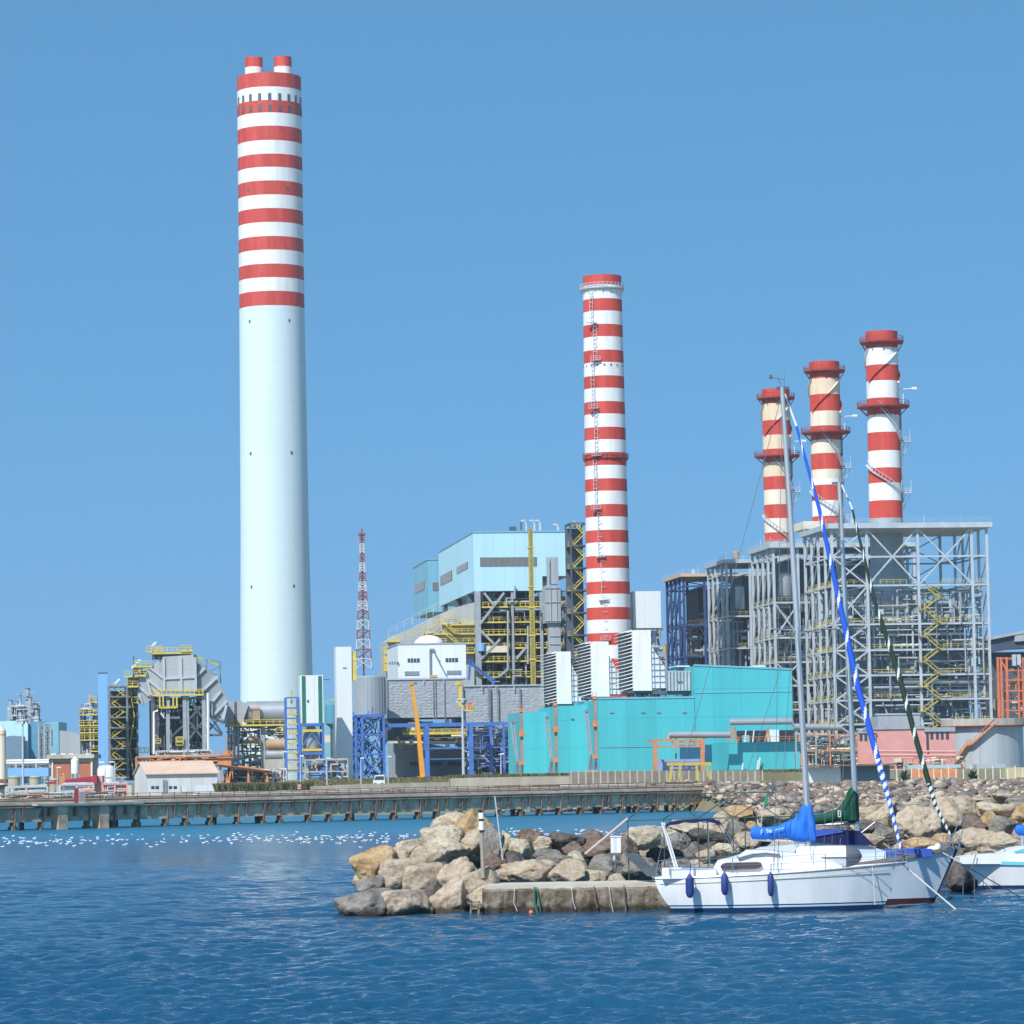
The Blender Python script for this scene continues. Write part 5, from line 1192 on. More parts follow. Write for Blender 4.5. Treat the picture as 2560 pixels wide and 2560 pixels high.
mb = MB(fh); mb.tube([q3(fh, 385, 1885, -1), q3(fh, 385, 1780, -1), q3(fh, 395, 1777, -1)], .35, 8); mb.tube([q3(fh, 521, 1890, -1), q3(fh, 520, 1733, -1)], .4, 8); mb.tube([q3(fh, 402, 1782, 1), q3(fh, 410, 1794, 1), q3(fh, 450, 1794, 1)], .35, 8); mb.build('pipe', white, o, True)
mb = MB(fh)
for x in (401, 412): a, z = fh.F(x, 1790, 5); mb.lathe(a, 5, [(1.4, GZ), (1.4, z)], 12)
mb.build('vertical_duct', dsteel, o, True)
mb = MB(fh); clutter(mb, fh.F(386, 1800)[0], fh.F(520, 1800)[0], 1, 10, GZ, fh.Z(1745, 450), 260, 5, rg, .4); mb.build('pipework', [steel, dsteel, msteel, lsteel, dsteel], o)
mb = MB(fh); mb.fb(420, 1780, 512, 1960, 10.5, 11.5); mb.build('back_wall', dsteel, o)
mb = MB(fh)
for x0, x1, y in ((388, 402, 1857), (440, 458, 1853), (440, 458, 1862), (340, 372, 1880)): a, z = fh.F(x0, y, -1.2); b, _ = fh.F(x1, y, -1.2); railing(mb, [(a, -1.2, z), (b, -1.2, z)], w=.2, step=1); mb.box(a, b, -1.3, 0, z - .2, z)
mb.build('landing', yellow, o)
mb = MB(fh)
for (a, b, c_, d) in ((510, 1650, 550, 1654), (550, 1654, 552, 1722), (510, 1664, 520, 1672), (520, 1650, 514, 1672), (516, 1678, 552, 1692), (552, 1666, 520, 1680), (552, 1695, 530, 1690)): mb.pbar(a, b, c_, d, .35, 2)
mb.build('stair_frame', MATS['slate_blue_sheet'], o)
mb = MB(fh)
for (a, b, c_, d) in ((484, 1637, 512, 1652), (520, 1651, 546, 1664), (525, 1690, 550, 1694)): mb.pbar(a, b, c_, d, .45, 1.8)
mb.build('handrail', dyellow, o)
# ducts running right to the tall chimney
fd2 = Fr(566, 980)
o = root('flue_duct', 'silver round duct and grey box duct at the foot of the tallest chimney', 'duct', fd2.w(0, 0, GZ))
mb = MB(fd2); mb.pprism([(566, 1752), (604, 1753), (622, 1762), (604, 1812), (566, 1812)], 0, 8); mb.build('box_duct', hop, o)
mb = MB(fd2); mb.fb(586, 1754, 591, 1812, -.3, 0); mb.build('stiffener', dsteel, o)
mb = MB(fd2); a, z = fd2.F(618, 1783, 4); b, _ = fd2.F(716, 1783, 4); mb.tube([(a - 1, 4, z), (a, 4, z), (b, 4, z)], [2.2, 3.2, 3.2], 24); mb.build('round_duct', silver, o, True)
mb = MB(fd2); mb.fb(632, 1776, 650, 1801, -1, 3); a, z = fd2.F(640, 1772, 0); mb.tube([(a - 1.6, 0, z), (a + 1.2, 0, z)], .5, 10); mb.build('damper_gear', ocht, o)
mb = MB(fd2); a, z = fd2.F(566, 1812); b, _ = fd2.F(716, 1812); mb.box(a, b, -1, 8, z - .5, z, 1); railing(mb, [(a, -1, z), (b, -1, z)], w=.17, step=1.8, h=1.2); mb.box(a, b, -1.1, -1, z - .5, z); mb.build('walkway', [yellow, msteel], o)
for x in (572, 586, 596, 655, 660, 712): mb = MB(fd2); a = fd2.F(x, 1850)[0]; mb.bar((a, 1, GZ), (a, 1, fd2.Z(1812, x)), .6); mb.build('column', steel, o)
mb = MB(fd2)
for (a, b, c_, d) in ((572, 1820, 600, 1845), (600, 1820, 572, 1845), (605, 1820, 655, 1860), (630, 1835, 605, 1860), (660, 1825, 712, 1860), (566, 1830, 600, 1830)): mb.pbar(a, b, c_, d, .4, 1)
mb.build('bracing', steel, o)
mb = MB(fd2); clutter(mb, fd2.F(568, 1860)[0], fd2.F(714, 1860)[0], 1, 6, GZ, fd2.Z(1816, 640), 190, 5, rg, .45); mb.build('pipework', [steel, dyellow, ocht, lsteel, msteel], o)
mb = MB(fd2)
for x0, x1, y in ((613, 650, 1862), (690, 716, 1830)): a, z = fd2.F(x0, y, -.5); b, _ = fd2.F(x1, y, -.5); mb.box(a, b, -.6, 3, z - .2, z); railing(mb, [(a, -.6, z), (b, -.6, z)], w=.16, step=1.2)
mb.build('landing', yellow, o)
o = root('process_tank', 'horizontal tan and silver drums under the silver duct', 'tank', fd2.w(10, -3, GZ))
for x0, x1, y, r, m_ in ((664, 716, 1862, 1.6, ocht), (662, 714, 1888, 1.5, silver), (618, 650, 1850, 1.0, ocht)):
    mb = MB(fd2); a, z = fd2.F(x0, y, 0); b, _ = fd2.F(x1, y, 0); mb.tube([(a, 0, z), (a + .5, 0, z), (b - .5, 0, z), (b, 0, z)], [r * .6, r, r, r * .6], 16); mb.build('drum', m_, o, True)
gadget(662, 1898, 714, 1925, 950, pconc, 'ribbed_wall', 'pale ribbed concrete wall beneath the silver duct', 'wall', 1)
gadget(566, 1838, 612, 1900, 1010, greyc, 'grey_store', 'grey sheet shed behind the pipework below the silver duct', 'shed', 8)
gadget(612, 1822, 632, 1842, 1040, white, 'white_box_building', 'small white box building glimpsed under the silver duct', 'building', 8)
gadget(808, 1750, 842, 1958, 1060, MATS['sea_blue_sheet'], 'blue_backdrop_building', 'mid blue building seen between the green-striped box and the slim grey tower', 'building', 10)
gadget(812, 1838, 846, 1856, 1000, cream2, 'cream_tank', 'cream box tank beside the slim grey tower', 'tank', 5)
ff = Fr(820, 990); o = root('dark_vessel', 'dark blue rounded vessel left of the slim grey tower', 'vessel', ff.w(0, 0, GZ))
mb = MB(ff); a, z = ff.F(831, 1800); mb.lathe(a, 0, [(.8, z - 2), (2, z - 1), (2, z + 4.2), (.8, z + 5)], 16); mb.build('shell', MATS['deep_blue_sheet_and_shade'], o, True)
mb = MB(ff); mb.fb(822, 1748, 842, 1751, -1, 2); mb.build('landing', yellow, o)
mb = MB(ff); mb.bar((a, 0, GZ), (a, 0, z - 1.5), 1.2); mb.build('support', dsteel, o)
# back-filling rows of plant between the big units
def plant_row(x0, x1, y0, y1, Y, n, seed, label, tints, d=6):
    ff = Fr(x0, Y); rg = random.Random(seed); o = root('pipe_row', label, 'pipework', ff.w(0, 0, GZ))
    a, z1 = ff.F(x0, y0); b, z0 = ff.F(x1, y1); mb = MB(ff); clutter(mb, a, b, 0, d, z0, z1, n, len(tints), rg, .35); mb.build('pipework', tints, o)
    mb = MB(ff)
    k = max(2, int((b - a) / 6))
    for i in range(k + 1): u = a + (b - a) * i / k; mb.bar((u, 0, z0), (u, 0, z1), .3)
    mb.bar((a, 0, z1), (b, 0, z1), .3); mb.bar((a, 0, (z0 + z1) / 2), (b, 0, (z0 + z1) / 2), .25); mb.build('support_frame', tints[0], o)
    return o
plant_row(340, 560, 1893, 1915, 700, 120, 31, 'orange and rust pipe row behind the white gabled shed', [orange, rust, orange, pconc], 4)
plant_row(390, 530, 1878, 1900, 860, 90, 32, 'pale pipe row at the foot of the big hopper', [lsteel, pconc, white, orange], 4)
plant_row(762, 870, 1900, 1958, 880, 110, 33, 'low pale pipes between the green-striped box and the blue lattice frame', [pconc, lsteel, steel, bsteel], 5)
plant_row(16, 122, 1903, 1922, 800, 70, 34, 'grey pipe bridge at the far left above the blue container', [msteel, lsteel, steel], 4)
plant_row(2005, 2145, 1838, 1915, 800, 200, 35, 'orange and grey pipework right of the turquoise annexe', [orange, steel, dsteel, cream2, msteel], 5)
plant_row(1555, 1665, 1640, 1665, 900, 25, 36, 'small pipes on the hall roof behind the air intakes', [steel, dsteel, msteel], 5)
plant_row(14, 118, 1968, 1999, 596, 90, 37, 'small grey and white pipes around the olive beige tanks', [lsteel, steel, pconc, white], 3)
plant_row(150, 234, 1962, 1997, 600, 80, 38, 'small pipes and drums under the crimson canopy', [lsteel, steel, pink, pconc], 3)
plant_row(256, 318, 1960, 1992, 598, 60, 39, 'low salmon and grey pipes left of the white gabled shed', [pink, pconc, lsteel, orange], 3)
plant_row(150, 160, 1938, 1996, 603, 16, 40, 'thin orange pipes right of the middle olive beige tank', [orange, cream2], 2)
plant_row(664, 716, 1925, 1965, 720, 60, 41, 'pale pipes below the ribbed wall left of the ladder tower', [pconc, white, rust, orange], 3)
o = root('loading_shed', 'orange steel open shed with a sloping roof right of the white gabled shed', 'open shed', P(620, 1960, 680))
ff = Fr(545, 680, a=0); rg = random.Random(9)
for x in (551, 572, 580, 621, 668): mb = MB(ff); a = ff.F(x, 1930)[0]; mb.bar((a, 0, 3), (a, 0, ff.Z(1916 + (x - 545) * .09, x)), .4); mb.build('post', orange, o)
mb = MB(ff); mb.pbar(543, 1913, 678, 1930, .5, 0); mb.pbar(543, 1908, 678, 1926, .3, 3); mb.pbar(563, 1972, 574, 1917, .4, 0); mb.pbar(584, 1972, 574, 1917, .4, 0); mb.build('roof_beam', orange, o)
mb = MB(ff); a, z0 = ff.F(543, 1912); b, z1 = ff.F(678, 1929); mb.prism([(a, z0), (b, z1), (b, z1 + .15), (a, z0 + .15)], -1, 6); mb.build('roof', rust, o)
mb = MB(ff); clutter(mb, ff.F(556, 1940)[0], ff.F(700, 1940)[0], 1, 5, 3, ff.Z(1925, 620), 120, 5, rg, .2); mb.fb(560, 1935, 660, 1975, 5.5, 7, 0); mb.build('stored_goods', [dsteel, dsteel, steel, ocht, white], o)
mb = MB(ff); a, z = ff.F(548, 1888, 2); mb.box(a, a + 2.4, 0, 3, z - 2, z); a, z = ff.F(545, 1893, 2); mb.box(a, a + 3, -.4, 3, z - .2, z); mb.fb(560, 1876, 570, 1892, 1, 2); railing(mb, [(a, -.4, z), (a + 3, -.4, z)], w=.12, step=.7); mb.build('hopper_deck', orange, o)
# white gabled shed
fsx = Fr(366, 600, a=18)
o = root('gabled_shed', 'white gabled shed with a tan roof on the quay at the left', 'shed', fsx.w(0, 0, ZL))
u1 = fsx.F(543, 1960)[0]; ze = fsx.Z(1934, 450); zr_ = ze + 1.9; dS = 9.5
mb = MB(fsx); mb.add([(0, 0, 2.8), (u1, 0, 2.8), (u1, dS, 2.8), (0, dS, 2.8), (0, 0, ze), (u1, 0, ze), (u1, dS, ze), (0, dS, ze), (0, dS / 2, zr_), (u1, dS / 2, zr_)], [(0, 1, 5, 4), (1, 2, 6, 9, 5), (2, 3, 7, 6), (3, 0, 4, 8, 7), (0, 3, 2, 1)]); mb.build('wall', panel_mat('white_sheet', (.70, .71, .70), 2.2, 0, var=.1), o)
mb = MB(fsx); h_ = .14; mb.add([(-.3, -.4, ze - .1), (u1 + .3, -.4, ze - .1), (u1 + .3, dS / 2, zr_ + .05), (-.3, dS / 2, zr_ + .05), (-.3, -.4, ze + h_ - .1), (u1 + .3, -.4, ze + h_ - .1), (u1 + .3, dS / 2, zr_ + h_ + .05), (-.3, dS / 2, zr_ + h_ + .05)], [(3, 2, 1, 0), (4, 5, 6, 7), (0, 1, 5, 4), (1, 2, 6, 5), (2, 3, 7, 6), (3, 0, 4, 7)]); mb.build('roof', tan, o)
mb = MB(fsx); mb.add([(-.3, dS + .4, ze - .1), (u1 + .3, dS + .4, ze - .1), (u1 + .3, dS / 2, zr_ + .05), (-.3, dS / 2, zr_ + .05), (-.3, dS + .4, ze + .1), (u1 + .3, dS + .4, ze + .1), (u1 + .3, dS / 2, zr_ + .2), (-.3, dS / 2, zr_ + .2)], [(3, 2, 1, 0), (4, 5, 6, 7), (0, 1, 5, 4), (1, 2, 6, 5), (2, 3, 7, 6), (3, 0, 4, 7)]); mb.build('roof', tan, o)
for x in (378, 389, 422, 434): mb = MB(fsx); mb.fb(x, 1965, x + 8, 1972, -.06, .1); mb.build('window', glass, o)
for x0, x1 in ((457, 470), (489, 536), (452, 453)): mb = MB(fsx); mb.fb(x0, 1966 if x0 < 480 else 1964, x1, 1994, -.05, .05); mb.build('door', whitec if x0 > 455 else msteel, o)
mb = MB(fsx)
for x in (408, 415): mb.pbar(x, 1948, x, 1990, .14, -.2)
for i in range(7): mb.pbar(408, 1950 + i * 6, 415, 1950 + i * 6, .08, -.2)
mb.build('wall_ladder', steel, o)
mb = MB(fsx); v0 = fsx.S(326, 1970)[0]; mb.box(-1.2, 0, v0 - 1, v0 + 3, 2.8, 5.1); mb.build('lean_to', MATS['white_sheet'], o)
# brick building, silo, canopy
fb_ = Fr(122, 700, a=0)
o = root('brick_building', 'orange brick building with a thick flat concrete roof at the left', 'building', P(180, 1950, 700))
mb = MB(fb_); mb.fb(124, 1894, 231, 1960, 0, 10, 0); mb.build('wall', pconc, o)
for x0, x1 in ((133, 176), (198, 227)): mb = MB(fb_); mb.fb(x0, 1906, x1, 1958, -.12, .1); mb.build('brick_infill', brick, o)
mb = MB(fb_); mb.fb(117, 1886, 235, 1896, -1, 11); mb.build('roof', pconc, o)
mb = MB(fb_); 
for x in (128, 152, 172, 214): mb.fb(x, 1884, x + 12, 1886.5, 1, 3)
mb.build('roof_unit', white, o)
for x in (129, 227): mb = MB(fb_); mb.fb(x, 1900, x + 4, 1960, -.35, 0); mb.build('pilaster', cream2, o)
fb2 = Fr(178, 660, a=0)
o = root('white_silo', 'white upright cylinder silo in front of the brick building', 'silo', P(188, 1940, 660))
a, z = fb2.F(187.5, 1896); mb = MB(fb2); mb.lathe(a, 0, [(.72, fb2.Z(1934, 187)), (.75, fb2.Z(1931, 187)), (.75, z - .3), (.4, z), (.15, z + .3)], 18); mb.build('shell', white, o, True)
mb = MB(fb2)
for t in range(4): an = t * math.pi / 2 + .7; mb.bar((a + .6 * math.cos(an), .6 * math.sin(an), 3), (a + .6 * math.cos(an), .6 * math.sin(an), fb2.Z(1930, 187)), .12)
mb.build('leg', bsteel, o)
fb3 = Fr(116, 610, a=0)
o = root('canopy', 'crimson sloping canopy on thin posts above the left end of the pier', 'canopy', P(180, 1995, 610))
mb = MB(fb3); mb.pprism([(114, 1956), (170, 1948), (242, 1939), (242, 1959), (119, 1961)], 0, 5); mb.build('roof', crim, o)
mb = MB(fb3)
for x in (148, 190, 212, 230): mb.pbar(x, 1959, x, 1996, .12, 1)
mb.build('post', steel, o)
gadget(234, 1939, 256, 1994, 612, pink, 'pink_wall', 'salmon pink block wall at the right end of the crimson canopy', 'wall', 4, a=0)
gadget(256, 1942, 316, 1946, 640, steel, 'flat_roof_strip', 'thin grey flat roof right of the pink wall', 'roof', 5, a=0)
gadget(266, 1955, 308, 1980, 645, pink, 'salmon_low_building', 'low salmon building behind two lamp posts left of the white shed', 'building', 5, a=0)
gadget(20, 1920, 121, 1941, 690, sblue, 'blue_container_row', 'long sky blue container row at the far left', 'container', 4, a=0)
gadget(-20, 1948, 16, 1958, 600, mat('maroon_sheet', (.20, .08, .09)), 'maroon_roof', 'maroon flat roof at the very left edge', 'roof', 5, a=0)
gadget(-20, 1962, 13, 1972, 602, msteel, 'dark_shop_front', 'dark shop front strip under the maroon roof', 'shop front', 4, a=0)
gadget(-20, 1972, 10, 1998, 603, cream2, 'cream_wall', 'cream wall at the very left edge under the maroon roof', 'wall', 4, a=0)
ff = Fr(0, 760, a=0); o = root('edge_silo', 'pale beige silo cut by the left edge of the picture', 'silo', P(4, 1945, 760))
a, z = ff.F(2, 1826); mb = MB(ff); mb.lathe(a, 0, [(1.1, 4), (1.1, z), (.5, z + .8)], 20); mb.build('shell', cream2, o, True)
mb = MB(ff); mb.lathe(a, 0, [(1.15, z - 1), (1.15, z - .8)], 20); mb.build('band', orange, o, True)
ff = Fr(20, 760, a=0); o = root('white_pipeline', 'pair of thick white pipes running at the far left', 'pipe', P(70, 1905, 760))
for y in (1902, 1908): mb = MB(ff); a, z = ff.F(15, y); b, _ = ff.F(122, y); mb.tube([(a, 0, z), (b, 0, z)], .25, 10); mb.build('pipe', white, o, True)
mb = MB(ff)
for x in (40, 90): mb.pbar(x, 1908, x, 1960, .3, 0)
mb.build('support', lsteel, o)
for i, (x0, x1, yt, lb) in enumerate(((20, 50, 1944, 'leftmost of the three olive beige tanks behind the pier'), (71, 101, 1944, 'middle olive beige tank, right of the tall lamp post'), (124, 148, 1950, 'smallest olive beige tank, under the crimson canopy'))):
    Yt = 600 if i < 2 else 618; c_ = P((x0 + x1) / 2, 1970, Yt); s = Yt / FOC; r = (x1 - x0) / 2 * s; z = P((x0 + x1) / 2, yt, Yt).z
    o = root('tank', lb, 'tank', (c_.x, Yt, ZL), 'olive beige upright tanks')
    mb = MB(); mb.lathe(c_.x, Yt, [(r, ZL - .3), (r, z), (r * .8, z + .2), (r * .3, z + .3)], 28); mb.build('shell', beige, o, True)
    mb = MB(); mb.lathe(c_.x, Yt, [(r * 1.04, z - .1), (r * 1.04, z + .03)], 28); mb.build('rim', dsteel, o)
    mb = MB()
    for k in range(4): mb.tube([(c_.x + r * .4 * (k - 1.5), Yt - r - .1, ZL), (c_.x + r * .4 * (k - 1.5), Yt - r - .1, ZL + 1 + .3 * k)], .06, 6)
    mb.build('pipework', lsteel, o)
ff = Fr(240, 690, a=0); o = root('white_dome_tank', 'low white round tank at the foot of the sky blue slab', 'tank', P(265, 1935, 690))
a, z = ff.F(266, 1934); mb = MB(ff); mb.lathe(a, 0, [(1.75, 4.5), (1.75, z + .8), (1.4, z + 1.4), (.6, z + 1.6)], 24); mb.build('shell', white, o, True)
# sign boards on the quay head
ff = Fr(186, 441, a=0)
o = root('sign_board', 'crimson board beside a white notice board striped with dark lines', 'sign', P(196, 2008, 441))
mb = MB(ff); mb.fb(186, 1970, 196, 2009, 0, .12); mb.build('crimson_board', mat('dark_crimson', (.20, .025, .035), .7), o)
mb = MB(ff); mb.fb(197, 1979, 212, 2007, 0, .1, 0); mb.pprism([(197, 1979), (204.5, 1970), (212, 1979)], 0, .1)
for y in (1981, 1986, 1991, 1996, 2001): mb.fb(198, y, 211, y + 2.6, -.03, 0, 1)
mb.build('notice_board', [pconc, mat('dark_lilac', (.10, .09, .16), .7)], o)
for px_, py_, Yb, lb in ((748, 1995, 566, 'small tall warning board with lines of lettering behind the middle of the pier'), (1195, 1972, 566, 'second warning board with lines of lettering near the wall end')):
    ff = Fr(px_, Yb, a=0); o = root('warning_sign', lb, 'sign', P(px_, py_, Yb), 'warning boards behind the pier')
    h = 36 if px_ < 1000 else 30
    mb = MB(ff); mb.fb(px_ - 5, py_ - h, px_ + 6, py_ - 8, 0, .08, 0)
    for i in range(6): mb.fb(px_ - 4, py_ - h + 3 + i * 4, px_ + 5 - (i % 3), py_ - h + 4.5 + i * 4, -.03, 0, 1)
    mb.build('board', [mat('faded_maroon', (.28, .10, .12)), cream2], o)
    mb = MB(ff); mb.pbar(px_ - 4, py_ - 9, px_ - 4, py_ + 2, .1, 0); mb.pbar(px_ + 5, py_ - 9, px_ + 5, py_ + 2, .1, 0); mb.build('post', rust, o)
# lamp posts
lamp_post(58, 2000, 1802, 598, 'tall pale lighting mast at the far left, taller than the other lamp posts', group=None, head='ring', w=.2)
lamp_post(144, 2000, 1919, 600, 'short lamp post right of the orange-marked tanks')
lamp_post(263, 1990, 1906, 600, 'left lamp post of the pair in front of the low salmon building', arm=-.9)
lamp_post(288, 1990, 1905, 602, 'right lamp post of the pair in front of the low salmon building', arm=-.9)
lamp_post(818, 1962, 1896, 640, 'lamp post at the right foot of the green-striped box')
lamp_post(903, 1962, 1896, 640, 'lamp post standing against the blue lattice frame')
lamp_post(971, 1960, 1892, 640, 'lamp post right of the blue lattice frame')
lamp_post(1159, 1945, 1750, 700, 'tall lighting mast in front of the yellow work platform', group=None, head='ring', w=.3)
lamp_post(710, 1968, 1880, 640, 'lamp post left of the ladder tower')
lamp_post(752, 1965, 1890, 645, 'lamp post at the left leg of the green-striped box')
lamp_post(1253, 1945, 1885, 700, 'lamp post by the leftmost loading arm')
# parked white van
ff = Fr(932, 640, a=0); o = root('parked_van', 'white van parked at the foot of the blue lattice frame', 'van', P(948, 1958, 640))
mb = MB(ff); a, z = ff.F(933, 1962); mb.prism([(a, z), (a, z + .8), (a + .5, z + 1.7), (a + 2.0, z + 1.75), (a + 2.1, z), ], 0, 1.8); mb.build('body', white, o)
mb = MB(ff); mb.prism([(a + .12, z + .85), (a + .52, z + 1.5), (a + 1.9, z + 1.5), (a + 1.95, z + .85)], -.03, 0); mb.build('window', glass, o)
for d in (.4, 1.6): mb = MB(ff); mb.tube([(a + d, -.05, z + .05), (a + d, .2, z + .05)], .3, 12); mb.build('wheel', black, o)
# ================================================================== shore: walls, fence, pier, rubble, plants
def wallseg(name, label, pts, Y, zb, m, th=.5, cat='wall', cap=True):
    """pts: (px, py_top) along the wall; straight wall at distance Y"""
    c = P(pts[0][0], 1950, Y); o = root(name, label, cat, (c.x, Y, zb))
    mb = MB(); 
    poly = [(P(x, y, Y).x, P(x, y, Y).z) for x, y in pts]
    pp = [(poly[0][0], zb)] + poly + [(poly[-1][0], zb)]
    mb.prism(pp, Y, Y + th); 
    mb.build('wall_panel', m, o); 
    return o
wallseg('sea_wall', 'stained concrete sea wall behind the middle of the pier', [(775, 1966), (900, 1960), (1124, 1955)], 562, 2.6, concrete)
wallseg('sea_wall', 'paler block of ribbed concrete wall where the sea wall steps up', [(1126, 1946), (1195, 1944), (1424, 1941)], 560.5, 2.6, mat('warm_concrete', (.40, .36, .29), .9, var=.25, scale=.5, streak=True))
wallseg('sea_wall', 'long brownish wall below the turquoise hall, behind the pale fence posts', [(1424, 1930), (1600, 1927), (1900, 1926)], 565, 2.6, mat('brown_concrete', (.25, .22, .17), .9, var=.3, scale=.4))
wallseg('sea_wall', 'low tan wall above the rubble bank, right of the pier end', [(1740, 1960), (1790, 1955), (2010, 1952), (2012, 1950)], 535, 2.4, pconc)
o = root('fence', 'row of pale concrete fence posts below the turquoise hall', 'fence', P(1430, 1963, 560))
for i in range(27):
    x = 1428 + i * 18.4; mb = MB(); a = P(x, 1962 - (x - 1428) * .02, 560); b = P(x, 1926, 560); mb.box(a.x - .1, a.x + .1, 559.9, 560.1, a.z, b.z); mb.build('post', pconc, o)
o = root('fence', 'pale post and sheet fence in front of the pink building', 'fence', P(2150, 1955, 548))
for i in range(23):
    x = 2150 + i * 18.5; mb = MB(); a = P(x, 1962, 548); b = P(x, 1922 if i % 3 else 1914, 548); mb.box(a.x - .07, a.x + .07, 547.9, 548.1, a.z, b.z); mb.build('post', cream2, o)
mb = MB(); a = P(2150, 1945, 549); b = P(2200, 1961, 549); mb.box(a.x, b.x, 549, 549.2, b.z - .8, a.z + .3); c = P(2380, 1940, 549); mb.box(b.x, c.x, 549, 549.15, b.z - .8, P(2200, 1948, 549).z); mb.build('low_wall', pconc, o)
for (x0, x1, y0, y1, Y, m_, lb, nm) in ((2022, 2103, 1918, 1968, 545, whitec, 'white ribbed hut left of the grey hut, above the rubble bank', 'hut'), (2104, 2225, 1914, 1965, 546, MATS['slate_blue_sheet'], 'grey ribbed hut with a rusty flat roof above the rubble bank', 'hut'), (2270, 2400, 1912, 1921, 600, mat('pale_teal_sheet', (.35, .50, .52)), 'pale flat canopy strip in front of the pink building', 'canopy_strip'), (2440, 2514, 1910, 1950, 700, greyc, 'light grey sheet enclosure at the foot of the storage tank', 'enclosure'), (2514, 2620, 1918, 1946, 560, mat('sandy_wall', (.50, .44, .27), .9), 'sandy wall at the right edge below the storage tank', 'wall')):
    gadget(x0, y0, x1, y1, Y, m_, nm, lb, nm.replace('_', ' '), 4, a=0)
gadget(2018, 1911, 2230, 1915, 543, rust, 'hut_roof', 'thin rusty flat roof over the two huts', 'roof', 6, a=0)
gadget(2278, 1922, 2395, 1944, 620, orange, 'orange_kiosk_row', 'row of orange kiosks behind the fence posts', 'kiosk', 3, a=0)
# yellow gantry in front of the wall
ff = Fr(1670, 545, a=0)
o = root('yellow_gantry', 'yellow hoist gantry on splayed legs near the end of the pier', 'gantry', P(1720, 1968, 545))
for x, xb in ((1680, 1672), (1700, 1698), (1741, 1747), (1768, 1774)):
    mb = MB(ff); mb.pbar(x, 1912, xb, 1968, .42, 0 if x in (1680, 1741) else 3); mb.build('leg', dyellow, o)
mb = MB(ff); mb.pbar(1667, 1910, 1778, 1909, .45, 0); mb.pbar(1667, 1911, 1778, 1910, .4, 3); mb.fb(1738, 1906, 1754, 1912, -.2, 3); mb.build('beam', dyellow, o)
mb = MB(ff); mb.fb(1749, 1958, 1771, 1968, 0, 1.2); mb.build('tray', orange, o)
mb = MB(ff); mb.tube([ (ff.F(1725, 1963)[0], -1, ff.F(1725, 1963)[1]), (ff.F(1745, 1963)[0], -1, ff.F(1745, 1963)[1])], .4, 12); mb.build('drum', white, o, True)
gadget(1623, 1961, 1634, 1971, 556, MATS['vermilion'], 'red_crate', 'small red crate on the quay left of the yellow gantry', 'crate', 1, a=0)
# ---- pier
A = on_water(-60, 2079); B = on_water(1790, 2026)
A.z = B.z = 0
D_ = (B - A); PL = D_.length; D_.normalize(); ang = math.degrees(math.atan2(D_.y, D_.x))
class Fw(Fr):
    def __init__(s, p, a): s.ox, s.oy = p.x, p.y; s.c, s.s = math.cos(R(a)), math.sin(R(a))
fP = Fw(A, ang)
o = root('pier', 'long low concrete pier on weathered piles across the bay', 'pier', A)
mb = MB(fP); mb.box(0, PL, -.35, 8, 2.951, 3.35); mb.build('deck', mat('warm_stained_deck', (.66, .54, .42), .9, var=.45, scale=.5), o)
mb = MB(fP); mb.box(0, PL, -.15, .5, .95, 2.95); mb.box(0, PL, 6.5, 7.1, .95, 2.95); mb.box(0, PL, -.3, -.15, 2.6, 2.95); mb.build('girder', dconc, o)
mb = MB(fP)
for v, z, r in ((-.45, 3.0, .09), (-.42, 2.7, .1), (.2, 3.55, .14), (.9, 3.65, .2), (1.6, 3.6, .16)): mb.tube([(0, v, z), (PL, v, z)], r, 8)
mb.build('pipe_line', mat('brown_beige_pipe', (.30, .24, .18), .9, var=.45, scale=.4), o)
mb = MB(fP)
for v, z, r in ((2.6, 3.7, .22), (3.4, 3.6, .15)): mb.tube([(0, v, z), (PL, v, z)], r, 8)
mb.build('pipe_line', pconc, o)
rg = random.Random(12); n = int(PL / 3.95)
for i in range(n + 1):
    u = 1.5 + i * 3.95 + rg.uniform(-.5, .5); w_ = rg.uniform(.16, .34)
    mb = MB(fP); tilt = rg.uniform(-.1, .1)
    mb.add([(u - w_ + tilt, -.1, -1.5), (u + w_ + tilt, -.1, -1.5), (u + w_ + tilt, .6, -1.5), (u - w_ + tilt, .6, -1.5), (u - w_ * .8, -.1, 1.0), (u + w_ * .8, -.1, 1.0), (u + w_ * .8, .6, 1.0), (u - w_ * .8, .6, 1.0)], [(3, 2, 1, 0), (4, 5, 6, 7), (0, 1, 5, 4), (1, 2, 6, 5), (2, 3, 7, 6), (3, 0, 4, 7)], 0)
    mb.box(u - w_ - .12, u + w_ + .12, -.25, .7, -.2, rg.uniform(.2, .6), 0); k_ = rg.uniform(-.12, .12); mb.bar((u + k_, -.3, .5), (u, -.4, 2.9), rg.uniform(.12, .26)); (mb.bar((u - .5, -.28, 1.5), (u + .1, -.3, 2.6), .15) if rg.random() < .5 else None)
    mb.build('pile', [mat('rusty_concrete', (.23, .165, .115), .95, var=.5, scale=.9, bump=.4)], o)
    if i % 2 == 0: mb = MB(fP); mb.lathe(u + rg.uniform(1.3, 2.2), 6.7, [(.35, -1.5), (.35, 1.0)], 10); mb.build('pile', concrete, o)
mb = MB(fP)
for i in range(int(PL / 1.98)):
    u = .8 + i * 1.98; mb.bar((u, -.28, 2.8), (u, -.28, 4.25), .07); 
    if i % 2: mb.bar((u, -.3, 1.6), (u, -.42, 3.0), .28)
for z in (3.75, 4.2): mb.bar((0, -.28, z), (PL, -.28, z), .06)
mb.build('railing', rust, o)
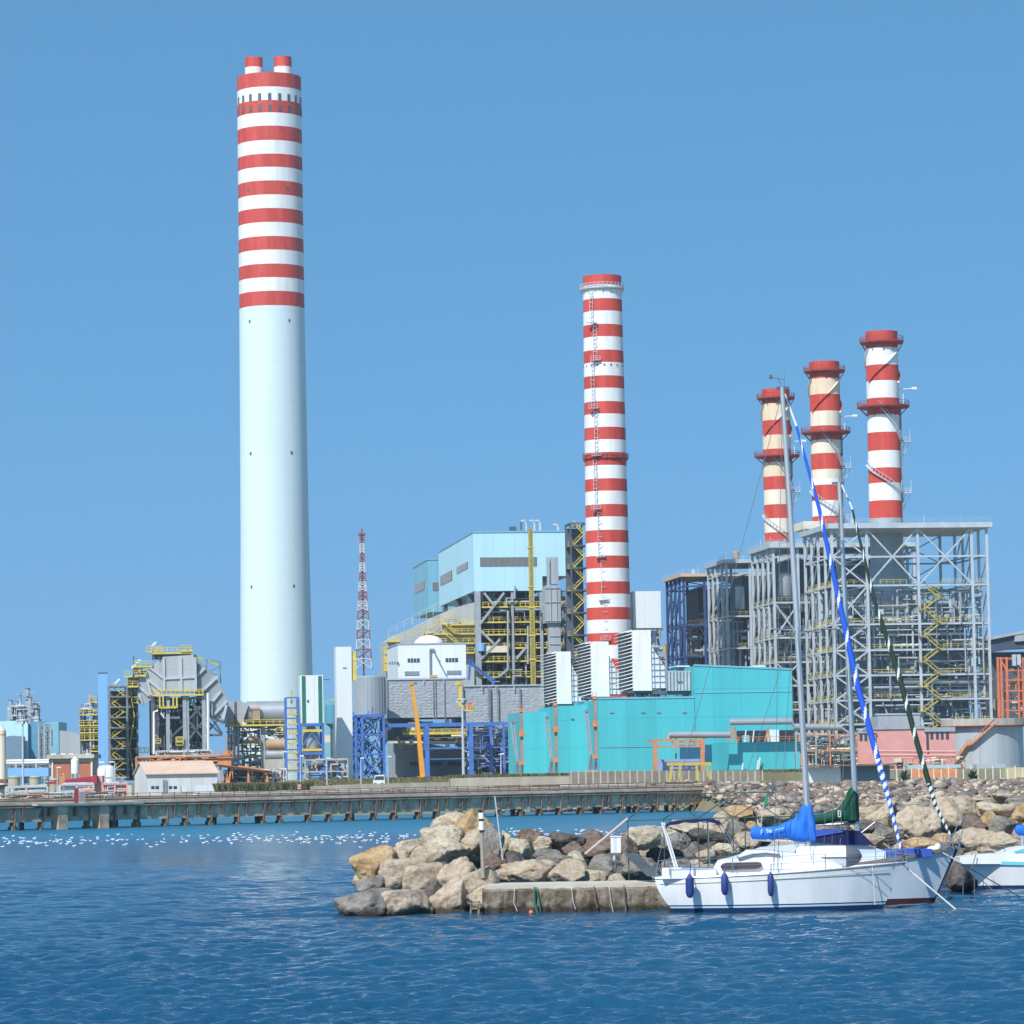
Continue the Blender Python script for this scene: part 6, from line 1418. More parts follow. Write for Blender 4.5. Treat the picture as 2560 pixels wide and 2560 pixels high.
# wider berth platform near the left end
mb = MB(fP); mb.box(8, 24.5, -1.6, 1, 2.9, 3.15); mb.box(9, 24, -1.5, -1.3, 2.75, 2.9); mb.build('berth_platform', pconc, o)
for u in (11.4, 17.8): 
    mb = MB(fP); mb.box(u, u + 1.4, -1.3, .2, -1.2, 2.9); mb.build('berth_pile', dconc, o)
mb = MB(fP); clutter(mb, 1, 24, .5, 3, 3.3, 4.4, 50, 4, rg, .12); clutter(mb, 24, PL - 2, 1, 6, 3.4, 4.1, 110, 4, rg, .14); mb.build('deck_clutter', [rust, pconc, orange, white], o)
# ---- stones
def stone_shape(seed, sub, nplanes=15, rough=.05):
    rs = np.random.default_rng(seed); bm = bmesh.new(); bmesh.ops.create_icosphere(bm, subdivisions=sub, radius=1)
    N = rs.normal(size=(nplanes + 60, 3)); N /= np.linalg.norm(N, axis=1)[:, None]; h = np.concatenate([rs.uniform(.66, .94, nplanes), rs.uniform(1.0, 1.12, 60)])
    X = np.array([v.co[:] for v in bm.verts]); d = X @ N.T
    q = np.where(d > .05, h[None] / np.maximum(d, .05), 9.0); k = 48.0
    r = -np.log(np.exp(-k * np.minimum(q, 3)).sum(1)) / k
    off = Vector(rs.uniform(0, 50, 3))
    for i, v in enumerate(bm.verts):
        p = Vector(X[i]) * float(r[i])
        n1 = noise.noise(p * 1.5 + off) * .10 - abs(noise.noise(p * 3.2 + off)) * rough * 1.3 + noise.noise(p * 7 + off) * rough * .5 - abs(noise.noise(p * 14 + off)) * rough * .5
        v.co = p * (1 + n1)
    return bm
ROCKM = {
 'tan': stone('tan_rock', (.30, .23, .16), (.54, .44, .32), (.66, .56, .44)),
 'ochre': stone('ochre_rock', (.26, .14, .06), (.55, .37, .19), (.62, .50, .33)),
 'grey': stone('grey_rock', (.12, .11, .10), (.28, .26, .23), (.40, .37, .33)),
 'pale': stone('pale_rock', (.34, .29, .20), (.60, .52, .38), (.70, .63, .50)),
 'dark': stone('dark_rock', (.06, .055, .05), (.15, .13, .115), (.24, .215, .19)),
 'brown': stone('brown_rock', (.10, .075, .06), (.24, .18, .14), (.35, .28, .22)),
}
PROTO = {}
def proto(i, mkey):
    if (i, mkey) not in PROTO:
        bm = stone_shape(100 + i, 5 if i < 8 else 4, rough=.075 if i < 5 else .12); me = bpy.data.meshes.new('boulder'); bm.to_mesh(me); bm.free()
        me.materials.append(ROCKM[mkey]); me.polygons.foreach_set('use_smooth', [True] * len(me.polygons))
        PROTO[(i, mkey)] = me
    return PROTO[(i, mkey)]
BOULD = []
rb = random.Random(77)
def boulder(cx, cy, w, h, key, Y, pi=None, rot=None, dep=None):
    c = P(cx, cy, Y); s = Y / FOC; pi = rb.randrange(8) if pi is None else pi
    o = bpy.data.objects.new('boulder', proto(pi, key)); COL.objects.link(o)
    sx = w * s / 2 * 1.34; sz = h * s / 2 * (1.5 if cx < 1250 else 1.38); sy = dep or max(sx, sz) * .95
    # squash along world axes after a random turn: bake the turn in the object via a yaw and a small tilt
    o.rotation_euler = (rb.uniform(-.15, .15), rb.uniform(-.2, .2), rot if rot is not None else rb.choice((0, math.pi)) + rb.uniform(-.3, .3))
    o.scale = (sx, sy, sz); o.location = (c.x, c.y, c.z)
    o['category'] = 'boulder'; o['group'] = 'boulders of the breakwater'
    BOULD.append([o, cx, cy, w, key]); return o
def dL(py): return 147.5 + (2283 - py) * .075
def dRt(py): return 158 + (2215 - py) * .13
def zl(x, y, w, h, key, k=0): cx, cy = 840 + .414 * x, 1980 + .414 * y; boulder(cx, cy, w * .414, h * .414, key, dL(cy + h * .2) + k)
for t in ((220, 690, 300, 190, 'grey'), (400, 690, 270, 190, 'tan'), (500, 700, 120, 150, 'pale'), (235, 455, 270, 210, 'ochre'), (230, 570, 170, 120, 'grey'), (420, 510, 230, 220, 'tan'), (540, 540, 200, 210, 'tan'), (330, 500, 160, 150, 'pale'), (380, 440, 200, 160, 'tan'), (450, 350, 140, 120, 'pale'), (640, 310, 250, 200, 'pale'), (800, 265, 250, 210, 'ochre'), (715, 235, 220, 150, 'pale'), (885, 310, 150, 160, 'tan'),
          (680, 370, 240, 160, 'pale'), (570, 650, 170, 150, 'dark'), (740, 540, 230, 230, 'tan'), (850, 590, 220, 220, 'tan'), (700, 650, 200, 200, 'tan'), (820, 330, 190, 170, 'tan'), (940, 350, 110, 250, 'grey'), (960, 445, 140, 120, 'brown'), (930, 680, 250, 150, 'tan'),
          (570, 440, 220, 200, 'tan'), (640, 540, 160, 160, 'dark'), (1000, 330, 120, 150, 'pale'), (1110, 350, 120, 130, 'pale'), (1170, 300, 120, 120, 'brown'), (1260, 320, 140, 90, 'pale'), (1370, 305, 180, 120, 'dark'), (1450, 370, 150, 100, 'brown'),
          (1550, 290, 160, 100, 'brown'), (1610, 350, 180, 130, 'brown'), (1200, 490, 270, 160, 'tan'), (1400, 510, 200, 160, 'tan'), (1440, 415, 130, 100, 'pale'), (1560, 520, 150, 100, 'pale'), (1620, 455, 210, 130, 'grey'), (1740, 335, 150, 130, 'brown'),
          (1850, 280, 170, 140, 'pale'), (1780, 430, 120, 110, 'grey'), (1840, 490, 180, 130, 'grey'), (1290, 400, 150, 110, 'grey'), (1080, 440, 140, 120, 'dark'), (1030, 520, 160, 90, 'tan'), (1690, 540, 120, 80, 'pale'), (1350, 430, 140, 110, 'grey'), (1480, 480, 120, 90, 'tan'), (1700, 420, 130, 110, 'dark')): zl(*t)
def zm(x, y, w, h, key, k=0): cx, cy = 1560 + .2277 * x, 1950 + .2277 * y; boulder(cx, cy, w * .2277, h * .2277, key, 152 + (2230 - cy) * .1 + k)
for t in ((90, 700, 260, 260, 'brown'), (250, 640, 280, 200, 'pale'), (215, 560, 140, 110, 'pale'), (650, 560, 460, 190, 'pale'), (570, 730, 300, 220, 'grey'), (880, 640, 320, 220, 'dark'), (1080, 620, 200, 230, 'tan'), (760, 820, 200, 170, 'grey'), (900, 840, 200, 140, 'tan'),
          (200, 990, 280, 210, 'grey'), (60, 880, 200, 190, 'grey'), (1230, 400, 380, 180, 'ochre'), (1690, 400, 360, 170, 'tan'), (1250, 560, 200, 190, 'grey'), (1400, 530, 170, 130, 'ochre'), (1340, 690, 230, 180, 'tan'), (400, 860, 240, 220, 'dark'), (1120, 790, 240, 180, 'pale'), (580, 960, 260, 180, 'grey'), (1500, 640, 200, 160, 'grey'), (420, 620, 260, 160, 'pale'), (1100, 450, 300, 160, 'tan')): zm(*t)
def zr(x, y, w, h, key, k=0): cx, cy = 2160 + .207 * x, 2000 + .207 * y; boulder(cx, cy, w * .207, h * .207, key, dRt(cy) + k)
for t in ((60, 180, 230, 190, 'tan'), (210, 230, 270, 270, 'tan'), (170, 110, 120, 80, 'ochre'), (550, 150, 300, 180, 'grey'), (610, 330, 500, 380, 'tan'), (1000, 220, 420, 360, 'tan'), (1210, 110, 440, 270, 'tan'), (1520, 120, 340, 190, 'pale'), (1330, 320, 260, 230, 'brown'), (1480, 300, 220, 250, 'ochre'), (1690, 340, 320, 260, 'grey'),
          (1750, 130, 300, 180, 'tan'), (1350, 530, 440, 290, 'tan'), (1720, 540, 440, 220, 'tan'), (950, 510, 360, 180, 'ochre'), (700, 560, 460, 170, 'ochre'), (60, 340, 260, 190, 'dark'), (270, 420, 290, 190, 'grey'), (110, 510, 260, 190, 'tan'), (1900, 220, 260, 240, 'ochre'), (1900, 440, 260, 200, 'tan'), (1150, 960, 360, 300, 'dark'), (850, 260, 160, 170, 'grey'), (750, 110, 200, 130, 'grey'),
          (-100, 330, 300, 220, 'tan'), (-250, 250, 300, 200, 'ochre'), (-400, 380, 320, 240, 'grey'), (-120, 480, 260, 160, 'pale'), (-250, 500, 260, 200, 'tan'), (2100, 300, 300, 260, 'tan'), (2120, 100, 300, 240, 'pale'), (2250, 450, 340, 300, 'grey'), (280, 60, 260, 120, 'tan'), (640, 40, 280, 120, 'pale'), (1700, -20, 300, 120, 'tan'), (-120, 150, 280, 130, 'tan'), (-350, 170, 260, 120, 'pale'), (1200, -30, 240, 100, 'grey'), (1850, 20, 260, 120, 'grey'), (1430, 20, 260, 110, 'tan'), (1000, 700, 400, 260, 'dark'), (1500, 760, 400, 240, 'dark')): zr(*t)
# second layer, filling the hollows between and behind the big ones
tops = [(905, 2180), (960, 2120), (1040, 2110), (1100, 2075), (1180, 2075), (1240, 2098), (1400, 2108), (1600, 2098), (1680, 2070), (1800, 2050), (1900, 2035), (2100, 2040), (2250, 2015), (2400, 2000), (2640, 1990)]
def top_at(x):
    for (a, ya), (b, yb) in zip(tops[:-1], tops[1:]):
        if a <= x <= b: return ya + (yb - ya) * (x - a) / (b - a)
    return 2190
x = 915
while x < 2640:
    y = top_at(x) + 32
    lim = 2250 if x < 1100 else 2195
    while y < lim:
        Yd = (dL(y) + 3) if x < 1600 else ((152 + (2230 - y) * .1 + 3.5) if x < 2000 else dRt(y) + 5)
        boulder(x + rb.uniform(-9, 9), y, rb.uniform(62, 84), rb.uniform(46, 60), rb.choice(('grey', 'dark', 'brown', 'tan', 'dark', 'tan') if 1300 < x < 1800 else ('tan', 'pale', 'tan', 'grey', 'ochre', 'tan')), Yd, pi=8 + rb.randrange(3)); y += 42
    x += 56
ordn = ['first', 'second', 'third', 'fourth', 'fifth', 'sixth', 'seventh', 'eighth', 'ninth', 'tenth', 'eleventh', 'twelfth', 'thirteenth', 'fourteenth', 'fifteenth', 'sixteenth', 'seventeenth', 'eighteenth', 'nineteenth', 'twentieth']
zones = [(0, 1190, 'left of the banded post'), (1190, 1400, 'right of the banded post'), (1400, 1640, 'around the white cabinet'), (1640, 1900, 'behind the nearest stern'), (1900, 2200, 'behind the sail covers'), (2200, 2400, 'behind the second bow'), (2400, 9999, 'behind the third boat')]
cells = {}
for b in BOULD:
    o_, cx_, cy_, w_, key_ = b
    zn = [z for z in zones if z[0] <= cx_ < z[1]][0][2]
    cells.setdefault((zn, key_), []).append(b)
names = {'tan': 'tan', 'ochre': 'orange-ochre', 'grey': 'grey', 'pale': 'pale sandy', 'dark': 'dark grey', 'brown': 'brown'}
for (zn, key_), L_ in cells.items():
    rows = {}
    ys_ = sorted(b[2] for b in L_)
    for b in L_:
        r = 0 if b[2] < ys_[0] + (ys_[-1] - ys_[0]) / 3 else (1 if b[2] < ys_[0] + (ys_[-1] - ys_[0]) * 2 / 3 else 2)
        rows.setdefault(r, []).append(b)
    for r, bb in rows.items():
        bb.sort(key=lambda q: q[1])
        for i, b in enumerate(bb):
            rowt = ('high up', 'at mid height', 'low down')[r]
            who = f'{ordn[i]} {names[key_]} boulder from the left {rowt}' if len(bb) > 1 else f'{names[key_]} boulder {rowt}'
            b[0]['label'] = f'{who} {zn}'
# rubble of the far bank, nobody could count it: one object
def rubble():
    rg = np.random.default_rng(5); V = []; F_ = []; M = []; shapes = []
    for i in range(6):
        bm = stone_shape(300 + i, 2, 9, .08); bm.verts.ensure_lookup_table(); bm.verts.index_update()
        shapes.append((np.array([v.co[:] for v in bm.verts]), np.array([[v.index for v in f.verts] for f in bm.faces]))); bm.free()
    n0 = 0; VV = []; FF = []; MM = []
    for i in range(5200):
        px = rg.uniform(1690, 2680) if rg.random() < .9 else rg.uniform(1240, 1700); Yb = rg.uniform(-3, 24) 
        k, _ = ray(px, 1990); Y = shore(k * 480) + Yb - (3 if px > 1750 else 0); x = k * Y; z = ground_z(x, Y) + rg.uniform(-.1, .35) + (.5 if Yb < 12 else 0.2)
        s = rg.uniform(.2, .58) * (1.7 if rg.random() < .12 else 1); S, Fc = shapes[i % 6]
        a = rg.uniform(0, 6.28); ca, sa = math.cos(a), math.sin(a); W = S * s * np.array([1.2, 1, .75]); W = np.stack([W[:, 0] * ca - W[:, 1] * sa, W[:, 0] * sa + W[:, 1] * ca, W[:, 2]], 1) + [x, Y, z]
        VV.append(W); FF.append(Fc + n0); MM += [int(rg.choice([0, 1, 2, 3, 4], p=[.16, .24, .03, .25, .32]))] * len(Fc); n0 += len(S)
    V = np.concatenate(VV); F_ = np.concatenate(FF); me = bpy.data.meshes.new('rubble'); me.from_pydata(V.tolist(), [], F_.tolist())
    for k in ('tan', 'grey', 'pale', 'dark', 'brown'): me.materials.append(ROCKM[k])
    me.polygons.foreach_set('material_index', MM); me.polygons.foreach_set('use_smooth', [True] * len(F_))
    o = bpy.data.objects.new('rubble', me); COL.objects.link(o); o['kind'] = 'stuff'; o['label'] = 'loose rubble bank on the far shore under the walls'; o['category'] = 'rubble'
rubble()
# grass and weeds on the bank
def weeds(name, label, spots, n, h, cols, w=.12, seed=1):
    rg = np.random.default_rng(seed); V = []; F_ = []; M = []
    for i in range(n):
        px0, px1, Y0, Y1 = spots[rg.integers(len(spots))]; px = rg.uniform(px0, px1); Y = rg.uniform(Y0, Y1); k, _ = ray(px, 1950); x = k * Y; z = ground_z(x, Y) - .05
        hh = h * rg.uniform(.4, 1.3); 
        for j in range(5):
            a = rg.uniform(0, 6.28); lx, ly = math.cos(a) * hh * .5, math.sin(a) * hh * .5; n0 = len(V); q = w * rg.uniform(.6, 1.4)
            V += [(x - q, Y, z), (x + q, Y + .02, z), (x + lx, Y + ly, z + hh)]; F_.append((n0, n0 + 1, n0 + 2)); M.append(int(rg.integers(len(cols))))
    me = bpy.data.meshes.new(name); me.from_pydata(V, [], F_)
    for c in cols: me.materials.append(c)
    me.polygons.foreach_set('material_index', M)
    o = bpy.data.objects.new(name, me); COL.objects.link(o); o['kind'] = 'stuff'; o['label'] = label; o['category'] = 'plants'
g1 = mat('dry_grass', (.22, .20, .09), .9, var=.3); g2 = mat('dull_green_leaf', (.07, .10, .04), .9, var=.4); g3 = mat('dark_shrub_leaf', (.035, .055, .03), .9, var=.4)
weeds('grass', 'dry grass and weeds along the top of the rubble bank', [(2200, 2620, 500, 520), (2100, 2620, 503, 530)], 5000, .45, [g1, g2, g1], seed=2)
weeds('undergrowth', 'dark scrub along the foot of the turquoise hall above the wall', [(1300, 2020, 568, 582), (1120, 1500, 568, 580)], 7000, .7, [g2, g3, g1, g1], .25, seed=3)
# raise part of the scrub: it grows on the bank behind the wall
bpy.data.objects['undergrowth'].location.z = 1.9
bpy.data.objects['undergrowth'].location.z = 1.95
weeds('hedge', 'dull green scrub between the white shed and the sea wall', [(545, 775, 585, 596)], 6000, 1.7, [g2, g1, g1, g3], .28, seed=4)
wallseg('earth_bank', 'earth bank holding the scrub behind the wall', [(1120, 1946), (1424, 1938), (1600, 1934), (2020, 1930)], 567, 2.6, MATS['dry_earth'], th=16, cat='bank')
weeds('scrub', 'low brown-green scrub on the slope behind the sea wall', [(760, 1130, 620, 690)], 6000, .7, [g1, g2, g1], .25, seed=6)
def agave(px, py, Y, size, label):
    c = P(px, py, Y); o = root('agave_plant', label, 'plant', c, 'spiky plants on the bank'); rg = random.Random(px)
    mb = MB()
    for i in range(46):
        a = rg.uniform(0, 6.28); t = rg.uniform(.15, 1.35); L = size * rg.uniform(.7, 1.1); w_ = .13 * size
        p0 = Vector(c); d = Vector((math.cos(a) * math.cos(t), math.sin(a) * math.cos(t), math.sin(t))); sd = Vector((-math.sin(a), math.cos(a), 0)) * w_ * .5
        p1 = p0 + d * L * .55 + Vector((0, 0, .08 * L)); p2 = p0 + d * L - Vector((0, 0, .12 * L))
        mb.add([p0 - sd * .6, p0 + sd * .6, p1 + sd, p1 - sd, p2], [(0, 1, 2, 3), (3, 2, 4)])
    mb.build('leaf_crown', g2, o)
    mb = MB(); mb.lathe(c.x, c.y, [(.18 * size, c.z - .4), (.15 * size, c.z + .15)], 8); mb.build('stem', rust, o)
agave(2262, 1952, 506, 1.9, 'bushy spiky plant on the bank left of the green-covered forestay')
agave(2432, 1953, 506, 2.0, 'spiky palm-like plant on the bank in front of the storage tank')
# ---- quay on the near side of the breakwater
fQ = Fr(1200, 145.2, a=1.0)
o = root('quay', 'low stained concrete quay along the breakwater, sterns of boats moored to it', 'quay', fQ.w(0, 0, 0))
qx1 = fQ.F(1660, 2250)[0] + 3
rq = random.Random(2)
mb = MB(fQ); N = 60; vs = []; 
tops_ = []
for i in range(N + 1):
    u = qx1 * i / N; j = lambda k=.05: rq.uniform(-k, k)
    vs += [(u, .05 + j(), -1), (u, j(.07), .25 + j()), (u, .02 + j(.05), .88 + j(.03)), (u, .18, .97 + j(.02)), (u, 4.2, 1.05 + j(.03)), (u, 4.2, -1)]
fs = [tuple(range(6))] + [tuple(reversed(range(N * 6, N * 6 + 6)))]
for i in range(N):
    for k in range(6): fs.append((i * 6 + k, i * 6 + (k + 1) % 6, i * 6 + 6 + (k + 1) % 6, i * 6 + 6 + k))
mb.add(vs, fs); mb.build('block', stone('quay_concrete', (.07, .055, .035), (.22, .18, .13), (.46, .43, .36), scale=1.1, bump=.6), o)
mb = MB(fQ); mb.box(.1, qx1 - .1, .32, 4.1, .9, 1.12); mb.build('walkway_slab', mat('pale_slab', (.52, .48, .40), .9, var=.2, scale=1.5), o)  # pale concrete top, lighter than the stained face
for i, (u, w_, c_) in enumerate(((1.3, .02, 'w'), (2.1, .05, 'g'), (2.2, .03, 'g'), (3.6, .02, 'w'), (4.5, .035, 'd'), (5.1, .02, 'w'), (5.7, .04, 'd'))):
    mb = MB(fQ); mb.tube([(u, .1, 1.02), (u, -.12, .9), (u + rq.uniform(-.1, .1), -.13, .45), (u + rq.uniform(-.15, .15), -.12, rq.uniform(-.1, .2))], w_, 6); mb.build('hanging_rope', {'w': mat('pale_rope', (.5, .5, .46), .9), 'g': mat('green_rope', (.05, .16, .10), .9), 'd': rust}[c_], o)
# ladder, post, cabinet, buoy
fN = Fr(1176, 145, a=0)
o = root('boarding_ladder', 'small wooden ladder leaning in the water at the left end of the quay', 'ladder', P(1186, 2283, 145))
wood = mat('weathered_wood', (.30, .24, .16), .9, var=.4, scale=4)
for x in (1176, 1196): mb = MB(fN); mb.pbar(x, 2284, x + 3, 2252, .07, 0); mb.build('rail', wood, o)
mb = MB(fN); 
for y in (2255, 2263, 2271): mb.pbar(1177, y, 1198, y, .07, 0)
mb.build('rung', wood, o)
mb = MB(); c = P(1328, 2281, 144.6); mb.lathe(c.x, c.y, [(.02, c.z - .1), (.08, c.z - .06), (.1, c.z), (.08, c.z + .06), (.02, c.z + .1)], 14)
single(mb, 'float', [MATS['vermilion']], 'small red float hanging against the quay', 'float', c, smooth=True)
o = root('marker_post', 'grey marker post with white and black bands on top of the breakwater tip', 'marker post', P(1206, 2190, 148))
mb = MB(); a = P(1208, 2195, 148); b = P(1203, 2040, 148); mb.tube([a, b], .085, 12, 0); mb.build('pole', mat('weathered_post', (.33, .29, .24), .8), o)
mb = MB(); b2 = P(1203.5, 2053, 148); b3 = P(1204, 2075, 148); b1 = P(1203, 2032, 148); b15 = P(1203.3, 2047, 148)
mb.tube([b1, b15], .12, 12, 0); mb.tube([b15, b2], .1, 12, 1); mb.tube([b2, b3], .115, 12, 0); mb.tube([b3, P(1204.5, 2081, 148)], .1, 12, 1); mb.build('light_head', [white, black], o)
mb = MB(); mb.tube([P(1257, 2150, 147.5), P(1237, 1990, 147.5)], .03, 6); single(mb, 'thin_rod', [lsteel], 'thin pale rod leaning left on the breakwater', 'rod', P(1257, 2150, 147.5))
o = root('power_cabinet', 'white electric cabinet on a short post above the quay', 'cabinet', P(1535, 2150, 150))
fC = Fr(1527, 150, a=0); mb = MB(fC); mb.fb(1527, 2092, 1552, 2132, 0, .3); mb.build('box', whitec, o)
mb = MB(fC); mb.pbar(1535, 2132, 1535, 2155, .1, .15); mb.build('post', lsteel, o)
mb = MB(fC); mb.fb(1525, 2090, 1554, 2092.5, -.03, .33); mb.build('lid', white, o)
mb = MB(); mb.tube([P(1463, 2135, 149.5), P(1570, 2046, 149)], .055, 8); single(mb, 'spar', [mat('pinkish_spar', (.50, .42, .38), .6)], 'pale spar leaning up to the green pipe frame', 'spar', P(1463, 2135, 149.5))
# green pipe frame over the quay
o = root('pipe_pergola', 'dark green pipe frame with crossed bracing over the breakwater path', 'pergola', P(1700, 2180, 149))
gp = mat('dark_green_pipe', (.035, .075, .06), .5); YA, YB = 149, 153.5
mb = MB(); mb.tube([P(1568, 2051, YA), P(2000, 2040, YA)], .025, 6); mb.tube([P(1655, 1986, YB), P(1935, 1980, YB)], .025, 6); mb.build('rail', gp, o)
mb = MB()
xs_ = [1568, 1659, 1745, 1832, 1920, 2000]; xt = [1655, 1725, 1762, 1836, 1932]
for (a, b) in ((1568, 1655), (1659, 1762), (1745, 1836), (1832, 1932), (1745, 1662), (1832, 1758), (1945, 1860), (1990, 1925)):
    mb.tube([P(a, 2049 - (a - 1568) * .02, YA), P(b, 1984, YB)], .02, 6)
mb.build('brace', gp, o)
for x in (1569, 1659, 1745, 1768, 1832, 1862, 1945): mb = MB(); mb.tube([P(x, 2050 - (x - 1568) * .02, YA), P(x + 4, 2200, YA)], .024, 6); mb.build('post', gp, o)
o = root('gangplank', 'dark slatted gangplank sloping down to the stern of the nearest sailboat', 'gangplank', P(1610, 2180, 147))
mb = MB()
for i in range(14):
    t = i / 13; a = P(1577 + 55 * t, 2136 + 52 * t, 148.5 - 2 * t); mb.box(a.x - .25, a.x + .3, a.y - .4, a.y + .4, a.z - .03, a.z + .03)
mb.build('slat', dsteel, o)
mb = MB(); 
for d in (-.4, .4): a = P(1577, 2138, 148.5); b = P(1634, 2190, 146.5); mb.bar((a.x, a.y + d, a.z - .05), (b.x, b.y + d, b.z - .05), .08)
mb.build('rail', steel, o)
# ================================================================== boats
gel = mat('white_gelcoat', (.80, .81, .80), .25, var=.14, scale=1.2, streak=True, spec=.5, rgb2=(.82, .83, .82))
gel2 = mat('weathered_gelcoat', (.60, .67, .71), .35, var=.08, scale=.6)
navy = mat('navy_antifouling', (.012, .035, .10), .45, var=.2)
cyan = mat('pale_cyan_stripe', (.45, .68, .74), .35, var=.05)
maroon = mat('dark_red_antifouling', (.07, .025, .03), .6, var=.3)
tblue = mat('turquoise_gunwale', (.16, .52, .60), .4, var=.08)
cblue = mat('bright_blue_canvas', (.012, .16, .66), .75, var=.14, scale=2.5, bump=.25)
cblue2 = mat('faded_blue_canvas', (.04, .09, .42), .8, var=.2, scale=1.5)
cnavy = mat('navy_canvas', (.008, .014, .08), .8, var=.25)
cgreen = mat('dark_green_canvas', (.006, .07, .04), .8, var=.2, scale=2.5, bump=.25)
sgreen = mat('sail_strip_green', (.02, .05, .03), .75, var=.2)
sailw = mat('sail_white', (.78, .80, .82), .7, var=.08)
alu = mat('mast_aluminium', (.55, .56, .55), .35, .5, var=.08, scale=1.5)
inox = mat('stainless_rail', (.45, .47, .48), .25, .8, var=.1)
wire = mat('rigging_wire', (.20, .21, .22), .4, .5)
rope = mat('mooring_rope', (.55, .53, .47), .9, var=.2)
tint = mat('brown_acrylic_window', (.10, .065, .055), .12, spec=.6)
gtub = mat('grey_rubber', (.10, .115, .15), .6)
teak = mat('weathered_teak', (.24, .19, .15), .85, var=.3, scale=4)
def hull(fr, L, B, sheer, us0, ue0, levels, mats_, flip=False, n=44, tr=.55):
    """levels: [(absolute z or None, material)], the rest up to the sheer"""
    mb = MB(fr); nst = n; rows = []
    zl_ = [l for l in levels]; K = len(zl_) + 7
    def pt(t, k, sgn):
        sh = sheer(t); z = zl_[k][0] if k < len(zl_) else zl_[-1][0] + (sh - zl_[-1][0]) * ((k - len(zl_) + 1) / 7)
        h = (z + .5) / (sh + .5); h = max(0, min(1, h))
        a = us0 * (1 - h) ** 1.7; b = L - ue0 * (1 - h) ** 1.0; u = a + (b - a) * t
        bm_ = B / 2 * ((1 - ((.42 - t) / .42) ** 2 * (1 - tr)) if t < .42 else (1 - ((t - .42) / .58) ** 2.1))
        w = bm_ * (.80 + .20 * h ** .6) * (1 - .12 * (1 - h) * t)
        if t > .999: w = .015
        return ((L - u) if flip else u, w * sgn, z)
    vs = []; fs = []; ms = []
    for sgn in (-1, 1):
        base = len(vs)
        for i in range(nst + 1):
            for k in range(K): vs.append(pt(i / nst, k, sgn))
        for i in range(nst):
            for k in range(K - 1):
                a = base + i * K + k; fs.append((a, a + K, a + K + 1, a + 1)); ms.append(zl_[min(k + 1, len(zl_) - 1)][1] if k + 1 < len(zl_) else 0)
    off = (nst + 1) * K
    for k in range(K - 1): fs.append((k, k + 1, off + k + 1, off + k)); ms.append(zl_[k + 1][1] if k + 1 < len(zl_) else 0)
    for i in range(nst):
        a = i * K + K - 1; fs.append((a, a + K, off + a + K, off + a)); ms.append(0)
        a = i * K; fs.append((a, a + K, off + a + K, off + a)); ms.append(zl_[0][1])
    mb.add(vs, fs, ms); return mb
def pillow(fr, secs, wid, v0=0, seed=1, n=14, wr=.06):
    """canvas cover: (px, y_top, y_bottom) sections, elliptical across, wrinkled"""
    mb = MB(fr); vs = []; fs = []; k = 0; S = []
    for a, b in zip(secs[:-1], secs[1:]):
        for t in (0, .25, .5, .75): S.append([a[i] + (b[i] - a[i]) * t for i in range(3)])
    S.append(list(secs[-1]))
    for s_ in S:
        u, z1 = fr.F(s_[0], s_[1], v0); _, z0 = fr.F(s_[0], s_[2], v0); c = (z0 + z1) / 2; h = abs(z1 - z0) / 2
        for j in range(n):
            a = 2 * math.pi * j / n; w = wid * (.45 + .55 * min(1, h / .45)); q = 1 + wr * noise.noise(Vector((u * 5 + seed, math.cos(a) * 1.5, (c + h * math.sin(a)) * 2.2))) * 2
            sq = (1.15 - .5 * math.sin(a)) if h > .4 else 1
            vs.append((u, v0 + math.cos(a) * w * q * sq * .9, c + math.sin(a) * h * (1 + (q - 1) * .4)))
    m_ = len(S)
    for i in range(m_ - 1):
        for j in range(n): fs.append((i * n + j, i * n + (j + 1) % n, (i + 1) * n + (j + 1) % n, (i + 1) * n + j))
    fs.append(tuple(range(n))); fs.append(tuple((m_ - 1) * n + j for j in range(n)))
    mb.add(vs, fs); return mb
def furled(pix, r, Y0, Y1, dark, lowfrac):
    """rolled headsail: a tapering tube whose sun strip winds round it in a helix"""
    mb = MB(); pts = [];
    N = 330
    def at(t):
        L_ = [0]
        for a, b in zip(pix[:-1], pix[1:]): L_.append(L_[-1] + math.hypot(b[0] - a[0], b[1] - a[1]))
        d = t * L_[-1]
        for i in range(len(pix) - 1):
            if d <= L_[i + 1] + 1e-6:
                q = (d - L_[i]) / (L_[i + 1] - L_[i]); return pix[i][0] + (pix[i + 1][0] - pix[i][0]) * q, pix[i][1] + (pix[i + 1][1] - pix[i][1]) * q
    rs = []
    for i in range(N + 1):
        t = i / N; x, y = at(t); pts.append(P(x, y, Y0 + (Y1 - Y0) * t))
        rr = r * (.28 + .72 * min(1, t / .55)) if t < .82 else r * (1 - (t - .82) / .18 * .6)
        rs.append(rr)
    nn = 16
    def mf(i, j):
        t = i / N
        if t < .07: return 1
        if t < lowfrac:
            ph = (j / nn + t * 12) % 1.0
            return 1 if ph < .17 else 0
        ph = (i / 6.2 + j / nn) % 1.0
        return 1 if ph < .55 else 0
    mb.tube(pts, rs, nn, mf=mf); return mb
def stanchions(o, fr, xs, ys, yt, v, m=inox):
    prev = None
    for x, y in zip(xs, ys):
        mb = MB(fr); a, z = fr.F(x, y, v); mb.bar((a, v, z), (a, v, z + .62), .03); mb.build('stanchion', m, o)
        prev = (a, z)
    mb = MB(fr); pts = [(fr.F(x, y, v)[0], v, fr.F(x, y, v)[1]) for x, y in zip(xs, ys)]
    for h in (.32, .61):
        for a, b in zip(pts[:-1], pts[1:]): mb.bar((a[0], v, a[2] + h), (b[0], v, b[2] + h), .014)
    mb.build('lifeline', m, o)
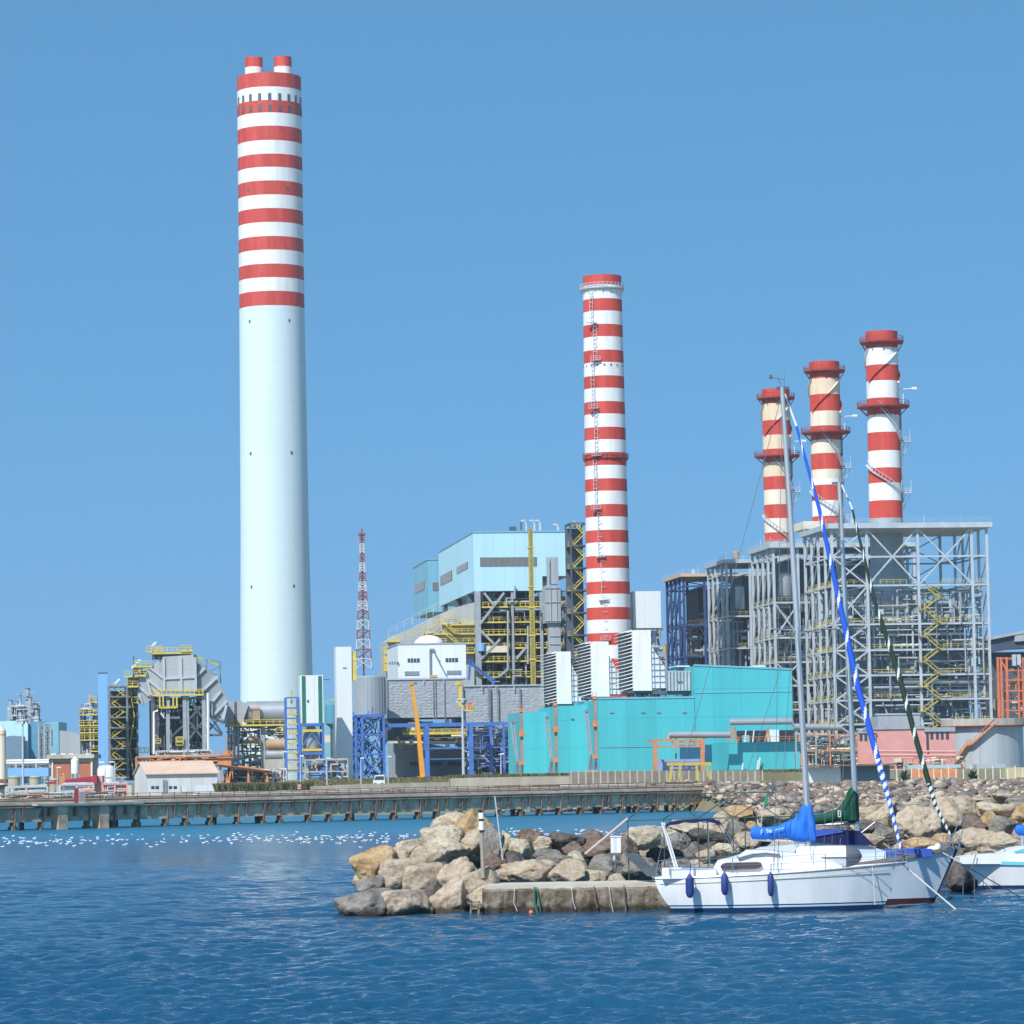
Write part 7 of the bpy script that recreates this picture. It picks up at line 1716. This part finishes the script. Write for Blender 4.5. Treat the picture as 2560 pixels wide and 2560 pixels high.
def lines(mb, segs, w=.02, n=5):
    for a, b in segs: mb.tube([a, b], w, n)
# ---- nearest sailboat
Y1 = 143.3; f1 = Fr(1632, Y1, a=-2.5); L1 = f1.F(2265, 2170)[0]
o = root('sailboat', 'nearest sailboat, white hull, bright blue boom cover and blue spiral forestay', 'sailboat', f1.w(0, 0, 0), 'moored sailboats')
sh1 = lambda t: 1.36 + .10 * t + .36 * t * t
mb = hull(f1, L1, 3.1, sh1, 1.35, 1.25, [(-.5, 2), (.17, 2), (.20, 2), (.205, 3), (.27, 3), (.275, 2), (.32, 2), (.33, 0)], None); hul = mb.build('hull', [gel, gel, navy, cyan], o, True)
mb = MB(f1)
for sgn in (-1, 1):
    pts = []
    for i in range(45):
        t = i / 44; bm_ = 1.55 * ((1 - ((.42 - t) / .42) ** 2 * .45) if t < .42 else (1 - ((t - .42) / .58) ** 2.1)); pts.append((L1 * t, sgn * max(.02, bm_), sh1(t) + .02))
    mb.tube(pts, .035, 6)
mb.build('toe_rail', alu, hul)
mb = MB(f1); pts = []
for i in range(41):
    t = i / 44 + .02; bm_ = 1.55 * ((1 - ((.42 - t) / .42) ** 2 * .45) if t < .42 else (1 - ((t - .42) / .58) ** 2.1)); pts.append((L1 * t, -bm_ * .995, sh1(t) - .2))
mb.tube(pts, .012, 5); mb.build('cove_line', mat('gold_line', (.5, .40, .26)), hul)
cab = [(1706, 2186), (1740, 2178), (1783, 2172), (1795, 2152), (1850, 2138), (1868, 2126), (1915, 2126), (2000, 2134), (2045, 2142), (2085, 2156), (2105, 2166), (2105, 2182), (1706, 2192)]
mb = MB(f1); pl = [f1.F(x, y, -.9) for x, y in cab]
n_ = len(pl); vs = [(u, -.78 if z > 1.7 else -1.0, z) for u, z in pl] + [(u, .78 if z > 1.7 else 1.0, z) for u, z in pl]
mb.add(vs, [tuple(range(n_)), tuple(reversed(range(n_, 2 * n_)))] + [(i, (i + 1) % n_, (i + 1) % n_ + n_, i + n_) for i in range(n_)]); cabin1 = mb.build('cabin_trunk', gel, o)
wpts = [(1803, 2172), (1801, 2166), (1806, 2160), (1815, 2157), (1895, 2155), (1903, 2157), (1905, 2162), (1900, 2169), (1890, 2172), (1820, 2175)]
mb = MB(f1); mb.pprism(wpts, -1.02, -.9); mb.build('cabin_window', tint, cabin1)
mb = MB(f1); mb.tube([f1.F(x, y, -.85) and (f1.F(x, y, -.85)[0], -.85, f1.F(x, y, -.85)[1]) for x, y in ((1845, 2146), (1880, 2136), (1915, 2133), (1950, 2137))], .035, 6); mb.build('grab_rail', teak, cabin1)
mb = MB(f1); a, z = f1.F(1655, 2189); b, _ = f1.F(1790, 2180); mb.box(a, b, -1.2, -.7, z - .1, z + .28); mb.box(a, b, .7, 1.2, z - .1, z + .28); mb.build('cockpit_coaming', gel, o)
mb = MB(f1); mb.tube([q3(f1, 2021, 2150, 0), q3(f1, 2017, 2005, 0), q3(f1, 1988, 1480, 0), q3(f1, 1955, 968, 0)], [.13, .125, .115, .085], 16); mst = mb.build('mast', alu, o, True)
mb = MB(f1); a, z = f1.F(1955, 968); mb.box(a - .22, a + .28, -.05, .05, z - .1, z + .02); mb.bar((a, 0, z), (a - .15, 0, z + .35), .025); mb.bar((a - .4, 0, z + .4), (a + .12, 0, z + .3), .025); mb.box(a - .5, a - .38, -.03, .03, z + .34, z + .5); mb.bar((a + .1, 0, z), (a + .1, 0, z + .7), .012); mb.build('wind_vane', dsteel, mst)
for y, w_ in ((1577, 1.1),):
    mb = MB(f1); a, z = f1.F(1993, y); mb.tube([(a - 1.05, -1.0, z + .06), (a, 0, z)], .035, 6); mb.tube([(a + .95, 1.0, z - .02), (a, 0, z)], .035, 6); mb.build('spreader', alu, mst)
bs = [(1876, 2074, 2092), (1879, 2067, 2098), (1890, 2066, 2101), (1920, 2067, 2098), (1946, 2064, 2096), (1968, 2054, 2097), (1985, 2044, 2102), (1998, 2033, 2106), (2006, 2012, 2107), (2013, 2005, 2108), (2027, 2006, 2108), (2033, 2030, 2106), (2038, 2052, 2103), (2036, 2070, 2100)]
mb = pillow(f1, bs, .30, wr=.17, n=22); bcv = mb.build('boom_cover', cblue, o, True)
mb = MB(f1)
for (a, b, c_, d) in ((1902, 2077, 1906, 2073), (1902, 2077, 1905, 2081), (1905, 2081, 1901, 2085), (1914, 2074, 1921, 2073), (1918, 2074, 1918, 2083), (1922, 2075, 1922, 2082), (1925, 2082, 1925, 2074), (1925, 2074, 1929, 2076), (1929, 2076, 1926, 2079), (1926, 2079, 1929, 2082), (1938, 2076, 1942, 2072), (1944, 2074, 1952, 2071), (1953, 2073, 1959, 2069)): mb.pbar(a, b, c_, d, .022, -.33)
mb.build('cover_lettering', sailw, bcv)
mb = MB(f1); a, z = f1.F(1876, 2097); b, z2 = f1.F(2018, 2106); mb.tube([(a, 0, z), (b, 0, z2)], .07, 10); mb.tube([q3(f1, 1975, 2098, 0), q3(f1, 2005, 2135, 0)], .03, 6); mb.tube([q3(f1, 1980, 2098, 0), q3(f1, 2010, 2133, 0)], .025, 6); mb.build('boom', alu, o)
mb = furled([(1962, 985), (1990, 1062), (2048, 1272), (2146, 1722), (2219, 1987), (2253, 2125)], .125, Y1 + .2, Y1 - .3, None, .80); mb.build('furled_headsail', [mat('sail_strip_blue', (.02, .11, .60), .75, var=.1), sailw], o, True)
mb = MB(f1); a = q3(f1, 2253, 2125, 0); mb.tube([a, (a[0] + .1, 0, a[2] - .25), (f1.F(2258, 2163)[0], 0, f1.F(2258, 2163)[1])], .06, 8); mb.tube([(a[0] - .35, 0, a[2] - .12), (a[0] + .3, 0, a[2] - .2)], .05, 6); mb.build('furling_drum', dsteel, o)
for x, y, h, rr in ((1724, 2216, 58, .165), (1811, 2210, 56, .14), (1926, 2212, 58, .12)):
    mb = MB(f1); v = -1.72; a, zt_ = f1.F(x, y - h / 2, v); _, zb_ = f1.F(x, y + h / 2, v); mb.lathe(a, v, [(.03, zt_ + .06), (.05, zt_), (rr, zt_ - .14), (rr * 1.03, zb_ + .2), (rr * .75, zb_ + .06), (.04, zb_)], 16); mb.tube([(a + .02, v, zt_), (a + .04, -1.45, zt_ + .35)], .018, 5); mb.build('fender', mat('fender_navy', (.025, .05, .19), .5), o, True)
stanchions(o, f1, (1674, 1735, 1832, 1935, 2064, 2190, 2240), (2188, 2187, 2184, 2181, 2174, 2168, 2164), 0, -1.3)
stanchions(o, f1, (1674, 1735, 1832, 1935, 2064, 2190, 2240), (2182, 2181, 2178, 2175, 2168, 2162, 2160), 0, 1.1)
mb = MB(f1)
for pts in ([(1640, 2190), (1645, 2152), (1675, 2148)], [(1655, 2190), (1645, 2152)], [(2230, 2165), (2240, 2125), (2262, 2122), (2266, 2160)], [(2205, 2168), (2212, 2130), (2240, 2125)]): mb.tube([(f1.F(x, y)[0], -.3, f1.F(x, y)[1]) for x, y in pts], .018, 6)
mb.build('pulpit_rail', inox, o)
# dinghy rolled on deck
mb = MB(f1); a, z = f1.F(1985, 2143, -.3); b, _ = f1.F(2155, 2145, -.3); Ld = b - a
prof = [(0, .14), (.03, .32), (.08, .42), (.5, .44), (.76, .43), (.77, .43), (.9, .36), (.97, .2), (1.0, .04)]
mb.tube([(a + Ld * t, -.3, z) for t, r in prof], [r for t, r in prof], 18, mf=lambda i, j: 1 if (i >= 4 or i < 1) else 0); mb.build('rolled_dinghy', [gel, gtub], o, True)
mb = MB(f1); mb.bar((a + .1, -.74, z - .03), (a + Ld * .77, -.74, z - .03), .04); mb.tube([(a - .3, -.5, z - .2), (a + .15, -.5, z - .22)], [.04, .16], 10); mb.build('dinghy_strake', gtub, o)
# sloping poles, bimini
mb = MB(f1); mb.tube([q3(f1, 1655, 2056, -.8), q3(f1, 1692, 2184, -.8)], .04, 8); mb.tube([q3(f1, 1660, 2056, -.7), q3(f1, 1697, 2180, -.7)], .035, 8); mb.build('stern_pole', gel, o)
mb = MB(f1); vs = []; secs_ = [(1663, 2062, 2068), (1675, 2055, 2062), (1695, 2051, 2060), (1710, 2050, 2055), (1735, 2049, 2057), (1760, 2047, 2051), (1785, 2048, 2057), (1800, 2055, 2062)]
for x, yt, yb_ in secs_:
    for v in (-1.1, 1.1): u, z1 = f1.F(x, yt, 0); _, z0 = f1.F(x, yb_, 0); vs += [(u, v, z1), (u, v, z0)]
fs = []
for i in range(len(secs_) - 1):
    q = i * 4; fs += [(q, q + 4, q + 6, q + 2), (q + 1, q + 3, q + 7, q + 5), (q, q + 1, q + 5, q + 4), (q + 2, q + 6, q + 7, q + 3)]
fs += [(0, 2, 3, 1), (len(vs) - 4, len(vs) - 3, len(vs) - 1, len(vs) - 2)]
mb.add(vs, fs); mb.build('bimini', cnavy, o)
mb = MB(f1)
for v in (-1.0, 1.0): mb.tube([q3(f1, 1790, 2056, v), q3(f1, 1842, 2133, v)], .022, 6); mb.tube([q3(f1, 1797, 2050, v), q3(f1, 1835, 2110, v)], .02, 6); mb.tube([q3(f1, 1770, 2060, v), q3(f1, 1775, 2170, v)], .018, 6)
mb.build('bimini_frame', inox, o)
mb = MB(f1); m0 = q3(f1, 1956, 980, 0)
lines(mb, [(m0, q3(f1, 1935, 2176, -1.2)), (q3(f1, 1988, 1480, 0), q3(f1, 1942, 2176, -1.2)), (m0, q3(f1, 1636, 2186, 0)), (q3(f1, 1990, 1500, 0), q3(f1, 2028, 2150, -1.0)), (m0, q3(f1, 1996, 2120, -.2))], .013); mb.build('rigging', wire, o)
# ---- second sailboat
Y2 = 148.6; f2b = Fr(1790, Y2, a=-4); L2 = f2b.F(2394, 2130)[0]
o = root('sailboat', 'second sailboat with dark green sail cover, green forestay and tall grey-white bow', 'sailboat', f2b.w(0, 0, 0), 'moored sailboats')
sh2 = lambda t: 1.35 + .2 * t + .75 * t ** 2.2
mb = hull(f2b, L2, 3.3, sh2, 1.0, 1.25, [(-.5, 1), (.1, 1), (.25, 1), (.26, 2), (.28, 0)], None); hul = mb.build('hull', [gel2, maroon, gel2], o, True)
mb = MB(f2b)
for sgn in (-1, 1):
    pts = []
    for i in range(45):
        t = i / 44; bm_ = 1.65 * ((1 - ((.42 - t) / .42) ** 2 * .45) if t < .42 else (1 - ((t - .42) / .58) ** 2.1)); pts.append((L2 * t, sgn * max(.02, bm_), sh2(t)))
    for a, b in zip(pts[:-1], pts[1:]): mb.bar(a, b, .09, h=.14)
mb.build('rubbing_strake', teak, hul)
mb = MB(f2b); mb.tube([(L2 + .02, 0, sh2(1) + .02), (L2 - 1.05, 0, .1)], [.06, .05], 8); mb.tube([(L2 - .3, 0, sh2(1) + .05), (L2 + .28, 0, sh2(1) + .02)], .08, 8); mb.build('stem_band', cnavy, o)
cab = [(1850, 2140), (1900, 2120), (2040, 2106), (2060, 2085), (2150, 2088), (2175, 2118), (2215, 2128), (2215, 2160), (1850, 2160)]
mb = MB(f2b); mb.pprism(cab, -1.0, 1.0); mb.build('cabin_trunk', gel2, o)
mb = MB(f2b); mb.pprism([(2020, 2106), (2045, 2082), (2060, 2074), (2150, 2078), (2186, 2113), (2120, 2112)], -1.15, 1.15); mb.build('spray_hood', cnavy, o)
mb = MB(f2b); mb.pprism([(2036, 2075), (2100, 2073), (2110, 2080), (2040, 2092)], -1.2, -1.0); mb.build('side_curtain', cblue2, o)
mb = MB(f2b); mb.pprism([(2150, 2130), (2220, 2124), (2330, 2122), (2330, 2140), (2225, 2152), (2150, 2160)], -.9, .9); mb.build('deck_tarpaulin', cblue2, o)
mb = MB(f2b)
a, z = f2b.F(2332, 2126); mb.lathe(a, -.2, [(.05, z - .15), (.28, z - .08), (.3, z + .05), (.18, z + .16), (.02, z + .2)], 14); a, z = f2b.F(2344, 2116); mb.lathe(a, -.2, [(.03, z - .15), (.14, z - .05), (.14, z + .05), (.03, z + .14)], 12); mb.build('sail_bag', gel, o, True)
mb = MB(f2b); mb.tube([q3(f2b, 2146, 2125, 0), q3(f2b, 2136, 1954, 0), q3(f2b, 2126, 1760, 0), q3(f2b, 2098, 1205, 0)], [.12, .115, .11, .08], 14); mst = mb.build('mast', alu, o, True)
mb = MB(f2b); a, z = f2b.F(2098, 1205); mb.box(a - .3, a + .2, -.05, .05, z - .08, z); mb.bar((a, 0, z), (a, 0, z + .25), .025); mb.bar((a - .15, 0, z + .2), (a - .1, 0, z + .35), .02); mb.bar((a + .12, 0, z + .2), (a + .17, 0, z + .35), .02); mb.build('wind_vane', dsteel, mst)
mb = MB(f2b); a, z = f2b.F(2113, 1574); mb.tube([(a - 1.0, -.9, z + .03), (a, 0, z)], .035, 6); mb.tube([(a + .95, .9, z + .06), (a, 0, z)], .035, 6); mb.build('spreader', alu, mst)
gs = [(1930, 2061, 2067), (1950, 2056, 2070), (2000, 2048, 2069), (2040, 2037, 2062), (2075, 2028, 2057), (2095, 2020, 2054), (2106, 2006, 2054), (2116, 1992, 2056), (2122, 1972, 2058), (2130, 1963, 2058), (2138, 1967, 2056), (2146, 1985, 2054), (2147, 2010, 2050)]
mb = pillow(f2b, gs, .27, seed=7, wr=.14, n=20); bcv = mb.build('boom_cover', cgreen, o, True)
mb = MB(f2b)
for (a, b, c_, d) in ((2095, 2026, 2102, 2028), (2095, 2026, 2096, 2042), (2102, 2028, 2100, 2034), (2096, 2042, 2103, 2041), (2100, 2034, 2103, 2041)): mb.pbar(a, b, c_, d, .03, -.33)
mb.build('cover_mark', sailw, bcv)
mb = MB(f2b); mb.tube([q3(f2b, 1935, 2068, 0), q3(f2b, 2140, 2058, 0)], .06, 8); mb.build('boom', alu, o)
mb = furled([(2104, 1212), (2130, 1270), (2186, 1500), (2246, 1683), (2292, 1855), (2339, 2014), (2378, 2092)], .115, Y2 + .2, Y2 - .3, None, .84); mb.build('furled_headsail', [sgreen, sailw], o, True)
mb = MB(f2b); a, z = f2b.F(2137, 2100, -.2); 
mb.tube([(a + .12 * math.cos(t), -.25, z + .2 * math.sin(t)) for t in [i * math.pi / 5 for i in range(7)]], .05, 8); mb.build('horseshoe_buoy', mat('lemon_yellow', (.80, .60, .02), .6), o, True)
for v in (-.45, .45):
    mb = MB(f2b)
    for pts in ([(2366, 2125), (2366, 2090), (2385, 2084), (2398, 2088), (2400, 2128)], [(2395, 2125), (2410, 2060), (2416, 2045), (2406, 2040), (2398, 2050), (2384, 2088)], [(2372, 2124), (2378, 2095)], [(2385, 2124), (2376, 2090)], [(2366, 2104), (2400, 2104)]): mb.tube([q3(f2b, x, y, v) for x, y in pts], .022, 6)
    mb.build('bow_pulpit', inox, o)
stanchions(o, f2b, (2223, 2295, 2360), (2146, 2135, 2126), 0, -.9)
mb = MB(f2b); m0 = q3(f2b, 2100, 1215, 0); lines(mb, [(m0, q3(f2b, 2080, 2120, -1.2)), (m0, q3(f2b, 1800, 2140, 0)), (m0, q3(f2b, 2060, 2115, -1.2)), (q3(f2b, 2120, 1640, 0), q3(f2b, 2100, 2120, -1.2))], .013); mb.build('rigging', wire, o)
mb = MB(f2b)
for pts in ([(2100, 2078), (2124, 2112)], [(2118, 2110), (2188, 2055)]): mb.tube([q3(f2b, x, y, -1.1) for x, y in pts], .03, 6)
mb.build('grab_frame', inox, o)
# flag staff with a striped flag and a metal reflector, standing at its stern
mb = MB(f2b); mb.tube([q3(f2b, 1898, 2090, 0), q3(f2b, 1914, 1985, 0)], .02, 6); mb.build('flag_staff', lsteel, o)
mb = MB(f2b); mb.pprism([(1911, 1990), (1920, 1988), (1920, 2010), (1910, 2014)], -.02, .02); mb.build('flag', mat('flag_green', (.03, .22, .09), .8), o)
mb = MB(f2b)
for poly, v in (([(1913, 1955), (1931, 1980), (1949, 1962), (1935, 1968)], 0), ([(1934, 1944), (1937, 1968), (1931, 1980), (1928, 1965)], -.1)): mb.pprism(poly, v, v + .06)
mb.build('reflector', dsteel, o)
# ---- third boat at the right edge
Y3 = 163; f3b = Fr(2386, Y3, a=2.5); L3 = 9.0
o = root('sailboat', 'third boat cut by the right edge, white hull with turquoise gunwale stripe', 'sailboat', f3b.w(0, 0, 0), 'moored sailboats')
sh3 = lambda t: 1.05 + .30 * t
mb = hull(f3b, L3, 2.9, sh3, .8, 1.15, [(-.5, 2), (.1, 2), (.22, 2), (.23, 0)], None, flip=True); hul = mb.build('hull', [gel, gel, navy], o, True)
mb = MB(f3b)
for sgn in (-1, 1):
    pts = []
    for i in range(45):
        t = i / 44; bm_ = 1.45 * ((1 - ((.42 - t) / .42) ** 2 * .45) if t < .42 else (1 - ((t - .42) / .58) ** 2.1)); pts.append((L3 * (1 - t), sgn * max(.02, bm_), sh3(t) - .06))
    for a, b in zip(pts[:-1], pts[1:]): mb.bar(a, b, .05, h=.16)
mb.build('gunwale_stripe', tblue, hul)
mb = MB(f3b); mb.pprism([(2400, 2143), (2450, 2137), (2505, 2134), (2530, 2122), (2560, 2116), (2700, 2110), (2700, 2160), (2400, 2160)], -.9, .9); mb.build('cabin_trunk', gel, o)
mb = MB(f3b); mb.pprism([(2535, 2128), (2560, 2121), (2600, 2119), (2600, 2128), (2540, 2132)], -.93, -.9); mb.build('cabin_window', tblue, o)
mb = pillow(f3b, [(2538, 2068, 2082), (2542, 2062, 2087), (2560, 2061, 2089), (2620, 2055, 2092), (2680, 2030, 2096)], .28, seed=3); mb.build('boom_cover', cblue, o, True)
mb = MB(f3b); mb.tube([q3(f3b, 2556, 2090, 0), q3(f3b, 2557, 2120, 0)], .09, 8); mb.tube([q3(f3b, 2545, 2090, 0), q3(f3b, 2700, 2095, 0)], .06, 8); mb.build('boom_crutch', steel, o)
mb = MB(f3b); mb.tube([q3(f3b, 2700, 2120, 0), q3(f3b, 2690, 1300, 0)], .1, 12); mb.build('mast', alu, o)
stanchions(o, f3b, (2430, 2512), (2146, 2140), 0, -.7)
# ---- mooring ropes
def ropeline(label, pix, Ya, Yb, w=.028, m=rope, sag=0):
    mb = MB(); pts = []; N = 10
    a = P(pix[0][0], pix[0][1], Ya); b = P(pix[1][0], pix[1][1], Yb)
    for i in range(N + 1): t = i / N; p = a.lerp(b, t); p.z -= sag * 4 * t * (1 - t); pts.append(p)
    mb.tube(pts, w, 6); single(mb, 'mooring_rope', [m], label, 'rope', a, 'mooring ropes')
ropeline('pale mooring rope from the nearest sailboat bow down to the water', [(2262, 2166), (2392, 2276)], Y1, 141.6, .035)
ropeline('thin pale rope crossing from the second sailboat rail to its stem', [(2355, 2131), (2405, 2158)], Y2 - 1, 147.5, .03)
ropeline('dark mooring rope from the rail of the second sailboat far out to the right', [(2405, 2160), (2560, 2248)], 147.5, 151, .022, wire)
ropeline('dark mooring rope from the third boat bow steeply into the water', [(2436, 2184), (2520, 2260)], Y3 - 1, 148, .02, wire)
ropeline('short dark rope hanging from the third boat deck edge', [(2440, 2136), (2426, 2180)], Y3 - 1, Y3 - 1.3, .02, wire)
ropeline('vertical dark line into the water left of the third boat', [(2407, 2165), (2408, 2262)], 148, 148, .022, wire)
ropeline('second vertical dark line into the water under the third boat', [(2436, 2186), (2436, 2260)], 148, 148, .022, wire)
ropeline('slack rope hanging down the side of the nearest sailboat near its bow', [(2181, 2166), (2188, 2262)], Y1 - 1.2, Y1 - 1.3, .02, rope)
# ================================================================== gulls on the water
def gull_mesh(up):
    mb = MB(); body = [(-.30, .01, .10), (-.24, .035, .09), (-.12, .075, .07), (0, .09, .06), (.10, .08, .065), (.16, .05, .10), (.19, .035, .15), (.225, .038, .19), (.26, .025, .19), (.28, .01, .185)]
    mb.tube([(x, 0, z) for x, r, z in body], [r for x, r, z in body], 10, mf=lambda i, j: 1 if (1 <= i <= 3 and 0 < j < 5) else 0)
    mb.add([(.275, -.008, .185), (.275, .008, .185), (.33, 0, .175), (.275, 0, .195)], [(0, 1, 2), (0, 2, 3), (1, 3, 2)], 2)
    if up:
        for sg in (-1, 1): mb.add([(.08, .05 * sg, .12), (-.10, .05 * sg, .12), (-.12, .3 * sg, .30), (.02, .3 * sg, .31), (-.2, .55 * sg, .28)], [(0, 1, 2, 3), (3, 2, 4)], 1)
    me = bpy.data.meshes.new('gull'); me.from_pydata(mb.V, [], mb.F); 
    for m_ in (mat('gull_white', (.82, .83, .84), .7, var=.04), mat('gull_grey_wing', (.55, .58, .62), .7, var=.1), mat('gull_bill', (.6, .4, .05))): me.materials.append(m_)
    me.polygons.foreach_set('material_index', mb.M); me.polygons.foreach_set('use_smooth', [True] * len(mb.F)); return me
GM = [gull_mesh(False), gull_mesh(True)]
rg = random.Random(41); spots = []
tries = 0
while len(spots) < 262 and tries < 9000:
    tries += 1
    x = rg.choice((rg.uniform(0, 320), rg.uniform(330, 980), rg.uniform(330, 1080), rg.uniform(560, 1080), rg.uniform(1230, 1560)))
    yc = 2106 - x * .010 if x < 1100 else 2083
    y = yc + rg.gauss(0, 7 if x < 1100 else 4)
    if x > 1210 and y > top_at(x) - 4: continue
    if any(abs(x - a) < 5 and abs(y - b) < 2.0 for a, b in spots): continue
    spots.append((x, y))
for i, (x, y) in enumerate(spots):
    p = on_water(x, y); up = rg.random() < .03
    g = bpy.data.objects.new('gull', GM[1 if up else 0]); COL.objects.link(g); g.location = (p.x, p.y, .03); s_ = rg.uniform(.55, .72); g.scale = (s_, s_, s_); g.rotation_euler = (0, 0, rg.choice((0, math.pi)) + rg.gauss(0, .5))
    g['category'] = 'gull'; g['group'] = 'gulls floating in a long flock'
    g['label'] = 'white gull with raised wings in the long flock on the water' if up else 'white gull floating in the long flock before the pier'

def haze():
    mb = MB(); mb.box(-1500, 1500, -30, 6400, -6, 300); hm = bpy.data.materials.new('haze_air'); hm.use_nodes = True; nt = hm.node_tree; nt.nodes.remove(nt.nodes['Principled BSDF'])
    v = nt.nodes.new('ShaderNodeVolumePrincipled'); v.inputs['Color'].default_value = (.8, .92, 1, 1); v.inputs['Density'].default_value = .00007; v.inputs['Anisotropy'].default_value = .2
    nt.links.new(v.outputs[0], nt.nodes['Material Output'].inputs['Volume']); o = mb.build('haze', hm); o['kind'] = 'stuff'; o['label'] = 'thin sea haze over the bay'; o['category'] = 'haze'
haze()
